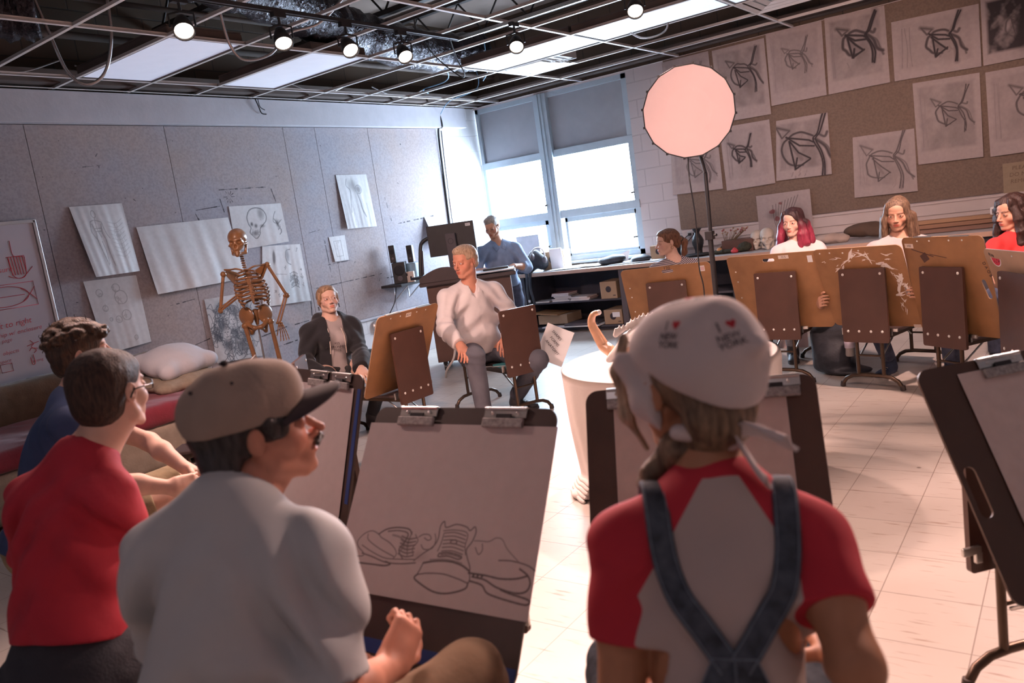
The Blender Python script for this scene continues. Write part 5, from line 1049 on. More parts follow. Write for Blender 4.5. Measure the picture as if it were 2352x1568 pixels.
carton(-5.38,8.42,WT,.30,.24,.22,'open brown cardboard box behind the black bag on the worktop',rz=10)
tag(MB().at(T(-5.28,8.28,WT)@mrot('Z',R(14))@mrot('X',R(8))).box((0,0,.13),(.16,.02,.26)).build('white_packet',M_tagw,bevel=.004),'tall white printed packet standing against the cardboard box','packet')
b=MB(); rg=np.random.RandomState(2)
for k in range(7): b.tube(catmull([(-5.86+.16*rg.rand()-.03,8.12+.2*rg.rand(),WT+.02+.06*rg.rand()) for _ in range(7)],5,True),.007,6,0,True)
tag(b.build('cable_pile',M_blnv),'tangled pile of dark blue cables at the window end of the worktop','cables')
tag(blobby('dark_cloth',[ell((-5.80,8.22,WT+.035),(.16,.12,.045)),ell((-5.70,8.10,WT+.03),(.10,.08,.035))],M_blnv,.008,.04,noise=[(40,.008,3)],margin=.04),'crumpled navy cloth beside the tangled cables','cloth')
tag(blobby('black_pouch',[ell((-4.52,8.25,WT+.045),(.17,.10,.05)),ell((-4.45,8.27,WT+.06),(.10,.08,.045))],M_nyl,.007,.04,noise=[(24,.005,3),(60,.002,1)],margin=.04),'soft black pouch on the worktop under the right window pane','bag')
tag(blobby('crumpled_hat',[ell((-4.14,8.27,WT+.03),(.12,.10,.045)),ell((-4.27,8.2,WT+.010),(.08,.06,.012))],M_nyl,.007,.03,noise=[(28,.004,5)],margin=.04),'crumpled black cap on the worktop at the right end of the window','hat')
def loose(x,y,w_,h_,rz,z,lab,m,g_='loose sheets on the worktop'):
    o=MB().at(T(x,y,z)@mrot('Z',R(rz))).sheet(lambda u,v:((u-.5)*w_,(v-.5)*h_,.004*math.sin(3*u+2*v)),8,8).build('loose_sheet',m); tag(o,lab,'paper',g_)
loose(-5.1,8.22,.45,.30,8,WT+.006,'large loose sheet nearest the bag on the worktop',M_tagw); loose(-4.85,8.30,.5,.34,-6,WT+.010,'loose sheet in the middle of the sheets under the window',M_tag); loose(-4.2,8.28,.6,.36,4,WT+.004,'loose sheet below the black cap on the worktop',M_tagw)
tag(MB().at(T(-4.70,8.52,WT)).add([(-.10,0,0),(.26,0,0),(.30,.0,.13),(-.10,.10,.0)],[(0,1,2,3)]).build('tilted_sheet',M_tagw,solid=.003),'white sheet propped up behind the black pouch against the window sill','paper')
tag(MB().box((-5.98,YB-.03,1.02),(.36,.008,.36)).build('pale_card',mat('pale grey card',(.42,.45,.52),.7)),'pale grey card propped against the lower left window pane','card')
carton(-3.98,8.50,WT,.20,.20,.15,'small brown box at the corner of the window behind the striped-top student')
tag(blobby('black_backpack',[rbox((-3.80,8.40,WT+.12),(.09,.08,.12),.05)],M_nyl,.009,.03,noise=[(24,.006,3)],margin=.04),'black bag standing on the worktop behind the striped-top student\'s head','bag')
t=thing('vase','tall black vase with a flared rim on the worktop','vase',(-3.50,8.42,WT)); MB().lathe([(.0,.0),(.055,.0),(.05,.01),(.04,.03),(.042,.06),(.062,.12),(.066,.16),(.05,.20),(.028,.235),(.028,.25),(.05,.285),(.058,.292),(.05,.286),(.02,.24),(.0,.1)],n=28).build('vase_body',M_black,t)
t=thing('dried_flowers','bunch of dried brown flowers lying on the dark crate','flowers',(-3.10,8.38,WT)); rg=np.random.RandomState(6); st=MB(); hd=MB()
for k in range(26):
    a=.5+1.6*rg.rand(); l=.12+.16*rg.rand(); p=(.25*math.cos(a)*l*3.5,.05*rg.randn(),.06+l*.75); st.tube([(-.12+.02*rg.randn(),.02*rg.randn(),.05),(p[0]*.5-.03,p[1]*.5,p[2]*.6),p],.002,4); hd.ball(p,(.012,.012,.010),6,k%2)
st.build('stems',mat('dry stems',(.20,.13,.07),.8),t); hd.build('flower_heads',[mat('dry blossoms',(.40,.26,.18),.8),mat('pinkish blossoms',(.30,.09,.08),.8)],t)
M_crate=mat('dark crate wood',(.12,.06,.045),.6,var=.2)
tag(MB().box((-3.02,8.42,WT+.065),(.34,.22,.13)).build('wooden_crate',M_crate,bevel=.004),'dark brown wooden crate behind the red flower on the worktop','crate')
tag(MB().ball((-3.20,8.26,WT+.034),.034,14).build('fruit',mat('orange fruit',(.55,.26,.10),.5)),'small orange fruit left of the red flower','fruit')
fl=MB(); 
for r_,n_,z_ in ((.034,7,.02),(.022,5,.032),(.010,3,.04)):
    for k in range(n_): a=k*6.283/n_; fl.ball((r_*.6*math.cos(a),r_*.6*math.sin(a),z_),(r_*.6,r_*.6,.02),8)
t=thing('silk_flower','single red rose-like flower at the worktop edge beside the crate','flower',(-3.02,8.22,WT)); fl.build('petals',mat('red petals',(.55,.06,.07),.6),t); MB().tube([(0,0,.01),(-.05,.06,.008),(-.14,.09,.008)],.004,5).build('stem',mat('green stem',(.05,.07,.03),.7),t)
tag(blobby('dark_foliage',[ell((-3.14,8.26,WT+.02),(.18,.06,.025)),ell((-2.93,8.30,WT+.05),(.07,.06,.05))],mat('dark foliage',(.035,.035,.022),.9,var=.4,scale=40),.007,.03,noise=[(90,.008,3)],margin=.04),'dark dried foliage strewn along the worktop under the flowers','foliage')
tag(MB().at(T(-3.45,8.30,WT+.008)@mrot('Z',.2)).lathe([(.0,.0),(.14,.0),(.16,.012),(.0,.014)],n=30).build('dark_plate',M_blackm),'flat dark plate under the black vase','plate')
M_cast=mat('plaster skull',(.58,.50,.42),.6,var=.08,scale=20)
def skull_sdf(name,c,s,fd,m,parent=None,h=.006,jaw=True):
    """skull facing heading fd (unit xy), c = centre of cranium, s = scale (1 = adult)"""
    f=np.array([fd[0],fd[1],0.]); f/=np.linalg.norm(f); r_=np.array([f[1],-f[0],0.]); u=np.array([0,0,1.]); A=np.stack([r_,f,u],1); P=lambda x,y,z: np.array(c)+s*(A@np.array([x,y,z])); E=lambda x,y,z,a,b,d:K(ell(P(x,y,z),(s*a,s*b,s*d),A),.012*s)
    pr=[E(0,-.01,.03,.070,.090,.072),E(0,.045,-.02,.052,.045,.05),E(0,.068,-.052,.030,.026,.022),E(.045,.05,-.02,.02,.02,.012),E(-.045,.05,-.02,.02,.02,.012),E(0,.072,.014,.052,.014,.012)]
    for q in (-1,1): pr.append(K(cone(P(q*.060,.03,-.022),P(q*.064,-.02,-.018),s*.007,s*.007),.01*s))
    if jaw:
        for q in (-1,1): pr+= [K(cone(P(q*.055,.0,-.035),P(q*.046,.01,-.088),s*.010,s*.011),.01*s),K(cone(P(q*.046,.01,-.088),P(0,.075,-.098),s*.011,s*.014),.01*s)]
        pr.append(E(0,.072,-.078,.026,.016,.010))
    cu=[K(E(q*.030,.078,-.006,.018,.022,.016),.01*s) for q in (-1,1)]+[K(E(0,.09,-.034,.011,.02,.015),.006*s)]+[K(E(q*.060,.05,.0,.010,.03,.02),.01*s) for q in (-1,1)]
    cu.append(K(E(0,.095,-.066,.024,.014,.0028),.004*s))
    return blobby(name,pr,m,h,.015*s,parent=parent,cuts=cu,ck=.005,margin=.02,smooth=1)
tag(skull_sdf('plaster_skull',(-2.83,8.40,WT+.11),.95,(.1,-1),M_cast),'left pale plaster skull on the worktop, farther from the pink-haired student','skull'); tag(skull_sdf('plaster_skull',(-2.70,8.33,WT+.115),1.05,(.3,-1),M_cast),'right pale plaster skull, partly behind the pink-haired student','skull')
tag(blobby('crumpled_bag',[ell((-2.10,8.28,WT+.05),(.12,.08,.05)),ell((-1.98,8.30,WT+.04),(.10,.07,.05))],mat('crumpled kraft paper',(.36,.28,.24),.8,bump=.6,bscale=30),.007,.03,noise=[(40,.010,7),(90,.003,2)],margin=.04),'crumpled pale paper bag right of the pink-haired student','bag')
tag(blobby('brown_cloth',[ell((-1.80,8.42,WT+.09),(.16,.08,.07)),ell((-1.68,8.42,WT+.11),(.10,.07,.05)),ell((-1.60,8.38,WT+.06),(.14,.08,.05))],mat('brown felt',(.09,.055,.038),.9,bump=.3,bscale=40),.008,.05,noise=[(30,.008,4)],margin=.05),'heap of dark brown cloth left of the student with long brown hair','cloth')
M_pl=[mat('plank wood %d'%k,c,.6,var=.12,scale=3,stretch=(.3,6,6)) for k,c in enumerate(((.36,.21,.12),(.28,.15,.09),(.19,.10,.07)))]
for k,(y,z,l,w_,rz,lab) in enumerate(((8.40,.02,1.0,.16,1,'bottom brown plank behind the overlapping drawing boards'),(8.44,.06,.95,.12,3,'middle wooden plank behind the red-shirted student'),(8.46,.10,.8,.09,-2,'top pale wooden plank on the worktop near the projector'))):
    tag(MB().at(T(-1.02,y,WT+z)@mrot('Z',R(rz))).box((0,0,0),(l,w_,.036)).build('wooden_plank',M_pl[2-k],bevel=.003),lab,'plank')
tag(MB().box((-.40,8.36,WT+.06),(.5,.34,.12)).build('dark_case',M_crate,bevel=.006),'dark brown case under the small white device at the right edge','case')
t=thing('projector','small white device with bright top on the dark case at the right','projector',(-.60,8.30,WT+.122)); MB().box((0,0,.035),(.17,.14,.07)).build('device_body',M_tagw,t,bevel=.008); MB().box((0,-.072,.03),(.14,.004,.04)).build('device_front',M_slate,t)
# folded pink sheet behind the boards, paper fixed to the instructor's bench
tag(MB().at(T(-2.10,6.9,.31)@mrot('Z',R(5))).box((0,0,0),(.26,.02,.62)).build('pink_board',mat('pinkish board',(.62,.46,.43),.7)),'tall pinkish panel standing in the gap between the two left boards','board')
o=MB().at(Matrix(((.83,-.20,-.5,-3.36),(.30,-.55,.7,4.90),(-.45,-.82,-.3,.52),(0,0,0,1)))).sheet(lambda u,v:(u*.22,(v-.5)*.28,.01*math.sin(3*u)),8,8).build('note_sheet',M_tagw); tag(o,'white handwritten note sheet sticking out beside the instructor\'s panel','paper')
NM=Matrix(((.83,.20,.5,-3.36),(.30,.55,-.7,4.90),(-.45,.82,.3,.52),(0,0,0,1)))
for k,tx in enumerate(('SHAPES','FORMS','ANATOMY')): text_mesh(tx,.030,NM@T(.10,.07-.05*k,.014)@mrot('Z',-.5),M_ink,'handwriting',o,.1)
tag(MB().at(T(-3.52,4.66,.374)@mrot('Z',R(60))).box((0,0,.006),(.16,.24,.012)).build('teal_folder',mat('teal folder',(.10,.42,.46),.5)),'teal folder lying on the instructor\'s bench','folder')
tag(MB().tube(catmull([(-3.50,4.60,.388),(-3.60,4.58,.385),(-3.66,4.62,.378),(-3.72,4.60,.38),(-3.78,4.66,.378)],8),.003,6).build('thin_cable',M_tagw),'thin white cord trailing beside the teal folder','cord')
# backpack and bottle on the floor
t=thing('backpack','black backpack standing on the floor left of the paint-splattered board\'s bench','backpack',(0,0,0))
blobby('backpack_body',[rbox((-1.52,5.98,.19),(.15,.12,.18),.07),ell((-1.50,5.88,.13),(.12,.07,.12)),ell((-1.42,5.92,.03),(.16,.12,.03))],M_nyl,.010,.04,noise=[(18,.008,3),(50,.002,8)],parent=t,margin=.05)
MB().tube(catmull([(-1.60,5.95,.36),(-1.60,5.93,.48),(-1.56,5.92,.52),(-1.52,5.94,.40)],6),.010,6).build('grab_strap',M_nyl,t)
t=thing('water_bottle','clear plastic water bottle in the side of the black backpack','bottle',(-1.37,5.80,.16)); MB().lathe([(.0,.0),(.030,.0),(.033,.01),(.031,.05),(.034,.06),(.034,.115),(.030,.14),(.014,.165),(.014,.175)],n=18).build('bottle_body',mat('bottle plastic',(.72,.66,.62),.15,var=.03,trans=.5),t); MB().lathe([(.034,.06),(.0352,.062),(.0352,.108),(.034,.11)],n=18).build('bottle_label',mat('bottle label',(.66,.60,.70),.5),t); MB().cyl((0,0,.172),(0,0,.19),.016,n=16).build('bottle_cap',M_wht,t)
# ================================================================== people
def nrmz(v): v=np.array(v,float); return v/(np.linalg.norm(v)+1e-9)
def frame(fd, up=(0,0,1)):
    f=nrmz(fd); r_=nrmz(np.cross(f,up)); u=np.cross(r_,f); return r_,f,u
def plane(p,n):
    q=Prim(); q.lo=V3(p)-9; q.hi=V3(p)+9; p=V3(p); n=V3(nrmz(n)); q.f=lambda X:(X-p)@n; return q
def head_prims(H,fd,up,s=1.0,nose=1.0,jaw=1.0,g_br=1.0):
    r_,f,u=frame(fd,up); A=np.stack([r_,f,u],1); Pt=lambda x,y,z: np.array(H)+s*(A@np.array([x,y,z]))
    E=lambda x,y,z,a,b,c,k=.02: K(ell(Pt(x,y,z),(s*a,s*b,s*c),A),k*s)
    C=lambda a,b,ra,rb,k=.015: K(cone(Pt(*a),Pt(*b),s*ra,s*rb),k*s)
    pr=[E(0,-.017,.038,.073,.093,.077),E(0,.028,-.018,.0600,.057,.070,.02),E(0,.047,.046,.053,.040,.042,.02)]
    for q in (-1,1):
        pr+=[C((q*.053,-.006,-.030),(q*.048,.008,-.062*jaw),.015,.014,.02),C((q*.048,.008,-.062*jaw),(q*.019,.060,-.094*jaw),.0135,.014,.018),E(q*.040,.050,-.026,.021,.023,.020,.025),E(q*.026,.0765,.0215,.020,.011,.0065*g_br,.014)]
        pr+=[E(q*.031,.0745,.0020,.0175,.0135,.0120,.006),E(q*.0115,.0985,-.0335,.0075,.0090,.0062,.004)]
    pr+=[C((0,.084,.012),(0,.096+.010*(nose-1),-.012),.0062,.0075,.008),C((0,.096+.010*(nose-1),-.012),(0,.1095+.018*(nose-1),-.0285),.0075,.0092,.005),E(0,.072,-.060,.031,.022,.030,.018),
         E(0,.0915,-.0550,.0200,.0075,.0052,.003),E(0,.0895,-.0655,.0175,.0085,.0058,.003),E(0,.073,-.093*jaw,.019,.0165,.0145,.012)]
    cu=[K(E(q*.031,.0925,.0020,.0140,.0135,.0046),.002*s) for q in (-1,1)]+[K(E(0,.0995,-.0603,.0205,.010,.0011),.002*s)]+[K(E(q*.0065,.106,-.0395,.0032,.006,.0035),.002*s) for q in (-1,1)]+[K(E(0,.096,-.0755,.016,.006,.0035),.008*s),K(E(0,.0995,-.0465,.0035,.005,.006),.004*s)]
    ears=[]
    for q in (-1,1):
        ears+=[K(ell(Pt(q*.0765,-.014,-.001),(s*.0065,s*.0165,s*.0265),A@np.array(Euler((R(-12),0,q*R(-16))).to_matrix())),.006*s)]
        cu+=[K(ell(Pt(q*.0835,-.010,.003),(s*.0045,s*.009,s*.015),A),.003*s)]
    return pr+ears,cu,(r_,f,u,A,Pt)
def hand_prims(Wp,d,n,side=1,curl=.5,s=1.0,spread=.12,tcurl=.4):
    """Wp wrist, d direction of the fingers, n palm normal, side: +1 puts the thumb along n x d"""
    d=nrmz(d); n=np.array(n,float); n=nrmz(n-(n@d)*d); l=nrmz(np.cross(n,d))*side; W0=np.array(Wp,float)
    A=np.stack([l,d,n],1); pr=[K(rbox(W0+d*.045*s,(.040*s,.048*s,.015*s),.013*s,A),.02),K(cone(W0,W0+d*.03*s,.026*s,.03*s,.75,n),.02)]
    for k,(o,L,r0) in enumerate(((.031,.072,.0088),(.0105,.080,.0090),(-.0105,.074,.0086),(-.031,.060,.0076))):
        b=W0+d*.086*s+l*o*s; dd=nrmz(d+l*o*spread*14); ang=0
        for q,(f_,rr) in enumerate(((.46,1.0),(.30,.92),(.24,.82))):
            ang+=curl*(.55,.95,.75)[q]*(1+.12*k); v=dd*math.cos(ang)+n*math.sin(ang); e=b+v*L*f_*s; pr.append(K(cone(b,e,r0*s*rr,r0*s*rr*.92),.0035)); b=e
    b=W0+d*.022*s+l*.034*s; ang=tcurl
    for q,(L,rr) in enumerate(((.036,.0125),(.030,.0105),(.024,.0090))):
        v=nrmz(l*math.cos(ang*.9)*.85+d*.75+n*(.25+.3*ang)); 
        if q: v=nrmz(v*.6+d*.6+n*.2-l*.25*q)
        e=b+v*L*s; pr.append(K(cone(b,e,rr*s,rr*.92*s),.005)); b=e
    return pr
def torso_prims(J,g):
    Nn,Pv,SR,SL=[np.array(J[k],float) for k in ('N','pel','SR','SL')]
    rx=nrmz(SR-SL); sp=nrmz(Nn-Pv); fx=nrmz(np.cross(sp,rx)); rx=np.cross(fx,sp); A=np.stack([rx,fx,sp],1); L=np.linalg.norm(Nn-Pv); w_=np.linalg.norm(SR-SL)/2; cm_=(SR+SL)/2; b=g.get('bulk',1.0)
    P=lambda t,x=0,y=0: Pv+(cm_-Pv)*t+rx*x+fx*y
    fm=g.get('female',False)
    pr=[K(ell(P(.0),(.155*b if not fm else .165*b,.115*b,.105),A),.05),K(ell(P(.33,0,.01*b),((.130 if not fm else .112)*b,.100*b,.16),A),.06),K(ell(P(.68,0,.0),((w_*.80),.110*b,.17),A),.06),K(ell(P(.90,0,-.01),(w_*.92,.085*b,.085),A),.05)]
    if g.get('belly'): pr.append(K(ell(P(.30,0,.06),(.13*b,.10*b,.15),A),.05))
    if fm: pr+=[K(ell(P(.72,q*.062,.085),(.055,.05,.055),A),.03) for q in (-1,1)]
    pr+=[K(cone(Nn-sp*.0,SR-sp*.008,.050,.047),.05),K(cone(Nn,SL-sp*.008,.050,.047),.05)]
    return pr,(rx,fx,sp,A,P)
def limb(J,a,b,ra,rb,mid=None,rm=None,k=.02):
    A_,B_=np.array(J[a],float),np.array(J[b],float)
    if rm is None: return [K(cone(A_,B_,ra,rb),k)]
    m=A_+(B_-A_)*mid; return [K(cone(A_,m,ra,rm),k),K(cone(m,B_,rm,rb),k)]
M_skin=mat('skin',(.60,.33,.225),.5,var=.05,scale=40,attr='tone',bump=.04,bscale=300,spec=.35)
M_skinR=mat('flushed skin',(.60,.27,.18),.5,var=.05,scale=40,attr='tone',spec=.35)
M_skinP=mat('pale skin',(.70,.44,.34),.5,var=.05,scale=40,attr='tone',spec=.35)
M_skinT=mat('tanned skin',(.46,.215,.12),.5,var=.05,scale=40,attr='tone',spec=.35)
M_eyew=mat('eye white',(.70,.66,.64),.25,var=.02); M_iris=mat('brown iris',(.10,.06,.04),.2,var=.3,scale=300); M_pup=mat('pupil',(.01,.01,.012),.15)
def hairmat(name,c,c2=None,sc_=90,rough=.42):
    return mat(name,c,rough,var=.45,scale=sc_,col2=c2,bump=.5,bscale=sc_*2,stretch=(1,1,.22),spec=.45)
def person(J,g):
    t=thing('person',g['label'],'person',(J['pel'][0],J['pel'][1],0),0,g.get('group'))
    base=np.array([J['pel'][0],J['pel'][1],0.]); J={k:(tuple(np.array(v)-base) if k!='x' else v) for k,v in J.items()}
    s=g.get('hs',1.0); hp,hc,hf=head_prims(J['H'],g['fd'],g.get('up',(0,0,1)),s,g.get('nose',1),g.get('jaw',1),.8 if g.get('female') else 1.05); r_,f,u,A,Pt=hf
    tp,tf=torso_prims(J,g); rx,fx,sp_,TA,TP=tf; b=g.get('limb',1.0)
    pr=list(tp)
    nk=np.array(J['N'])+sp_*0
    pr+=[K(cone(nk-sp_*.03-fx*.005,Pt(0,-.028,-.06),.060*g.get('neck',1),.050*g.get('neck',1)),.03),K(cone(nk+fx*.02,Pt(0,.0,-.075),.046*g.get('neck',1),.044*g.get('neck',1)),.03)]
    J.setdefault('HR',tuple(TP(0,.085,.02))); J.setdefault('HL',tuple(TP(0,-.085,.02)))
    for S in 'RL':
        pr+=limb(J,'S'+S,'E'+S,.046*b,.036*b,.5,.043*b); pr+=limb(J,'E'+S,'W'+S,.038*b,.025*b,.35,.039*b)
        q=g.get('hand'+S)
        if q is None:
            d=nrmz(np.array(J['W'+S])-np.array(J['E'+S])); q=(d,(0,0,-1),.5)
        sd=q[3] if len(q)>3 else (1 if S=='L' else -1)
        pr+=hand_prims(J['W'+S],q[0],q[1],sd,q[2],g.get('hsz',1.0)*.98)
        pr+=limb(J,'H'+S,'K'+S,.085*b,.056*b,.4,.078*b,k=.04); pr+=limb(J,'K'+S,'A'+S,.054*b,.036*b,.3,.055*b)
    pr+=hp
    h=g.get('h',.005); lo,hi=bounds(pr,.02); Hh_=np.array(J['H']); G=Grid(lo,hi,h,(Hh_-.128*s,Hh_+.128*s,g.get('hf',.0026))); F=G.new(); G.union(F,pr,.02); G.cut(F,hc,.003)
    lipc=g.get('lip',(.95,.52,.50)); brow=g.get('brow',(.35,.28,.25)); Hc=np.array(J['H']); Am=A
    def colf(V):
        q=(V-Hc)@Am/s; c=np.ones((len(V),3)); x,y,z=q.T; ax_=np.abs(x); front=y>.05
        lip=np.exp(-((x/.0215)**2+((z+.0605)/.0105)**2)**3)*front*(y>.078); c=c*(1-lip[:,None])+lip[:,None]*np.array(lipc)
        by=.0215+.005*np.clip((ax_-.015)/.02,0,1)-.35*np.clip(ax_-.038,0,1); bw=np.exp(-((z-by)/.0042)**2-(((ax_-.031)/.020)**4))*front*(y>.055); c=c*(1-bw[:,None]*g.get('bw',.8))+bw[:,None]*g.get('bw',.8)*np.array(brow)
        ch=np.exp(-(((ax_-.045)/.02)**2+((z+.025)/.02)**2))*front; c*=1-ch[:,None]*np.array([0,.14,.12])
        no=np.exp(-((x/.016)**2+((z+.03)/.014)**2))*(y>.09); c*=1-no[:,None]*np.array([0,.12,.10])
        ls=np.exp(-(((ax_-.031)/.0165)**4+((z-.0015)/.009)**4)**1)*(y>.07); c*=1-ls[:,None]*np.array([.18,.28,.28])*g.get('lash',1)
        if g.get('stubble'): 
            sb=((z<-.04)&(z>-.125)&(y>-.02)&(q[:,1]>-.01)).astype(float)*g['stubble']*np.clip((-z-.04)/.02,0,1); sb=sb*(1-lip); c*=1-sb[:,None]*np.array([.35,.32,.28])
        return c
    fmesh('body',F,G,g.get('skin',M_skin),t,colf,smooth=g.get('sm',1))
    gz=nrmz(g.get('gaze',f)); 
    for q in (-1,1):
        c=Pt(q*.031,.0738,.0020); qm=Vector(gz).to_track_quat('Z','Y').to_matrix(); e=MB().ball(tuple(c),.0122*s,36,0,qm)
        o=e.build('eye',[M_eyew,g.get('iris',M_iris),M_pup],t)
        for pl in o.data.polygons:
            d=nrmz(np.array(pl.center)-c)@gz; pl.material_index=2 if d>.968 else (1 if d>.855 else 0)
    return dict(t=t,J=J,G=G,tp=tp,tf=tf,hf=hf,s=s,b=b,h=h,base=base,g=g)
def wear(P,name,prims,e,m,cuts=(),k=.03,folds=(),h=None,colf=None,matf=None,smooth=1,ck=.006,fold_fn=None,margin=.05,attr='tone'):
    pr=[K(inflate(p,e),getattr(p,'k',.02)) for p in prims]
    lo,hi=bounds(pr,margin); h=h or P['h']; G=Grid(lo,hi,h); F=G.union(G.new(),pr,k)
    X=None
    if folds or fold_fn: X=np.stack(np.meshgrid(*G.ax,indexing='ij'),-1)
    for (s_,a,sd) in folds: F+=a*wob(X,s_,sd)
    if fold_fn: F+=fold_fn(X)
    if X is not None: F=np.minimum(F,G.union(G.new(),[K(inflate(p,.0045),getattr(p,'k',.02)) for p in prims],k))
    G.cut(F,cuts,ck)
    return fmesh(name,F,G,m,P['t'],colf,matf,smooth,attr)
def arm_prims(P,S,t=1.0,r=1.0):
    """upper arm down to fraction t (t>1 goes on into the forearm)"""
    J=P['J']; b=P['b']*r; Sh,El,Wr=[np.array(J[k+S],float) for k in 'SEW']
    if t<=1: e=Sh+(El-Sh)*t; return [K(cone(Sh-np.array([0,0,.008]),e,.045*b,(.050-.008*t)*b),.04)],e,nrmz(El-Sh)
    e=El+(Wr-El)*(t-1); return [K(cone(Sh-np.array([0,0,.006]),El,.046*b,.042*b),.04),K(cone(El,e,.042*b,(.042-.010*(t-1))*b),.02)],e,nrmz(Wr-El)
def leg_prims(P,S,t=2.0,r=1.0):
    J=P['J']; b=P['b']*r; H_,K_,A_=[np.array(J[k+S],float) for k in 'HKA']
    m=H_+(K_-H_)*.5
    if t<=1: e=H_+(K_-H_)*t; return [K(cone(H_,e,.092*b,.072*b),.04)],e,nrmz(K_-H_)
    e=K_+(A_-K_)*(t-1); return [K(cone(H_,m,.092*b,.080*b),.04),K(cone(m,K_,.080*b,.064*b),.03),K(cone(K_,e,.064*b,.050*b),.03)],e,nrmz(A_-K_)
def shirt(P,m,sleeve=.6,e=.010,hem=-.02,neck=.055,folds=((9,.006,1),(24,.003,2)),name='shirt',loose=1.0,matf=None,colf=None,long=False,extra=(),necky=.0,h=None,amp=1.0,vneck=0,mats=None,ncut=True,extracut=()):
    rx,fx,sp,A,TP=P['tf']; J=P['J']; pr=list(P['tp']); cuts=[]
    Nn=np.array(J['N'])
    for S in 'RL':
        ap,end,d=arm_prims(P,S,sleeve,1.05*loose); pr+=ap
        c=plane(end,-d); c.f=(lambda X,e_=V3(end),d_=V3(d):np.maximum(-((X-e_)@d_),((X-e_)**2).sum(-1)**.5-.088)); c.lo=V3(end)-.10; c.hi=V3(end)+.10; cuts.append(K(c,.004))
    pb=V3(TP(hem)); hm=Prim(); hm.lo=V3(TP(.2))-.32; hm.hi=V3(TP(.2))+.32; hm.f=lambda X,p_=pb,s_=V3(sp),c_=V3(J['pel']): np.maximum((X-p_)@s_,np.sqrt((((X-c_)-((X-c_)@s_)[...,None]*s_)**2).sum(-1))-.235); cuts.append(K(hm,.006))
    if ncut:
        cuts.append(K(cone(Nn+sp*.005+fx*.012,Nn+sp*.22+fx*.03,neck,neck*1.1),.006))
        if vneck: cuts.append(K(cone(Nn+fx*.07+sp*.02,Nn+fx*.11-sp*vneck,.028,.006),.006))
    cuts+=list(extracut)
    fn=None
    if amp:
        def fn(X,J=J,sp=V3(sp),fx=V3(fx),rx=V3(rx),p0=V3(TP(.4))):
            q=X-p0; a=q@rx; z=q@sp; sd=int(abs(J['H'][0]*1000))%97; n1=wob(X,7,sd,2); n2=np.clip(wob(X,6,sd+5,2)*1.8+.25,0,1); n3=wob(X,11,sd+9,2)
            o=amp*.0075*np.sin(z*34+np.abs(a)*24+4.5*n1)*n2*np.clip(1.1-np.abs(z)/.28,0,1)
            for S in 'RL':
                El=V3(J['E'+S]); r2=((X-El)**2).sum(-1); d=V3(nrmz(np.array(J['E'+S])-np.array(J['S'+S]))); o+=amp*.006*np.sin((X@d)*95+5*n3)*np.exp(-r2/.010)*(.4+.6*n2)
                Sh=V3(J['S'+S]); k=(.8 if S=='R' else -.8); ap=Sh-sp*.09-rx*k*.03; r2=((X-ap)**2).sum(-1); o+=amp*.009*np.sin((X@(sp*.5+rx*k))*72+3.5*n1)*np.exp(-r2/.016)
            return o
    return wear(P,name,pr+list(extra),e,mats or m,cuts,.03,folds,h,colf,matf,1,.006,fn)
def pants(P,m,t=1.95,e=.006,top=.12,folds=((10,.005,3),(28,.003,4)),name='trousers',r=1.0,h=None,amp=1.0):
    rx,fx,sp,A,TP=P['tf']; pr=list(P['tp'][:2]); cuts=[]
    J=P['J']
    for S in 'RL':
        lp,end,d=leg_prims(P,S,t,r); pr+=lp; c=Prim(); c.f=(lambda X,e_=V3(end),d_=V3(d):np.maximum(-((X-e_)@d_),((X-e_)**2).sum(-1)**.5-.14)); c.lo=V3(end)-.15; c.hi=V3(end)+.15; cuts.append(K(c,.004))
    hm=Prim(); hm.lo=V3(TP(.2))-.32; hm.hi=V3(TP(.2))+.32; hm.f=lambda X,p_=V3(TP(top)),s_=-V3(sp),c_=V3(J['pel']): np.maximum((X-p_)@s_,np.sqrt((((X-c_)-((X-c_)@s_)[...,None]*s_)**2).sum(-1))-.22); cuts.append(K(hm,.004))
    def fn(X):
        o=np.zeros(X.shape[:-1],np.float32)
        for S in 'RL':
            for nm,w_ in (('K',.010),('H',.012)):
                c=V3(J[nm+S]); r2=((X-c)**2).sum(-1); o+=amp*.005*np.sin(X[...,2]*110+X[...,0]*40)*np.exp(-r2/w_)
        return o
    return wear(P,name,pr,e,m,cuts,.03,folds,h,None,None,1,.006,fn)
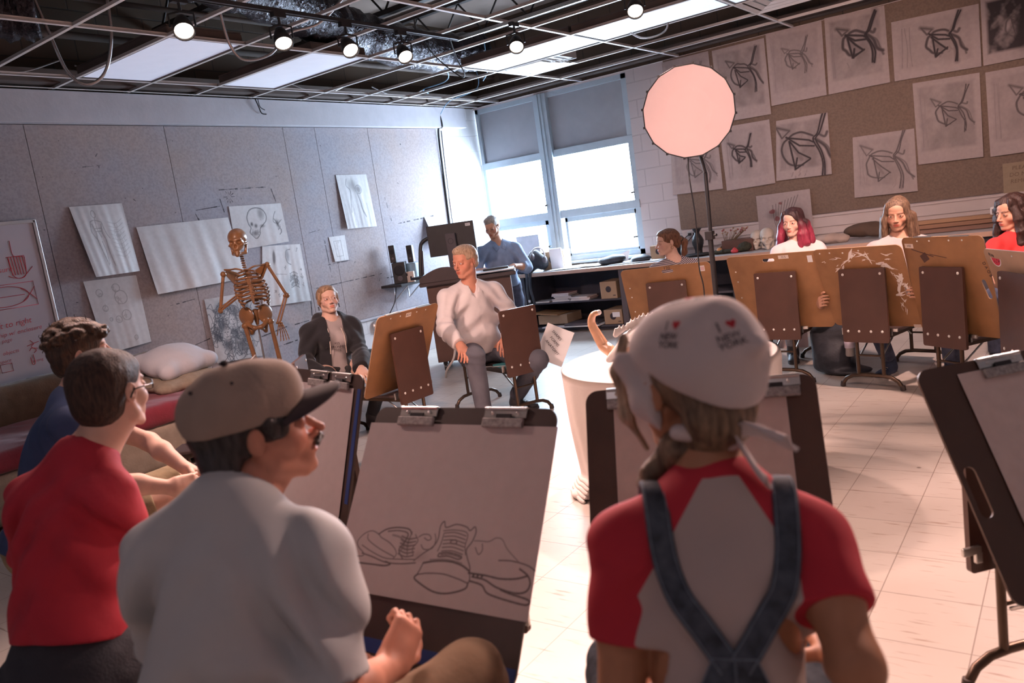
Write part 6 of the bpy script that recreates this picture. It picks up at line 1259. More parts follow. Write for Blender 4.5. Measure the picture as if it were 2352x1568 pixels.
def shoe(P,S,m,sole,name='shoe',toe=None):
    J=P['J']; A_=np.array(J['A'+S]); d=nrmz(toe if toe is not None else np.append(P['tf'][1][:2],0)); Z=np.array([0,0,1.]); r_=np.cross(d,Z); Am=np.stack([r_,d,Z],1)
    z0=max(A_[2]-.075,.04)
    c=np.array([A_[0],A_[1],z0])
    pr=[K(ell(c-d*.01+Z*.005,(.040,.055,.050),Am),.03),K(ell(c+d*.07-Z*.012,(.042,.075,.033),Am),.03),K(ell(c+d*.135-Z*.018,(.042,.045,.025),Am),.03),K(cone(c+Z*.02,A_+Z*.01,.045,.046),.03)]
    o=blobby(name,pr,m,.006,.03,parent=P['t'],cuts=[plane(c-Z*.034,Z)],ck=.004)
    lo=MB().at(Matrix(((r_[0],d[0],0,c[0]),(r_[1],d[1],0,c[1]),(0,0,1,c[2]-.040),(0,0,0,1)))); lo.plate(catmull([(0,-.068),(.038,-.04),(.036,.03),(.046,.10),(.035,.165),(0,.182),(-.035,.165),(-.044,.10),(-.036,.03),(-.038,-.04)],4,True),.016); lo.build('sole',sole,o,bevel=.003)
    lc=MB()
    for k in range(4): p=c+d*(.045+.022*k)+Z*(.030-.007*k); lc.tube([tuple(p-r_*.022),tuple(p+Z*.006),tuple(p+r_*.022)],.0025,5)
    lc.build('laces',sole,o)
    return o
def hair(P,name,prims,m,cuts,noise=((60,.003,1),),h=None,k=.02,smooth=1,stretch=1.0,ck=.006,colf=None):
    lo,hi=bounds(prims,.03); G=Grid(lo,hi,h or .004); F=G.union(G.new(),prims,k)
    X=np.stack(np.meshgrid(*G.ax,indexing='ij'),-1)
    if stretch!=1.0: X=X*np.array([1,1,stretch],np.float32)
    for (s_,a,sd) in noise: F+=a*wob(X,s_,sd)
    G.cut(F,cuts,ck)
    return fmesh(name,F,G,m,P['t'],colf,None,smooth)
def hp(P):
    r_,f,u,A,Pt=P['hf']; s=P['s']
    E=lambda x,y,z,a,b,c,k=.02: K(ell(Pt(x,y,z),(s*a,s*b,s*c),A),k)
    C=lambda a,b,ra,rb,k=.02: K(cone(Pt(*a),Pt(*b),s*ra,s*rb),k)
    return E,C,Pt,A
def strands(P,name,paths,m,r0=.004,n=6,parent=None):
    b=MB()
    for pth in paths:
        pts=catmull(pth,6); L=len(pts); b.tube([tuple(p) for p in pts],[r0*(1-.75*(k/(L-1))**2) for k in range(L)],n)
    return b.build(name,m,parent or P['t'])
def glasses(P,m,w_=.0235,hh=.018,r_=.0013,dz=0,dy=0):
    E,C,Pt,A=hp(P); fr=MB()
    for q in (-1,1):
        lp=[Pt(q*.032+w_*math.copysign(abs(math.cos(a))**.7,math.cos(a)),.101+dy-.006*abs(math.cos(a)),dz-.003+hh*math.copysign(abs(math.sin(a))**.7,math.sin(a))) for a in np.linspace(0,2*math.pi,20,endpoint=False)]
        fr.tube([tuple(p) for p in lp],r_,6,0,True); fr.tube([tuple(Pt(q*(.032+w_),.096+dy,dz)),tuple(Pt(q*.075,.07,dz+.002)),tuple(Pt(q*.084,-.01,.006)),tuple(Pt(q*.084,-.028,-.012))],r_,6)
    fr.tube([tuple(Pt(-.009,.104+dy,dz)),tuple(Pt(0,.107+dy,dz+.003)),tuple(Pt(.009,.104+dy,dz))],r_,6)
    return fr.build('glasses',m,P['t'])

def cond_mat(name,ca,cb,stripe=None,rough=.85):
    """two cloth colours split where the stored seam distance changes sign (or striped along it)"""
    m,t,p=newmat(name); L=t.links; a=N(t,'ShaderNodeAttribute'); a.attribute_name='tone'; v=a.outputs['Fac']
    sp=N(t,'ShaderNodeSeparateColor'); L.new(a.outputs['Color'],sp.inputs[0]); v=sp.outputs[0]
    if stripe:
        k=N(t,'ShaderNodeMath',operation='MULTIPLY'); k.inputs[1].default_value=2*math.pi/stripe; L.new(v,k.inputs[0]); q=N(t,'ShaderNodeMath',operation='SINE'); L.new(k.outputs[0],q.inputs[0]); v=q.outputs[0]
    g=N(t,'ShaderNodeMath',operation='GREATER_THAN'); g.inputs[1].default_value=.1 if stripe else 0; L.new(v,g.inputs[0])
    if stripe:
        g2=N(t,'ShaderNodeMath',operation='MULTIPLY'); L.new(g.outputs[0],g2.inputs[0]); L.new(sp.outputs[1],g2.inputs[1]); g=g2
    mx=N(t,'ShaderNodeMix',data_type='RGBA'); L.new(g.outputs[0],mx.inputs[0]); mx.inputs[6].default_value=(*ca,1); mx.inputs[7].default_value=(*cb,1)
    L.new(mx.outputs[2],p.inputs['Base Color']); p.inputs['Roughness'].default_value=rough; return m
M_fr=mat('clear pink glasses frame',(.60,.42,.38),.25,var=.05); M_frb=mat('black glasses frame',(.02,.02,.025),.25,var=.05)
M_gold=mat('gold',(.75,.55,.25),.25,metal=1,var=.05); M_jean=mat('grey jeans',(.10,.10,.125),.9,var=.1,scale=8,bump=.2,bscale=200,col2=(.13,.13,.155)); M_jeanb=mat('blue jeans',(.07,.085,.14),.9,var=.3,scale=25,bump=.2,bscale=200)
M_jeanl=mat('light grey jeans',(.26,.25,.27),.9,var=.25,scale=25); M_shoeb=mat('black shoe leather',(.03,.026,.028),.5,var=.2); M_sole=mat('shoe sole',(.40,.36,.34),.7,var=.1); M_soled=mat('dark shoe sole',(.06,.05,.05),.7)
up3=np.array([0,0,1.])
# ---------------------------------------------------------------- instructor
J=dict(H=(-3.775,4.644,1.178),N=(-3.790,4.665,.985),SR=(-3.875,4.500,.940),SL=(-3.685,4.835,.925),ER=(-3.835,4.365,.735),WR=(-3.640,4.290,.610),EL=(-3.575,4.860,.715),WL=(-3.490,4.640,.590),pel=(-3.86,4.76,.475),KR=(-3.555,4.315,.520),AR=(-3.520,4.290,.095),KL=(-3.30,4.735,.40),AL=(-3.60,4.80,.10))
P=person(J,dict(label='man in a white button shirt and grey jeans, right hand on his knee',fd=(-.06,-1,-.06),gaze=(-.45,-.85,-.05),bulk=1.10,belly=True,skin=M_skinR,brow=(.75,.6,.45),bw=.35,handR=((.55,-.55,-.45),(-.1,-.3,-.9),.45),handL=((.2,-.6,-.6),(0,-.2,-.9),.5),h=.0048,nose=1.05,limb=1.05,hs=1.04,lip=(.85,.5,.48)))
M_wshirt=mat('white cotton shirt',(.74,.68,.68),.85,var=.03,scale=12,bump=.12,bscale=60)
shirt(P,M_wshirt,sleeve=1.93,e=.018,hem=.06,neck=.056,folds=((14,.006,1),(34,.003,2)),name='white_shirt',amp=2.1,h=.006,vneck=.05)
rx,fx,sp,A_,TP=P['tf']; Nn=np.array(P['J']['N'])
b=MB()
for q in (-1,1):
    pts=[Nn+rx*q*.060-fx*.02+sp*.055,Nn+rx*q*.064+fx*.03+sp*.042,Nn+rx*q*.040+fx*.082+sp*.008,Nn+rx*q*.010+fx*.108-sp*.045]; cp=catmull(pts,6); b.sheet(lambda u,v,cp=cp,q=q: tuple(cp[int(round(u*(len(cp)-1)))]+(rx*q*.030*v*(.6+.8*u)-sp*.038*v+fx*.010*v)),len(cp)-1,3)
b.build('collar',M_wshirt,P['t'],solid=.003)
bt=MB()
for k in range(7): p=TP(.93-.12*k)+fx*(.117+(.036 if 2<k<6 else .012 if k==2 else .0)); bt.ball(tuple(p),.005,8)
bt.build('button',M_pup,P['t']) if False else None
pants(P,M_jean,1.97,name='grey_jeans',r=1.0,h=.006,amp=1.5)
shoe(P,'L',M_shoeb,M_soled,'black_shoe',toe=(.75,.1,0)); shoe(P,'R',M_shoeb,M_soled,'black_shoe',toe=(.5,-.85,0))
E,C,Pt,A=hp(P)
M_blond=hairmat('sandy blond hair',(.46,.29,.17),(.62,.45,.32),120)
hair(P,'short_blond_hair',[E(0,-.018,.046,.079,.100,.082),E(0,.035,.085,.055,.055,.038),E(0,-.055,.0,.066,.058,.07)],M_blond,[E(0,.122,-.035,.080,.075,.102),plane(Pt(0,-.05,-.055),A[:,2]),E(.095,.008,-.01,.03,.035,.045),E(-.095,.008,-.01,.03,.035,.045),E(0,.10,.03,.062,.035,.035)],((55,.003,1),(150,.0028,2)),h=.0042)
# ---------------------------------------------------------------- hooded student
J=dict(H=(-4.760,4.120,1.030),N=(-4.775,4.120,.865),SR=(-4.835,3.945,.815),SL=(-4.690,4.255,.805),EL=(-4.545,4.160,.600),WL=(-4.330,3.945,.520),ER=(-4.765,3.815,.600),WR=(-4.560,3.80,.500),pel=(-4.74,4.05,.475),KR=(-4.42,3.70,.50),AR=(-4.45,3.62,.10),KL=(-4.36,4.22,.50),AL=(-4.52,4.14,.10))
P=person(J,dict(label='student with glasses in a black hooded jacket over a grey t-shirt',fd=(.88,-.42,.16),gaze=(.95,-.2,.15),skin=M_skinP,female=True,bulk=.92,limb=.9,hs=.97,handL=((.75,-.45,-.30),(0,0,-1),.35),h=.005,brow=(.5,.35,.25),bw=.5))
M_tee=mat('grey print t-shirt',(.40,.34,.33),.85,var=.05,bump=.1,bscale=50); M_hood=mat('black jersey',(.016,.015,.019),.9,var=.2,sheen=.2)
shirt(P,M_tee,sleeve=.4,e=.006,hem=-.04,neck=.062,name='grey_tshirt',h=.006)
rx,fx,sp,A_,TP=P['tf']
opening=K(rbox(TP(.45,-.01,.17),(.062,.14,.42),.02,np.stack([rx,fx,sp],1)),.01)
shirt(P,M_hood,sleeve=1.9,e=.024,hem=-.10,neck=.074,name='black_hoodie',h=.006,extracut=(opening,),extra=[K(cone(np.array(P['J']['N'])+rx*.07-fx*.05+sp*.02,np.array(P['J']['N'])-rx*.07-fx*.05+sp*.02,.040,.040),.03),K(ell(np.array(P['J']['N'])-fx*.07-sp*.01,(.09,.06,.06)),.03)],loose=1.1,amp=1.6)
text_mesh('RES\nENVIRONMENT\nTREE',.026,Matrix([[-rx[i],sp[i],fx[i],TP(.55,0,.135)[i]] for i in range(3)]+[[0,0,0,1]]),M_ink,'shirt_print',P['t'])
b=MB(); 
for q in (-1,1): b.tube([tuple(TP(.98,q*.052,.10)),tuple(TP(.80,q*.058,.150)),tuple(TP(.55,q*.060,.155)),tuple(TP(.40,q*.062,.150))],.0035,5)
b.build('drawstring',M_tag,P['t'])
pants(P,M_blackm,1.95,name='black_trousers',r=.9,h=.007)
shoe(P,'L',M_shoeb,M_soled,'black_shoe',toe=(.8,-.4,0)); shoe(P,'R',M_shoeb,M_soled,'black_shoe',toe=(.8,-.5,0))
E,C,Pt,A=hp(P); M_lbr=hairmat('light brown hair',(.30,.17,.09),(.46,.29,.17),100)
hair(P,'tied_back_hair',[E(0,-.018,.042,.081,.102,.084),E(0,.04,.078,.060,.045,.035),E(0,-.07,-.01,.060,.05,.06),C((0,-.10,.0),(0,-.13,-.05),.03,.018),C((.072,.03,.05),(.078,.01,-.02),.012,.010),C((-.072,.03,.05),(-.078,.01,-.02),.012,.010)],M_lbr,[E(0,.125,-.030,.070,.078,.100),E(0,.10,.03,.055,.035,.040),plane(Pt(0,0,-.075),A[:,2])],((60,.002,1),(130,.002,4)),h=.0045,stretch=.5)
glasses(P,M_fr,w_=.026,hh=.024,dz=-.012,dy=.008)
b=MB(); 
for q in (-1,1): b.ball(tuple(Pt(q*.083,-.008,-.042)),.005,8).tube([tuple(Pt(q*.083,-.008,-.045)),tuple(Pt(q*.084,-.008,-.068))],.0035,6)
b.build('earring',M_black,P['t'])
# ---------------------------------------------------------------- standing man by the window
J=dict(H=(-5.271,7.040,1.385),N=(-5.265,7.085,1.195),SR=(-5.385,6.925,1.130),SL=(-5.130,7.225,1.115),ER=(-5.40,6.80,.92),WR=(-5.17,6.66,.955),EL=(-5.03,7.24,.90),WL=(-5.01,6.98,.945),pel=(-5.26,7.12,.72),HR=(-5.31,7.06,.70),HL=(-5.20,7.18,.70),KR=(-5.31,7.04,.42),AR=(-5.33,7.06,.10),KL=(-5.17,7.18,.42),AL=(-5.17,7.22,.10))
P=person(J,dict(label='standing man in a light blue shirt, backlit by the window behind the lectern',fd=(.22,-.95,-.30),bulk=.98,handL=((-.2,-.95,-.1),(0,0,-1),.5),handR=((.8,-.5,-.1),(0,0,-1),.5),h=.006,bw=.4,limb=.95))
M_bshirt=mat('light blue chambray',(.24,.33,.50),.85,var=.12,scale=14,bump=.12,bscale=70)
shirt(P,M_bshirt,sleeve=1.35,e=.020,hem=-.02,neck=.058,name='blue_shirt',h=.007,amp=1.6,vneck=.04,loose=1.1)
rx,fx,sp,A_,TP=P['tf']; Nn=np.array(P['J']['N']); b=MB()
for q in (-1,1):
    cp=catmull([Nn+rx*q*.060-fx*.02+sp*.055,Nn+rx*q*.064+fx*.03+sp*.042,Nn+rx*q*.040+fx*.082+sp*.008,Nn+rx*q*.012+fx*.105-sp*.040],6); b.sheet(lambda u,v,cp=cp,q=q: tuple(cp[int(round(u*(len(cp)-1)))]+(rx*q*.030*v*(.6+.8*u)-sp*.036*v+fx*.010*v)),len(cp)-1,3)
b.build('collar',M_bshirt,P['t'],solid=.003)
pants(P,M_jeanb,1.97,name='blue_jeans',h=.008); shoe(P,'L',M_shoeb,M_soled,'dark_shoe',toe=(.2,-.9,0)); shoe(P,'R',M_shoeb,M_soled,'dark_shoe',toe=(.2,-.9,0))
E,C,Pt,A=hp(P)
hair(P,'combed_grey_hair',[E(0,-.018,.046,.079,.100,.080),E(.01,.035,.088,.055,.055,.034),E(0,-.055,.0,.066,.058,.07)],hairmat('grey blond hair',(.30,.26,.23),(.45,.40,.36),120),[E(0,.122,-.035,.074,.075,.102),plane(Pt(0,-.05,-.055),A[:,2]),E(.095,.008,-.01,.03,.035,.045),E(-.095,.008,-.01,.03,.035,.045)],((50,.003,1),(120,.002,2)),h=.006)
# ---------------------------------------------------------------- student in the striped top
J=dict(H=(-2.905,6.330,1.058),N=(-2.875,6.350,.892),SR=(-2.975,6.190,.850),SL=(-2.775,6.500,.835),ER=(-2.94,6.02,.66),WR=(-2.78,5.92,.56),EL=(-2.62,6.42,.62),WL=(-2.60,6.16,.56),pel=(-2.82,6.42,.475),KR=(-2.96,5.98,.49),AR=(-2.98,5.95,.10),KL=(-2.50,6.10,.49),AL=(-2.48,6.08,.10))
P=person(J,dict(label='student with a dark ponytail and striped top looking to the left',fd=(-.72,-.69,-.03),gaze=(-.8,-.6,0),skin=M_skinP,female=True,bulk=.9,limb=.88,hs=.97,h=.005,brow=(.25,.16,.12),neck=.9,lip=(.88,.42,.42)))
M_str=cond_mat('striped jersey',(.045,.03,.05),(.58,.50,.50),.0135); rx,fx,sp,A_,TP=P['tf']; Nn=np.array(P['J']['N'])
def strf(V,Nn=Nn,sp=sp):
    z=(V-Nn)@sp; r_=np.linalg.norm(V-Nn,axis=1); return np.stack([z-r_*.25,(r_>.078)*1.0,z*0],1)
shirt(P,M_str,sleeve=.6,e=.008,hem=-.02,neck=.064,name='striped_top',h=.0042,colf=strf,amp=.5)
pants(P,M_jeanb,1.95,name='jeans',r=.9,h=.008); shoe(P,'L',M_shoeb,M_sole,'dark_shoe',toe=(.1,-1,0)); shoe(P,'R',M_shoeb,M_sole,'dark_shoe',toe=(-.2,-1,0))
E,C,Pt,A=hp(P); M_br=hairmat('auburn brown hair',(.16,.065,.035),(.26,.12,.065),100)
hair(P,'pulled_back_hair',[E(0,-.018,.042,.080,.101,.083),E(0,.04,.076,.058,.045,.033),E(0,-.07,-.01,.060,.05,.06)],M_br,[E(0,.125,-.032,.066,.078,.100),E(0,.10,.03,.052,.035,.042),E(.10,.000,-.012,.03,.028,.036),E(-.10,.000,-.012,.03,.028,.036),plane(Pt(0,0,-.065),A[:,2])],((50,.0015,1),(130,.0015,4)),h=.0045,stretch=.5)
hair(P,'ponytail',[C((0,-.11,.02),(.01,-.155,-.02),.024,.03),C((.01,-.155,-.02),(.02,-.150,-.11),.032,.026),C((.02,-.150,-.11),(.02,-.12,-.17),.026,.010)],M_br,[],((40,.005,1),(110,.003,4)),h=.0045,stretch=.3)
MB().lathe([(.026,-.008),(.031,0),(.026,.008)],n=16).build('hair_tie',M_black,P['t']).matrix_local=T(*Pt(0,-.122,.012))@mrot('X',R(60))
b=MB(); 
for q in (-1,1): b.tube([tuple(Pt(q*.083+q*.004*math.cos(a),-.010+.011*math.sin(a),-.044+.013*math.cos(a))) for a in np.linspace(0,5.9,10)],.0016,5)
b.build('hoop_earring',M_gold,P['t'])
# ---------------------------------------------------------------- pink-haired student
J=dict(H=(-1.974,6.780,1.083),N=(-1.950,6.800,.912),SR=(-2.075,6.650,.866),SL=(-1.815,6.850,.852),ER=(-2.13,6.45,.66),WR=(-1.98,6.28,.56),EL=(-1.70,6.66,.64),WL=(-1.68,6.42,.56),pel=(-1.92,6.82,.475),KR=(-1.94,6.38,.49),AR=(-1.95,6.40,.10),KL=(-1.63,6.42,.49),AL=(-1.62,6.36,.10))
P=person(J,dict(label='student with wavy pink and dark hair in a white t-shirt',fd=(-.10,-.99,-.02),skin=M_skinP,female=True,bulk=.95,limb=.92,h=.0048,brow=(.2,.14,.12),neck=.9,lip=(.85,.42,.42)))
M_wtee=mat('white jersey',(.70,.63,.63),.85,var=.03,bump=.08,bscale=50)
o=shirt(P,M_wtee,sleeve=.6,e=.010,hem=-.02,neck=.062,name='white_tshirt',h=.006)
rx,fx,sp,A_,TP=P['tf']; b=MB()
for (x,z) in ((.04,.80),(.055,.82),(.03,.78),(.065,.79)): b.ball(tuple(TP(z,x,.150)),.004,6)
b.build('red_embroidery',M_redp,P['t'])
pants(P,M_jeanl,1.95,name='light_jeans',r=1.0,h=.008); shoe(P,'L',M_shoeb,M_sole,'black_boot',toe=(-.2,-1,0)); shoe(P,'R',M_shoeb,M_soled,'black_boot',toe=(.3,-1,0))
E,C,Pt,A=hp(P)
def pinkm():
    m=hairmat('dark to pink dyed hair',(1,1,1),(.7,.6,.6),90); return m
M_dye=mat('dyed hair',(.9,.9,.9),.45,var=.35,scale=80,bump=.5,bscale=160,stretch=(1,1,.25),attr='tone')
Hh=np.array(P['J']['H'])
def dyec(V,Hh=Hh):
    z=V[:,2]-Hh[2]; k=np.clip((.02-z)/.09+.25*np.sin(V[:,0]*90)+.2*np.sin(V[:,1]*70+V[:,0]*30),0,1)[:,None]; return (1-k)*np.array([.045,.018,.020])+k*np.array([.36,.035,.075])
hair(P,'wavy_pink_hair',[E(0,-.018,.044,.084,.104,.086),E(0,-.06,-.02,.085,.06,.09)]+[q for s_ in (-1,1) for q in (C((s_*.058,.045,.085),(s_*.082,.035,-.02),.016,.028),C((s_*.082,.035,-.02),(s_*.098,.030,-.10),.032,.036),C((s_*.098,.030,-.10),(s_*.115,.030,-.17),.036,.034),C((s_*.088,-.03,-.02),(s_*.12,-.03,-.16),.04,.04))]+[C((-.080,.055,-.10),(-.075,.065,-.20),.032,.020)],M_dye,[E(0,.130,-.030,.060,.082,.105),E(0,.105,.030,.040,.030,.046)],((30,.007,1),(75,.005,4),(160,.002,5)),h=.0045,stretch=.45,colf=dyec)
# ---------------------------------------------------------------- student with long brown hair
J=dict(H=(-1.027,5.908,1.108),N=(-1.027,5.935,.942),SR=(-1.160,5.820,.893),SL=(-.892,5.955,.888),ER=(-1.36,5.86,.68),WR=(-1.525,5.725,.555),EL=(-.72,5.79,.70),WL=(-.845,5.575,.610),pel=(-.99,6.00,.475),KR=(-1.20,5.66,.50),AR=(-1.14,5.90,.10),KL=(-.74,5.60,.50),AL=(-.74,5.80,.10))
P=person(J,dict(label='student with long straight brown hair and a grey top, holding the paint-splattered board',fd=(.02,-.99,-.13),skin=M_skin,female=True,bulk=.95,limb=.92,h=.0048,brow=(.25,.16,.12),neck=.9,hs=.95,handL=((-.35,-.90,.25),(-.9,.35,0),.95,1),handR=((.25,-.90,.30),(.9,.35,0),.95,-1),lip=(.88,.40,.38)))
shirt(P,mat('grey jersey',(.46,.41,.41),.85,var=.05,bump=.1,bscale=50),sleeve=.6,e=.012,hem=-.02,neck=.066,name='grey_top',h=.006)
pants(P,M_jeanb,1.95,name='dark_jeans',r=.95,h=.008); shoe(P,'L',M_blnv,M_sole,'navy_sneaker',toe=(.3,-1,0)); shoe(P,'R',M_blnv,M_sole,'navy_sneaker',toe=(-.3,-1,0))
E,C,Pt,A=hp(P); M_lb=hairmat('long brown hair',(.12,.060,.036),(.27,.17,.11),110)
hair(P,'long_brown_hair',[E(0,-.018,.044,.082,.103,.085),E(0,-.05,-.03,.082,.06,.10)]+[q for s_ in (-1,1) for q in (C((s_*.056,.048,.085),(s_*.080,.040,-.03),.014,.024),C((s_*.080,.040,-.03),(s_*.092,.045,-.15),.028,.026),C((s_*.085,-.01,-.02),(s_*.105,.0,-.16),.034,.030))],M_lb,[E(0,.130,-.030,.0615,.082,.105),E(0,.105,.028,.048,.032,.048)],((60,.003,1),(150,.002,4)),h=.0045,stretch=.2)
rx,fx,sp,A_,TP=P['tf']; Nn=np.array(P['J']['N'])
MB().tube([tuple(Nn+rx*.072*math.cos(a)+fx*(.055+.062*math.sin(a)*-1 if False else .045-.075*math.sin(a))-sp*(.012-.035*math.sin(a)*1)) for a in np.linspace(math.pi,2*math.pi,16)],.0022,6).build('gold_necklace',M_gold,P['t'])
# ---------------------------------------------------------------- red-shirted student at the right edge
J=dict(H=(-.408,6.417,1.006),N=(-.385,6.435,.845),SR=(-.500,6.290,.800),SL=(-.245,6.480,.785),ER=(-.52,6.08,.62),WR=(-.38,5.92,.54),EL=(-.12,6.28,.60),WL=(-.16,6.02,.54),pel=(-.34,6.44,.475),KR=(-.50,6.02,.49),AR=(-.50,6.02,.10),KL=(-.12,6.05,.49),AL=(-.10,6.0,.10))
P=person(J,dict(label='student with long dark curly hair in a bright red t-shirt at the right edge',fd=(-.72,-.69,-.10),skin=M_skin,female=True,bulk=.95,limb=.92,hs=1.0,h=.0048,brow=(.12,.08,.07),bw=.9,neck=.9,lip=(.90,.36,.36)))
M_redt=mat('bright red jersey',(.62,.035,.035),.8,var=.06,bump=.1,bscale=50)
shirt(P,M_redt,sleeve=.6,e=.010,hem=-.02,neck=.062,name='red_tshirt',h=.006)
pants(P,M_jeanb,1.95,name='jeans',h=.008); shoe(P,'L',M_shoeb,M_sole,'dark_shoe',toe=(-.2,-1,0)); shoe(P,'R',M_shoeb,M_sole,'dark_shoe',toe=(-.2,-1,0))
E,C,Pt,A=hp(P); M_dk=hairmat('dark curly hair',(.035,.016,.013),(.07,.035,.028),90)
hair(P,'dark_curly_hair',[E(0,-.018,.046,.086,.106,.088),E(0,-.06,-.02,.085,.065,.09)]+[q for s_ in (-1,1) for q in (C((s_*.058,.045,.085),(s_*.090,.025,-.03),.018,.032),C((s_*.090,.025,-.03),(s_*.105,.03,-.12),.034,.036),C((s_*.105,.03,-.12),(s_*.105,.05,-.20),.036,.026),C((s_*.088,-.03,-.02),(s_*.11,-.03,-.16),.04,.04))],M_dk,[E(0,.130,-.030,.062,.082,.105),E(0,.105,.026,.048,.032,.046)],((45,.009,1),(110,.005,4)),h=.0045,stretch=.8)
# ---------------------------------------------------------------- curly-haired man
J=dict(H=(-3.233,1.514,1.165),N=(-3.225,1.425,.990),SR=(-3.075,1.330,.925),SL=(-3.340,1.475,.915),ER=(-2.945,1.400,.690),WR=(-2.865,1.560,.620),EL=(-3.215,1.690,.745),WL=(-3.000,1.700,.640),pel=(-3.30,1.22,.475),KR=(-3.03,1.60,.52),AR=(-2.98,1.66,.10),KL=(-3.28,1.86,.52),AL=(-3.22,1.92,.10))
P=person(J,dict(label='curly-haired young man in a navy t-shirt and khaki shorts, hands together',fd=(.45,.89,.08),up=(0,0,1),skin=M_skinP,bulk=1.05,h=.0045,brow=(.2,.13,.10),handR=((.05,.95,-.1),(-.9,.1,-.1),.75,1),handL=((.55,.45,-.5),(.3,-.1,-.8),.7,1),nose=1.05,limb=1.0,hs=1.0))
M_navy=mat('navy jersey',(.035,.060,.145),.85,var=.15,scale=10,bump=.1,bscale=50); M_khaki=mat('khaki cotton',(.30,.235,.14),.9,var=.15,scale=20,bump=.15,bscale=80)
shirt(P,M_navy,sleeve=.72,e=.020,hem=-.04,neck=.060,name='navy_tshirt',h=.006,amp=1.5,loose=1.1)
pants(P,M_khaki,.92,name='khaki_shorts',h=.006,r=1.08,amp=1.5); shoe(P,'L',M_shoeb,M_sole,'dark_shoe',toe=(.3,.95,0)); shoe(P,'R',M_shoeb,M_sole,'dark_shoe',toe=(.3,.95,0))
E,C,Pt,A=hp(P); M_cu=hairmat('dark brown curls',(.035,.020,.013),(.10,.055,.030),70)
rg=np.random.RandomState(3); cur=[]
for k in range(150):
    th=rg.rand()*2*math.pi; ph=rg.rand()*1.35; d=np.array([math.sin(ph)*math.cos(th),math.sin(ph)*math.sin(th),math.cos(ph)]); p=np.array([0,-.018,.045])+d*np.array([.086,.106,.090])
    if p[1]>.062 and p[2]<.045: continue
    cur.append(E(*p,.015+.006*rg.rand(),.015+.006*rg.rand(),.013,.008))
hair(P,'curly_hair',[E(0,-.018,.046,.086,.106,.090),E(0,-.065,-.01,.074,.058,.075)]+cur+[E(.045,.090,.062,.02,.018,.018,.008),E(-.01,.100,.066,.02,.018,.018,.008),E(.015,.098,.078,.022,.018,.018,.008),E(-.045,.090,.062,.02,.018,.018,.008)],M_cu,[E(0,.130,-.040,.080,.078,.092),E(.095,.016,-.015,.03,.030,.034),E(-.095,.016,-.015,.03,.030,.034),plane(Pt(0,0,-.085),A[:,2])],((70,.003,1),(150,.003,4)),h=.004)
strands(P,'curl_strands',[[Pt(*(np.array([0,-.018,.045])+d*np.array([.088,.108,.092])*q_)+ (rg.randn(3)*.006)) for q_ in (1.0,1.06,1.12,1.14)] for d in [nrmz(np.array([rg.randn(),rg.randn()*1.0-.2,abs(rg.randn())+.1])) for _ in range(90)]],M_cu,.0016,4)
# ---------------------------------------------------------------- man in the red t-shirt
J=dict(H=(-2.099,1.029,1.148),N=(-2.110,.930,.992),SR=(-2.010,.925,.905),SL=(-2.205,.835,.918),ER=(-2.055,.950,.665),WR=(-2.16,1.22,.585),EL=(-2.34,.86,.67),WL=(-2.33,1.13,.60),pel=(-2.05,.74,.475),KR=(-2.10,1.22,.50),AR=(-2.08,1.20,.10),KL=(-2.36,1.16,.50),AL=(-2.38,1.18,.10))
P=person(J,dict(label='man in a red t-shirt and glasses seen from behind, close-cropped dark hair',fd=(-.36,.93,.02),skin=M_skinP,bulk=.98,h=.0045,neck=1.02,limb=1.0,handR=((-.3,.9,-.2),(0,0,-1),.5),handL=((.1,.95,-.2),(0,0,-1),.5)))
M_crt=mat('crimson jersey',(.46,.022,.045),.8,var=.08,scale=6,bump=.1,bscale=50)
shirt(P,M_crt,sleeve=.72,e=.021,hem=.26,neck=.060,name='red_tshirt',h=.006,amp=2.5,loose=1.05)
M_dkj=mat('dark denim',(.035,.037,.048),.9,var=.15,scale=6,bump=.2,bscale=150); pants(P,M_dkj,1.96,name='dark_jeans',h=.007,amp=1.4,r=1.05,top=.36,e=.010); shoe(P,'L',M_shoeb,M_sole,'dark_shoe',toe=(0,1,0)); shoe(P,'R',M_shoeb,M_sole,'dark_shoe',toe=(0,1,0))
E,C,Pt,A=hp(P); M_crop=hairmat('cropped dark hair',(.028,.014,.010),(.075,.038,.024),160,.6)
hair(P,'cropped_hair',[E(0,-.018,.043,.0775,.0985,.0815),E(0,-.052,-.010,.068,.062,.074),E(0,.038,.060,.058,.050,.042,.02)],M_crop,[E(0,.122,-.048,.068,.070,.096),E(.092,.008,-.012,.022,.032,.040),E(-.092,.008,-.012,.022,.032,.040),plane(Pt(0,-.05,-.078),A[:,2]*1.0+A[:,1]*-.25)],((160,.0012,1),(300,.0010,4)),h=.0035)
glasses(P,M_frb,w_=.024,hh=.016,r_=.002)
# ---------------------------------------------------------------- man in the cap
J=dict(H=(-1.290,.890,1.118),N=(-1.290,.805,.995),SR=(-1.142,.860,.903),SL=(-1.388,.712,.935),ER=(-1.085,.800,.665),WR=(-1.140,.985,.612),EL=(-1.56,.78,.66),WL=(-1.38,1.00,.56),pel=(-1.26,.62,.475),KR=(-1.100,1.150,.49),AR=(-1.08,1.20,.10),KL=(-1.50,1.06,.50),AL=(-1.50,1.12,.10))
P=person(J,dict(label='man with a moustache in a beige baseball cap and pale t-shirt',fd=(.50,.86,.10),up=(0,0,1),skin=M_skinR,bulk=1.02,h=.0045,neck=1.05,nose=1.25,limb=1.04,brow=(.12,.09,.08),bw=.9,stubble=.35,handR=((-.10,.80,.55),(-.9,.1,-.1),1.3,1),handL=((.3,.9,-.3),(0,0,-1),.6),sm=1,lip=(.9,.50,.46)))
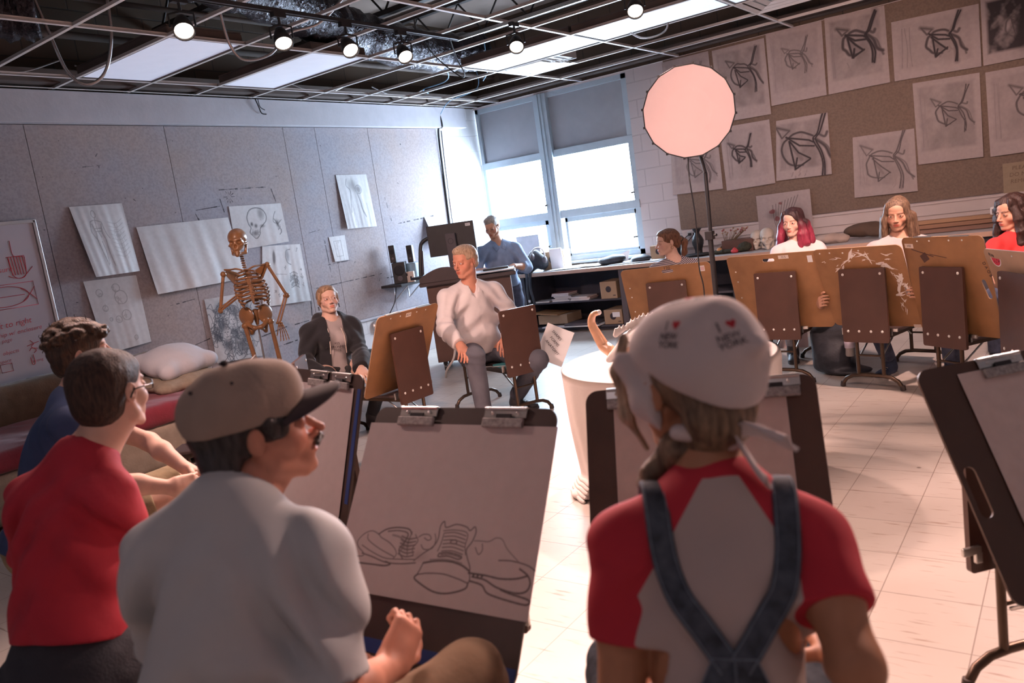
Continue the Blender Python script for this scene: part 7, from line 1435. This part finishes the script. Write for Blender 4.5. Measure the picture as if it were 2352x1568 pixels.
M_ptee=mat('pale blue-white jersey',(.50,.52,.53),.85,var=.03,scale=6,bump=.06,bscale=60)
shirt(P,M_ptee,sleeve=.86,e=.023,hem=-.06,neck=.058,name='pale_tshirt',h=.0055,amp=2.8,loose=1.08,folds=((7,.008,1),(18,.004,2)))
pants(P,mat('tan chinos',(.27,.175,.105),.9,var=.1,scale=20,bump=.1,bscale=80),1.96,name='tan_trousers',h=.006,r=1.05); shoe(P,'L',M_shoeb,M_sole,'dark_shoe',toe=(0,1,0)); shoe(P,'R',M_shoeb,M_sole,'dark_shoe',toe=(.1,1,0))
E,C,Pt,A=hp(P); M_blk2=hairmat('dark wavy hair',(.020,.016,.016),(.07,.06,.058),80)
hair(P,'dark_hair',[E(0,-.022,.030,.081,.101,.080),E(0,-.075,-.035,.068,.042,.060),E(0,-.06,-.065,.06,.04,.03)]+[E(s_*.068,.030,.008,.008,.022,.018) for s_ in (-1,1)],M_blk2,[E(0,.128,-.042,.080,.078,.092),E(.094,-.012,-.008,.026,.024,.034),E(-.094,-.012,-.008,.026,.024,.034),plane(Pt(0,0,-.095),A[:,2])],((40,.005,1),(90,.004,4),(200,.0015,7)),h=.004,stretch=.6)
hair(P,'moustache',[C((.002,.107,-.045),(.022,.097,-.053),.0070,.0045,.006),C((-.002,.107,-.045),(-.022,.097,-.053),.0070,.0045,.006)],M_blk2,[],((300,.0012,1),),h=.0022,k=.006)
# cap: crown, band seams, brim, button, eyelets
M_cap=mat('beige cotton twill',(.36,.275,.225),.9,var=.07,scale=14,bump=.12,bscale=140); M_brim=mat('dark brown brim cloth',(.045,.032,.035),.85,var=.1)
def capfold(X): return .0018*np.sin((X@V3(A[:,0]))*60+3*np.sin((X@V3(A[:,2]))*20))+.0012*np.sin((X@V3(A[:,1]))*90+2*np.sin((X@V3(A[:,2]))*30))
cpr=[E(0,-.022,.052,.0895,.112,.092,.03),E(0,.045,.070,.066,.060,.060,.03)]
lo,hi=bounds(cpr,.03); G=Grid(lo,hi,.0042); F=G.union(G.new(),cpr,.03); X=np.stack(np.meshgrid(*G.ax,indexing='ij'),-1)
q=(X-V3(Pt(0,0,0)))@np.array(A,np.float32); ang=np.arctan2(q[...,0],q[...,1]+.02); F+=capfold(X)+.0016*np.exp(-(np.sin(ang*3)/.06)**2)
G.cut(F,[plane(Pt(0,-.02,.028),A[:,2]+A[:,1]*.02)],.004)
cap=fmesh('cap_crown',F,G,M_cap,P['t'],smooth=2)
def brim(u,v):
    a=(u-.5)*2; th=a*1.18; x0=.079*math.sin(th)/math.sin(1.18); y0=-.01+.108*math.cos(th)**.8 if abs(th)<1.5 else 0; x=x0*(1+.02*v); y=y0+v*.074*max(0,1-abs(a)**3.2)**.7; z=.048-.026*abs(a)**2-.002*v-.008*abs(a)**2*v; return tuple(Pt(x,y,z))
MB().sheet(brim,32,12).build('cap_brim',M_brim,P['t'],solid=.005)
b=MB().ball(tuple(Pt(0,-.022,.146)),(.008,.008,.006),10)
b.build('cap_button',M_brim,P['t'])
for a in (.5,-.5,1.57,-1.57,2.6,-2.6): d=nrmz(np.array([math.sin(a)*.78,math.cos(a)*.78,.72])); p=np.array([0,-.022,.052])+d*np.array([.091,.113,.094]); MB().ball(tuple(Pt(*p)),.0036,8).build('eyelet',M_brim,P['t'])
# ---------------------------------------------------------------- woman with bandana and overalls
J=dict(H=(-.527,1.158,1.150),N=(-.475,1.112,.990),SR=(-.350,1.155,.915),SL=(-.592,1.018,.930),EL=(-.585,.925,.705),ER=(-.262,1.010,.800),WL=(-.60,1.18,.62),WR=(-.330,1.22,.68),pel=(-.430,.935,.475),KR=(-.45,1.42,.50),AR=(-.44,1.42,.10),KL=(-.80,1.30,.50),AL=(-.82,1.32,.10))
P=person(J,dict(label='woman in a white heart-print bandana, red-sleeved top and denim overalls, seen from behind',fd=(-.88,.46,-.06),up=(.10,-.05,1),skin=M_skinT,female=True,bulk=.84,h=.0042,neck=.86,limb=.92,handL=((.1,.95,-.1),(0,0,-1),.5),handR=((-.5,.8,-.1),(0,0,-1),.5)))
rx,fx,sp,TA,TP=P['tf']; Nn=np.array(P['J']['N']); base_=TP(.5)
M_rag1=mat('warm grey jersey',(.50,.41,.38),.85,var=.03,bump=.06,bscale=60); M_rag2=mat('red raglan sleeve',(.52,.025,.045),.85,var=.06,bump=.06,bscale=60)
def rag(V,Nn=Nn,rx=rx,sp=sp,JJ=P['J']):
    q=V-Nn; x=np.abs(q@rx); z=-(q@sp); q2=q-fx*.012; h_=q2@sp; r_=np.linalg.norm(q2-h_[:,None]*sp,axis=1); d=np.maximum(np.minimum(x-(.040+z*.60),.32-z),np.minimum(.078-r_,h_+.055))
    for S in 'RL':
        Sh=np.array(JJ['S'+S]); ad=nrmz(np.array(JJ['E'+S])-Sh); w=V-Sh; tt=w@ad; d=np.maximum(d,np.minimum(tt-.035,.058-np.linalg.norm(w-tt[:,None]*ad,axis=1)))
    return np.stack([d,d*0,d*0],1)
shirt(P,cond_mat('raglan jersey',(.50,.41,.38),(.52,.025,.045)),sleeve=.60,e=.008,hem=-.02,neck=.052,name='raglan_top',h=.0042,colf=rag,amp=.8,loose=1.0,folds=((8,.004,1),(22,.002,2)))
# overalls: trousers + back panel + straps lying on the surface
M_den=mat('washed denim',(.045,.055,.072),.9,var=.3,scale=45,bump=.25,bscale=260,col2=(.095,.115,.145)); M_denl=mat('denim seam',(.20,.24,.30),.9,var=.2,scale=60)
pants(P,M_den,1.96,name='overall_trousers',e=.014,top=.30,h=.006)
shoe(P,'L',M_shoeb,M_sole,'dark_shoe',toe=(-.2,1,0)); shoe(P,'R',M_shoeb,M_sole,'dark_shoe',toe=(0,1,0))
from mathutils.bvhtree import BVHTree
def on_surface(ob,pts,dirn,off):
    bv=BVHTree.FromPolygons([v.co for v in ob.data.vertices],[p.vertices for p in ob.data.polygons]); out=[]
    for p in pts:
        h_=bv.ray_cast(Vector(p)-Vector(dirn)*.35,Vector(dirn)); 
        if h_[0] is None: h_=bv.find_nearest(Vector(p))
        out.append(np.array(h_[0])-np.array(dirn)*off)
    return out
top=[c for c in P['t'].children if c.name.startswith('raglan_top')][0]
def strap(path,wd,name,m=M_den,off=.006,seam=True):
    """path of (x across, t along the spine, k = 0 cast from behind .. 1 cast from above)"""
    L=catmull(path,10); mid=[]
    for x,t_,k in L:
        d=nrmz(fx*(1-k)-sp*k); p=TP(min(t_,1.02),x)+fx*.0+(sp*.02 if k>.3 else 0)+fx*max(0,t_-1.0)*.9; mid.append(on_surface(top,[p],d,off)[0])
    for _ in range(3): mid=[mid[0]]+[(mid[i-1]+2*mid[i]+mid[i+1])/4 for i in range(1,len(mid)-1)]+[mid[-1]]
    W_=[]
    for k,p in enumerate(mid):
        a=mid[max(0,k-1)]; b_=mid[min(len(mid)-1,k+1)]; tg=nrmz(b_-a); kk=min(1,max(0,L[k][2])); nn=nrmz(-fx*(1-kk)+sp*kk); W_.append((nrmz(np.cross(tg,nn)),nn))
    def f(u,v):
        k=int(round(v*(len(mid)-1))); return tuple(mid[k]+W_[k][0]*(u-.5)*wd+W_[k][1]*.002*math.sin(math.pi*u))
    o=MB().sheet(f,4,len(mid)-1).build(name,m,P['t'],solid=.004); b=MB()
    for q in (-.40,.40): MB().tube([tuple(mid[k]+W_[k][0]*q*wd+W_[k][1]*.0032) for k in range(len(mid))],.0011,4).build('seam_stitching',M_denl,o)
    return o
def S_(x,z,y=0): return TP(z,x,y)
for q in (-1,1): strap([(q*.098,1.12,1.0),(q*.098,1.05,1.0),(q*.096,1.0,.7),(q*.090,.95,.25),(q*.072,.86,0),(q*.040,.76,0),(q*.006,.655,0)],.037,'overall_strap')
def panel(u,v):
    z=.68-.62*v; x=(u-.5)*(.060+.30*v**1.05); return x,z
pp=on_surface(top,[S_(*panel(i/16,j/16)) for j in range(17) for i in range(17)],fx,.007)
MB().add([tuple(p) for p in pp],[(j*17+i,j*17+i+1,(j+1)*17+i+1,(j+1)*17+i) for j in range(16) for i in range(16)],0,True).build('overall_back_panel',M_den,P['t'],solid=.005)
b=MB()
for col in (0,16,8): b.tube([tuple(pp[j*17+col]-fx*.004) for j in range(17)],.0012,4)
b.tube([tuple(pp[i]-fx*.004) for i in range(17)],.0012,4); b.build('seam_stitching',M_denl,P['t'])
# hair: low side tail, loose front strand
E,C,Pt,A=hp(P); M_dbl=hairmat('dark blond hair',(.14,.085,.050),(.30,.20,.125),90)
hair(P,'dark_blond_hair',[E(0,-.016,.030,.080,.100,.080),E(0,-.075,-.035,.066,.045,.060),E(0,-.05,-.075,.055,.045,.035)],M_dbl,[E(0,.125,-.042,.080,.078,.092),E(.094,.006,-.010,.026,.028,.034),E(-.094,.006,-.010,.026,.028,.034),plane(Pt(0,0,-.105),A[:,2])],((40,.003,1),(110,.002,4)),h=.004,stretch=.5)
t0=Pt(-.02,-.055,-.095)
hair(P,'low_side_tail',[K(cone(t0,Nn+np.array([-.060,.0,.070]),.022,.022),.02),K(cone(Nn+np.array([-.060,.0,.070]),Nn+np.array([-.105,-.010,.022]),.022,.018),.02),K(cone(Nn+np.array([-.105,-.010,.022]),Nn+np.array([-.145,.025,-.010]),.018,.008),.02)],M_dbl,[],((40,.005,1),(110,.003,4)),h=.004,stretch=.6)
hair(P,'front_strand',[C((-.058,.070,.085),(-.072,.082,.030),.009,.010),C((-.072,.082,.030),(-.074,.074,-.040),.010,.009),C((-.074,.074,-.040),(-.058,.050,-.100),.009,.005)],hairmat('light blond strand',(.30,.20,.12),(.50,.38,.27),120),[],((60,.002,1),(160,.0015,4)),h=.0035,stretch=.4)
# bandana
M_ban=mat('white printed cotton',(.62,.545,.53),.85,var=.03,scale=5,bump=.1,bscale=90)
bpr=[E(0,-.022,.048,.0865,.110,.089,.03),E(.0,-.105,.048,.056,.050,.052,.05),K(cone(Pt(0,-.11,.062),Pt(0,-.172,.066),.046,.010),.03),E(.0,-.100,.000,.050,.040,.042,.05),E(0,-.085,.100,.05,.055,.03,.04)]+[K(cone(Pt(q*.082,.050,.045),Pt(q*.084,.012,-.010),.021,.021,.48,A[:,0]),.012) for q in (-1,1)]+[K(cone(Pt(q*.084,.012,-.010),Pt(q*.070,-.045,-.062),.021,.016,.50,A[:,0]),.012) for q in (-1,1)]
bc_=plane(Pt(0,-.03,.022),A[:,2]+A[:,1]*.30); bx_=Prim(); bx_.lo=bc_.lo; bx_.hi=bc_.hi; Pc_=V3(Pt(0,0,0)); Am_=np.array(A,np.float32)
def _bf(X):
    q=(X-Pc_)@Am_; ax_=np.abs(q[...,0]); return np.maximum(np.where(q[...,1]<-.02,q[...,2]-(.035-.55*np.maximum(0,-.02-q[...,1])),np.where(ax_>.055,q[...,2]+.2,q[...,2]-.028)), -9)
bx_.f=_bf
bcut=[bx_,E(0,.14,.03,.10,.045,.12,.01)]
lo,hi=bounds(bpr,.03); G=Grid(lo,hi,.004); F=G.union(G.new(),bpr,.04); X=np.stack(np.meshgrid(*G.ax,indexing='ij'),-1); q=(X-V3(Pt(0,0,0)))@np.array(A,np.float32)
F+=.0022*np.sin(q[...,2]*60+q[...,1]*50+3*wob(X,9,4,2))+.0045*wob(X,14,3,2); G.cut(F,bcut,.005)
ban=fmesh('bandana_cloth',F,G,M_ban,P['t'],smooth=2)
hem=[E(0,-.022,.024,.0885,.108,.020,.02)]
kn=Pt(.0,-.085,-.078)
blobby('bandana_knot',[ell(kn,(.018,.016,.016)),cone(kn,Pt(.066,-.050,-.058),.013,.012),cone(kn,Pt(-.066,-.050,-.058),.013,.012)],M_ban,.004,.015,noise=[(60,.003,2)],parent=P['t'],smooth=1)
for d_,l_,tw in ((np.array([.9,-.25,.12]),.105,0),(np.array([.75,-.35,-.55]),.085,1.2),(np.array([-.6,-.2,-.5]),.05,.6)):
    d_=nrmz(d_); sd=nrmz(np.cross(d_,[.2,.6,.8])); MB().sheet(lambda u,v,d_=d_,sd=sd,l_=l_,tw=tw: tuple(kn+d_*l_*v+sd*(u-.5)*(.020+.055*v*(1-.5*v))+np.array([0,0,1])*(.010*math.sin(4*v+tw)+.008*math.sin(8*u+3*v))),8,12).build('bandana_tail',M_ban,P['t'],solid=.002)
bv=BVHTree.FromPolygons([v.co for v in ban.data.vertices],[p.vertices for p in ban.data.polygons])
M_pr=mat('grey print ink',(.10,.085,.085),.85,var=.2); M_prr=mat('red print ink',(.48,.03,.045),.85,var=.1)
def decal(c,nrm_,ups,sz,body):
    cc=V3(c); n_=nrmz(nrm_); u_=nrmz(np.array(ups)-np.dot(ups,n_)*n_); r__=np.cross(u_,n_)
    def proj(me,off=.0012):
        for v in me.vertices:
            p=cc+r__*v.co.x*sz+u_*v.co.y*sz; h_=bv.ray_cast(Vector(p+n_*.12),Vector(-n_)); v.co=Vector(np.array(h_[0])+n_*off*(1+v.co.z)) if h_[0] else Vector(p)
    out=[]
    for tx,dx,dy,s_ in body:
        o=text_mesh(tx,s_,T(dx,dy,0),M_pr,'print_lettering',P['t'],0,.012,depth=0); proj(o.data)
    hb=[(.0,-.42),(.25,-.15),(.42,.08),(.40,.30),(.22,.42),(.0,.25),(-.22,.42),(-.40,.30),(-.42,.08),(-.25,-.15)]
    m_=MB().add([(x+.62,y+.55,0) for x,y in hb]+[(.62,.62,0)],[(k,(k+1)%10,10) for k in range(10)]); o=m_.build('heart_print',M_prr,P['t']); proj(o.data)
Hc=Pt(0,-.03,.05)
for (dx,dy,dz),tw in (((-.25,-1,.35),.0),((.55,-.55,.75),.5),((-.1,-.35,1),-.4),((-.75,-.4,.55),.9),((.95,-.35,.15),1.3),((-.1,.1,1),2.1),((.4,-1.0,-.05),-.8)):
    n_=nrmz(A@np.array([dx,dy,dz])); c=Pt(*(np.array([0,-.03,.05])+nrmz(np.array([dx,dy,dz]))*.10)); up_d=A@np.array([math.sin(tw),.2,math.cos(tw)])
    decal(c,n_,up_d,.017,[('I',-.45,.5,1.3),('NEW',.0,-.45,.8),('YORK',.1,-1.15,.8)])
# ---------------------------------------------------------------- skeleton
M_bone=mat('lacquered bone',(.27,.125,.05),.34,var=.2,scale=12,coat=.25)
t=thing('anatomical_skeleton','life-size brown lacquered skeleton on a metal stand in front of the pinned drawings','skeleton',(-5.62,4.06,0)); o_=np.array([-5.62,4.06,0.])
fd=nrmz([.80,-.60,0]); rr=nrmz([.60,.80,0])   # rr points to the picture's right
q3=lambda a,b,c: tuple(rr*a+fd*b+up3*c)
skull_sdf('skull',q3(-.02,.01,1.580),1.08,(.62,-.78),M_bone,t,.005)
for k in range(7): MB().ball(q3(-.012+.001*k,-.01,1.475-.018*k),(.020,.020,.008),10).build('neck_vertebra',M_bone,t)
b=MB()
for k in range(17):
    z=1.345-.0265*k; y=-.035-.02*math.sin((1.345-z)*6); b.ball(q3(.006*k*.6,y,z),(.020+.0006*k,.020+.0006*k,.010),10); b.tube([q3(.0036*k,y-.01,z),q3(.0036*k,y-.045,z-.012)],.005,5); b.tube([q3(.0036*k-.032,y-.012,z),q3(.0036*k+.032,y-.012,z)],.005,5)
b.build('spine',M_bone,t)
for k in range(10):
    z=1.335-.027*k; w_=(.070,.095,.112,.122,.128,.130,.128,.122,.112,.10)[k]; dp=(.055,.075,.09,.10,.105,.108,.106,.10,.09,.075)[k]; dr=.035+.006*k
    for s_ in (-1,1):
        lim=math.pi*(1.0 if k<7 else .80-.10*(k-7)); P_=[]
        for a in np.linspace(0,lim,16): P_.append(q3(s_*w_*math.sin(a)+.0035*k,-.045+dp*(1-math.cos(a))*.92,z-dr*(1-math.cos(a))*.5+(.018*max(0,a-2.2) if k<7 else 0)))
        MB().tube(P_,.0086,7).build('rib',M_bone,t)
MB().at(Matrix(((rr[0],fd[0],0,0),(rr[1],fd[1],0,0),(0,0,1,0),(0,0,0,1)))).box((.008,.150,1.25),(.032,.010,.05)).box((.012,.155,1.16),(.024,.009,.13)).ball((.014,.155,1.085),(.012,.005,.018),8).build('breastbone',M_bone,t,bevel=.004)
for s_ in (-1,1):
    MB().tube(catmull([q3(s_*.02,.13,1.345),q3(s_*.07,.11,1.365),q3(s_*.12,.05,1.365),q3(s_*.165,.02,1.37)],5),.0075,8).build('collarbone',M_bone,t)
    MB().at(Matrix(((rr[0],fd[0],0,0),(rr[1],fd[1],0,0),(0,0,1,0),(0,0,0,1)))).add([(s_*.15,-.01,1.37),(s_*.07,-.085,1.33),(s_*.09,-.09,1.20),(s_*.165,-.0,1.33)],[(0,1,2),(0,2,3)]).build('shoulder_blade',M_bone,t,solid=.008)
# pelvis
pz=.92
pv=[ell(q3(-.065,-.01,pz+.045),(.074,.024,.080),np.stack([nrmz(rr*.8+fd*.6),nrmz(-rr*.6+fd*.8),up3],1)),ell(q3(.085,-.01,pz+.045),(.074,.024,.080),np.stack([nrmz(rr*.8-fd*.6),nrmz(rr*.6+fd*.8),up3],1)),
 cone(q3(-.07,.02,pz-.02),q3(-.02,.06,pz-.055),.018,.014),cone(q3(.09,.02,pz-.02),q3(.04,.06,pz-.055),.018,.014),cone(q3(-.02,.06,pz-.055),q3(.04,.06,pz-.055),.013,.013),cone(q3(-.065,-.01,pz-.02),q3(-.045,.0,pz-.10),.018,.013),cone(q3(.085,-.01,pz-.02),q3(.065,.0,pz-.10),.018,.013),cone(q3(-.045,.0,pz-.10),q3(-.01,.055,pz-.065),.013,.010),cone(q3(.065,.0,pz-.10),q3(.03,.055,pz-.065),.013,.010),cone(q3(.01,-.055,pz+.06),q3(.01,-.045,pz-.04),.035,.014)]
blobby('pelvis',pv,M_bone,.006,.02,parent=t,smooth=1)
def bone(name,a,b_,r0,r1,rm,par=t,wk=1):
    r0*=1.15; r1*=1.15; rm*=1.35
    a,b_=np.array(a),np.array(b_); pts=[a,a+(b_-a)*.12,a+(b_-a)*.5,a+(b_-a)*.88,b_]; pp=catmull(pts,5); L=len(pp); rs=[]
    for k in range(L): u=k/(L-1); rs.append(rm+(r0-rm)*max(0,1-u/.16)**1.3+(r1-rm)*max(0,1-(1-u)/.16)**1.3)
    o=MB().tube([tuple(p) for p in pp],rs,10); o.ball(tuple(a),r0,10); o.ball(tuple(b_),r1,10); return o.build(name,M_bone,par)
# arms: picture-left arm bent with the hand at the ribs, picture-right arm hanging to the hip
sl,el_,wl=q3(-.180,.0,1.335),q3(-.255,.02,1.045),q3(-.10,.10,1.135); bone('upper_arm_bone',sl,el_,.022,.020,.0105); bone('forearm_bone',el_,wl,.014,.012,.0065); bone('forearm_bone',np.array(el_)+up3*.02+fd*.01,np.array(wl)+up3*.022,.012,.010,.0055)
sr_,er,wr=q3(.175,.0,1.36),q3(.285,.03,1.085),q3(.190,.07,.875); bone('upper_arm_bone',sr_,er,.022,.020,.0105); bone('forearm_bone',er,wr,.014,.012,.0065); bone('forearm_bone',np.array(er)-rr*.02,np.array(wr)-rr*.024,.012,.010,.0055)
def hbones(w_,d,l,n_):
    w_=np.array(w_); d=nrmz(d); l=nrmz(l); h_=MB()
    for k in range(6): h_.ball(tuple(w_+d*(.008+.014*(k//3))+l*(-.014+.014*(k%3))),.0085,6)
    for k in range(5):
        o=-.032+.016*k; b0=w_+d*.025+l*o*.6; dd=nrmz(d+l*o*7*(1.5 if k==0 else 1)); 
        for q,L_ in enumerate((.055,.036,.024,.017)):
            if k==0 and q==3: break
            e=b0+dd*L_*(.75 if k==0 else 1); h_.tube([tuple(b0),tuple(b0+(e-b0)*.5),tuple(e)],[.0058,.0036,.0052],6); b0=e; dd=nrmz(dd+n_*.18)
    h_.build('hand_bones',M_bone,t)
hbones(wl,rr*.6+up3*.2+fd*.3,up3,-np.array(fd)*.0+rr*.2-up3*.8); hbones(wr,-up3+rr*.05,rr,fd*.5-rr*.3)
for s_,hx,kx in ((-1,-.090,-.050),(1,.115,.135)):
    hj,kj,aj=q3(hx,.01,pz-.03),q3(kx,.05,.50),q3(kx+s_*.01,.02,.12); bone('thigh_bone',hj,kj,.026,.034,.0145); MB().ball(q3(kx,.085,.50),(.020,.012,.022),10).build('kneecap',M_bone,t); bone('shin_bone',np.array(kj)-up3*.03,aj,.032,.020,.0125); bone('shin_bone',np.array(kj)-up3*.05+rr*s_*.032,np.array(aj)+rr*s_*.022,.010,.010,.005)
    f_=MB(); 
    for k in range(5): f_.tube([tuple(np.array(aj)-up3*.03),tuple(np.array(aj)+fd*.09-up3*.05+rr*(-.03+.015*k)),tuple(np.array(aj)+fd*.17-up3*.068+rr*(-.038+.019*k))],[.014,.008,.006],7)
    f_.ball(tuple(np.array(aj)-fd*.03-up3*.045),(.022,.028,.02),8); f_.build('foot_bones',M_bone,t)
sm_=MB().tube([q3(.01,-.01,.05),q3(.01,-.01,.50),q3(.01,-.02,.88)],.0095,10); sm_.build('stand_rod',M_chrome,t); MB().box(tuple(q3(.01,.0,.86)),(.03,.03,.02)).cyl(q3(-.03,.01,.86),q3(.05,.01,.86),.008,n=8).build('rod_clamp',M_gold,t)
for k in range(5): a=k*2*math.pi/5; c_=MB().tube([(0,0,.055),(.26*math.cos(a),.26*math.sin(a),.05)],.012,8).ball((.26*math.cos(a),.26*math.sin(a),.025),.025,8).build('stand_foot',M_steel,t)
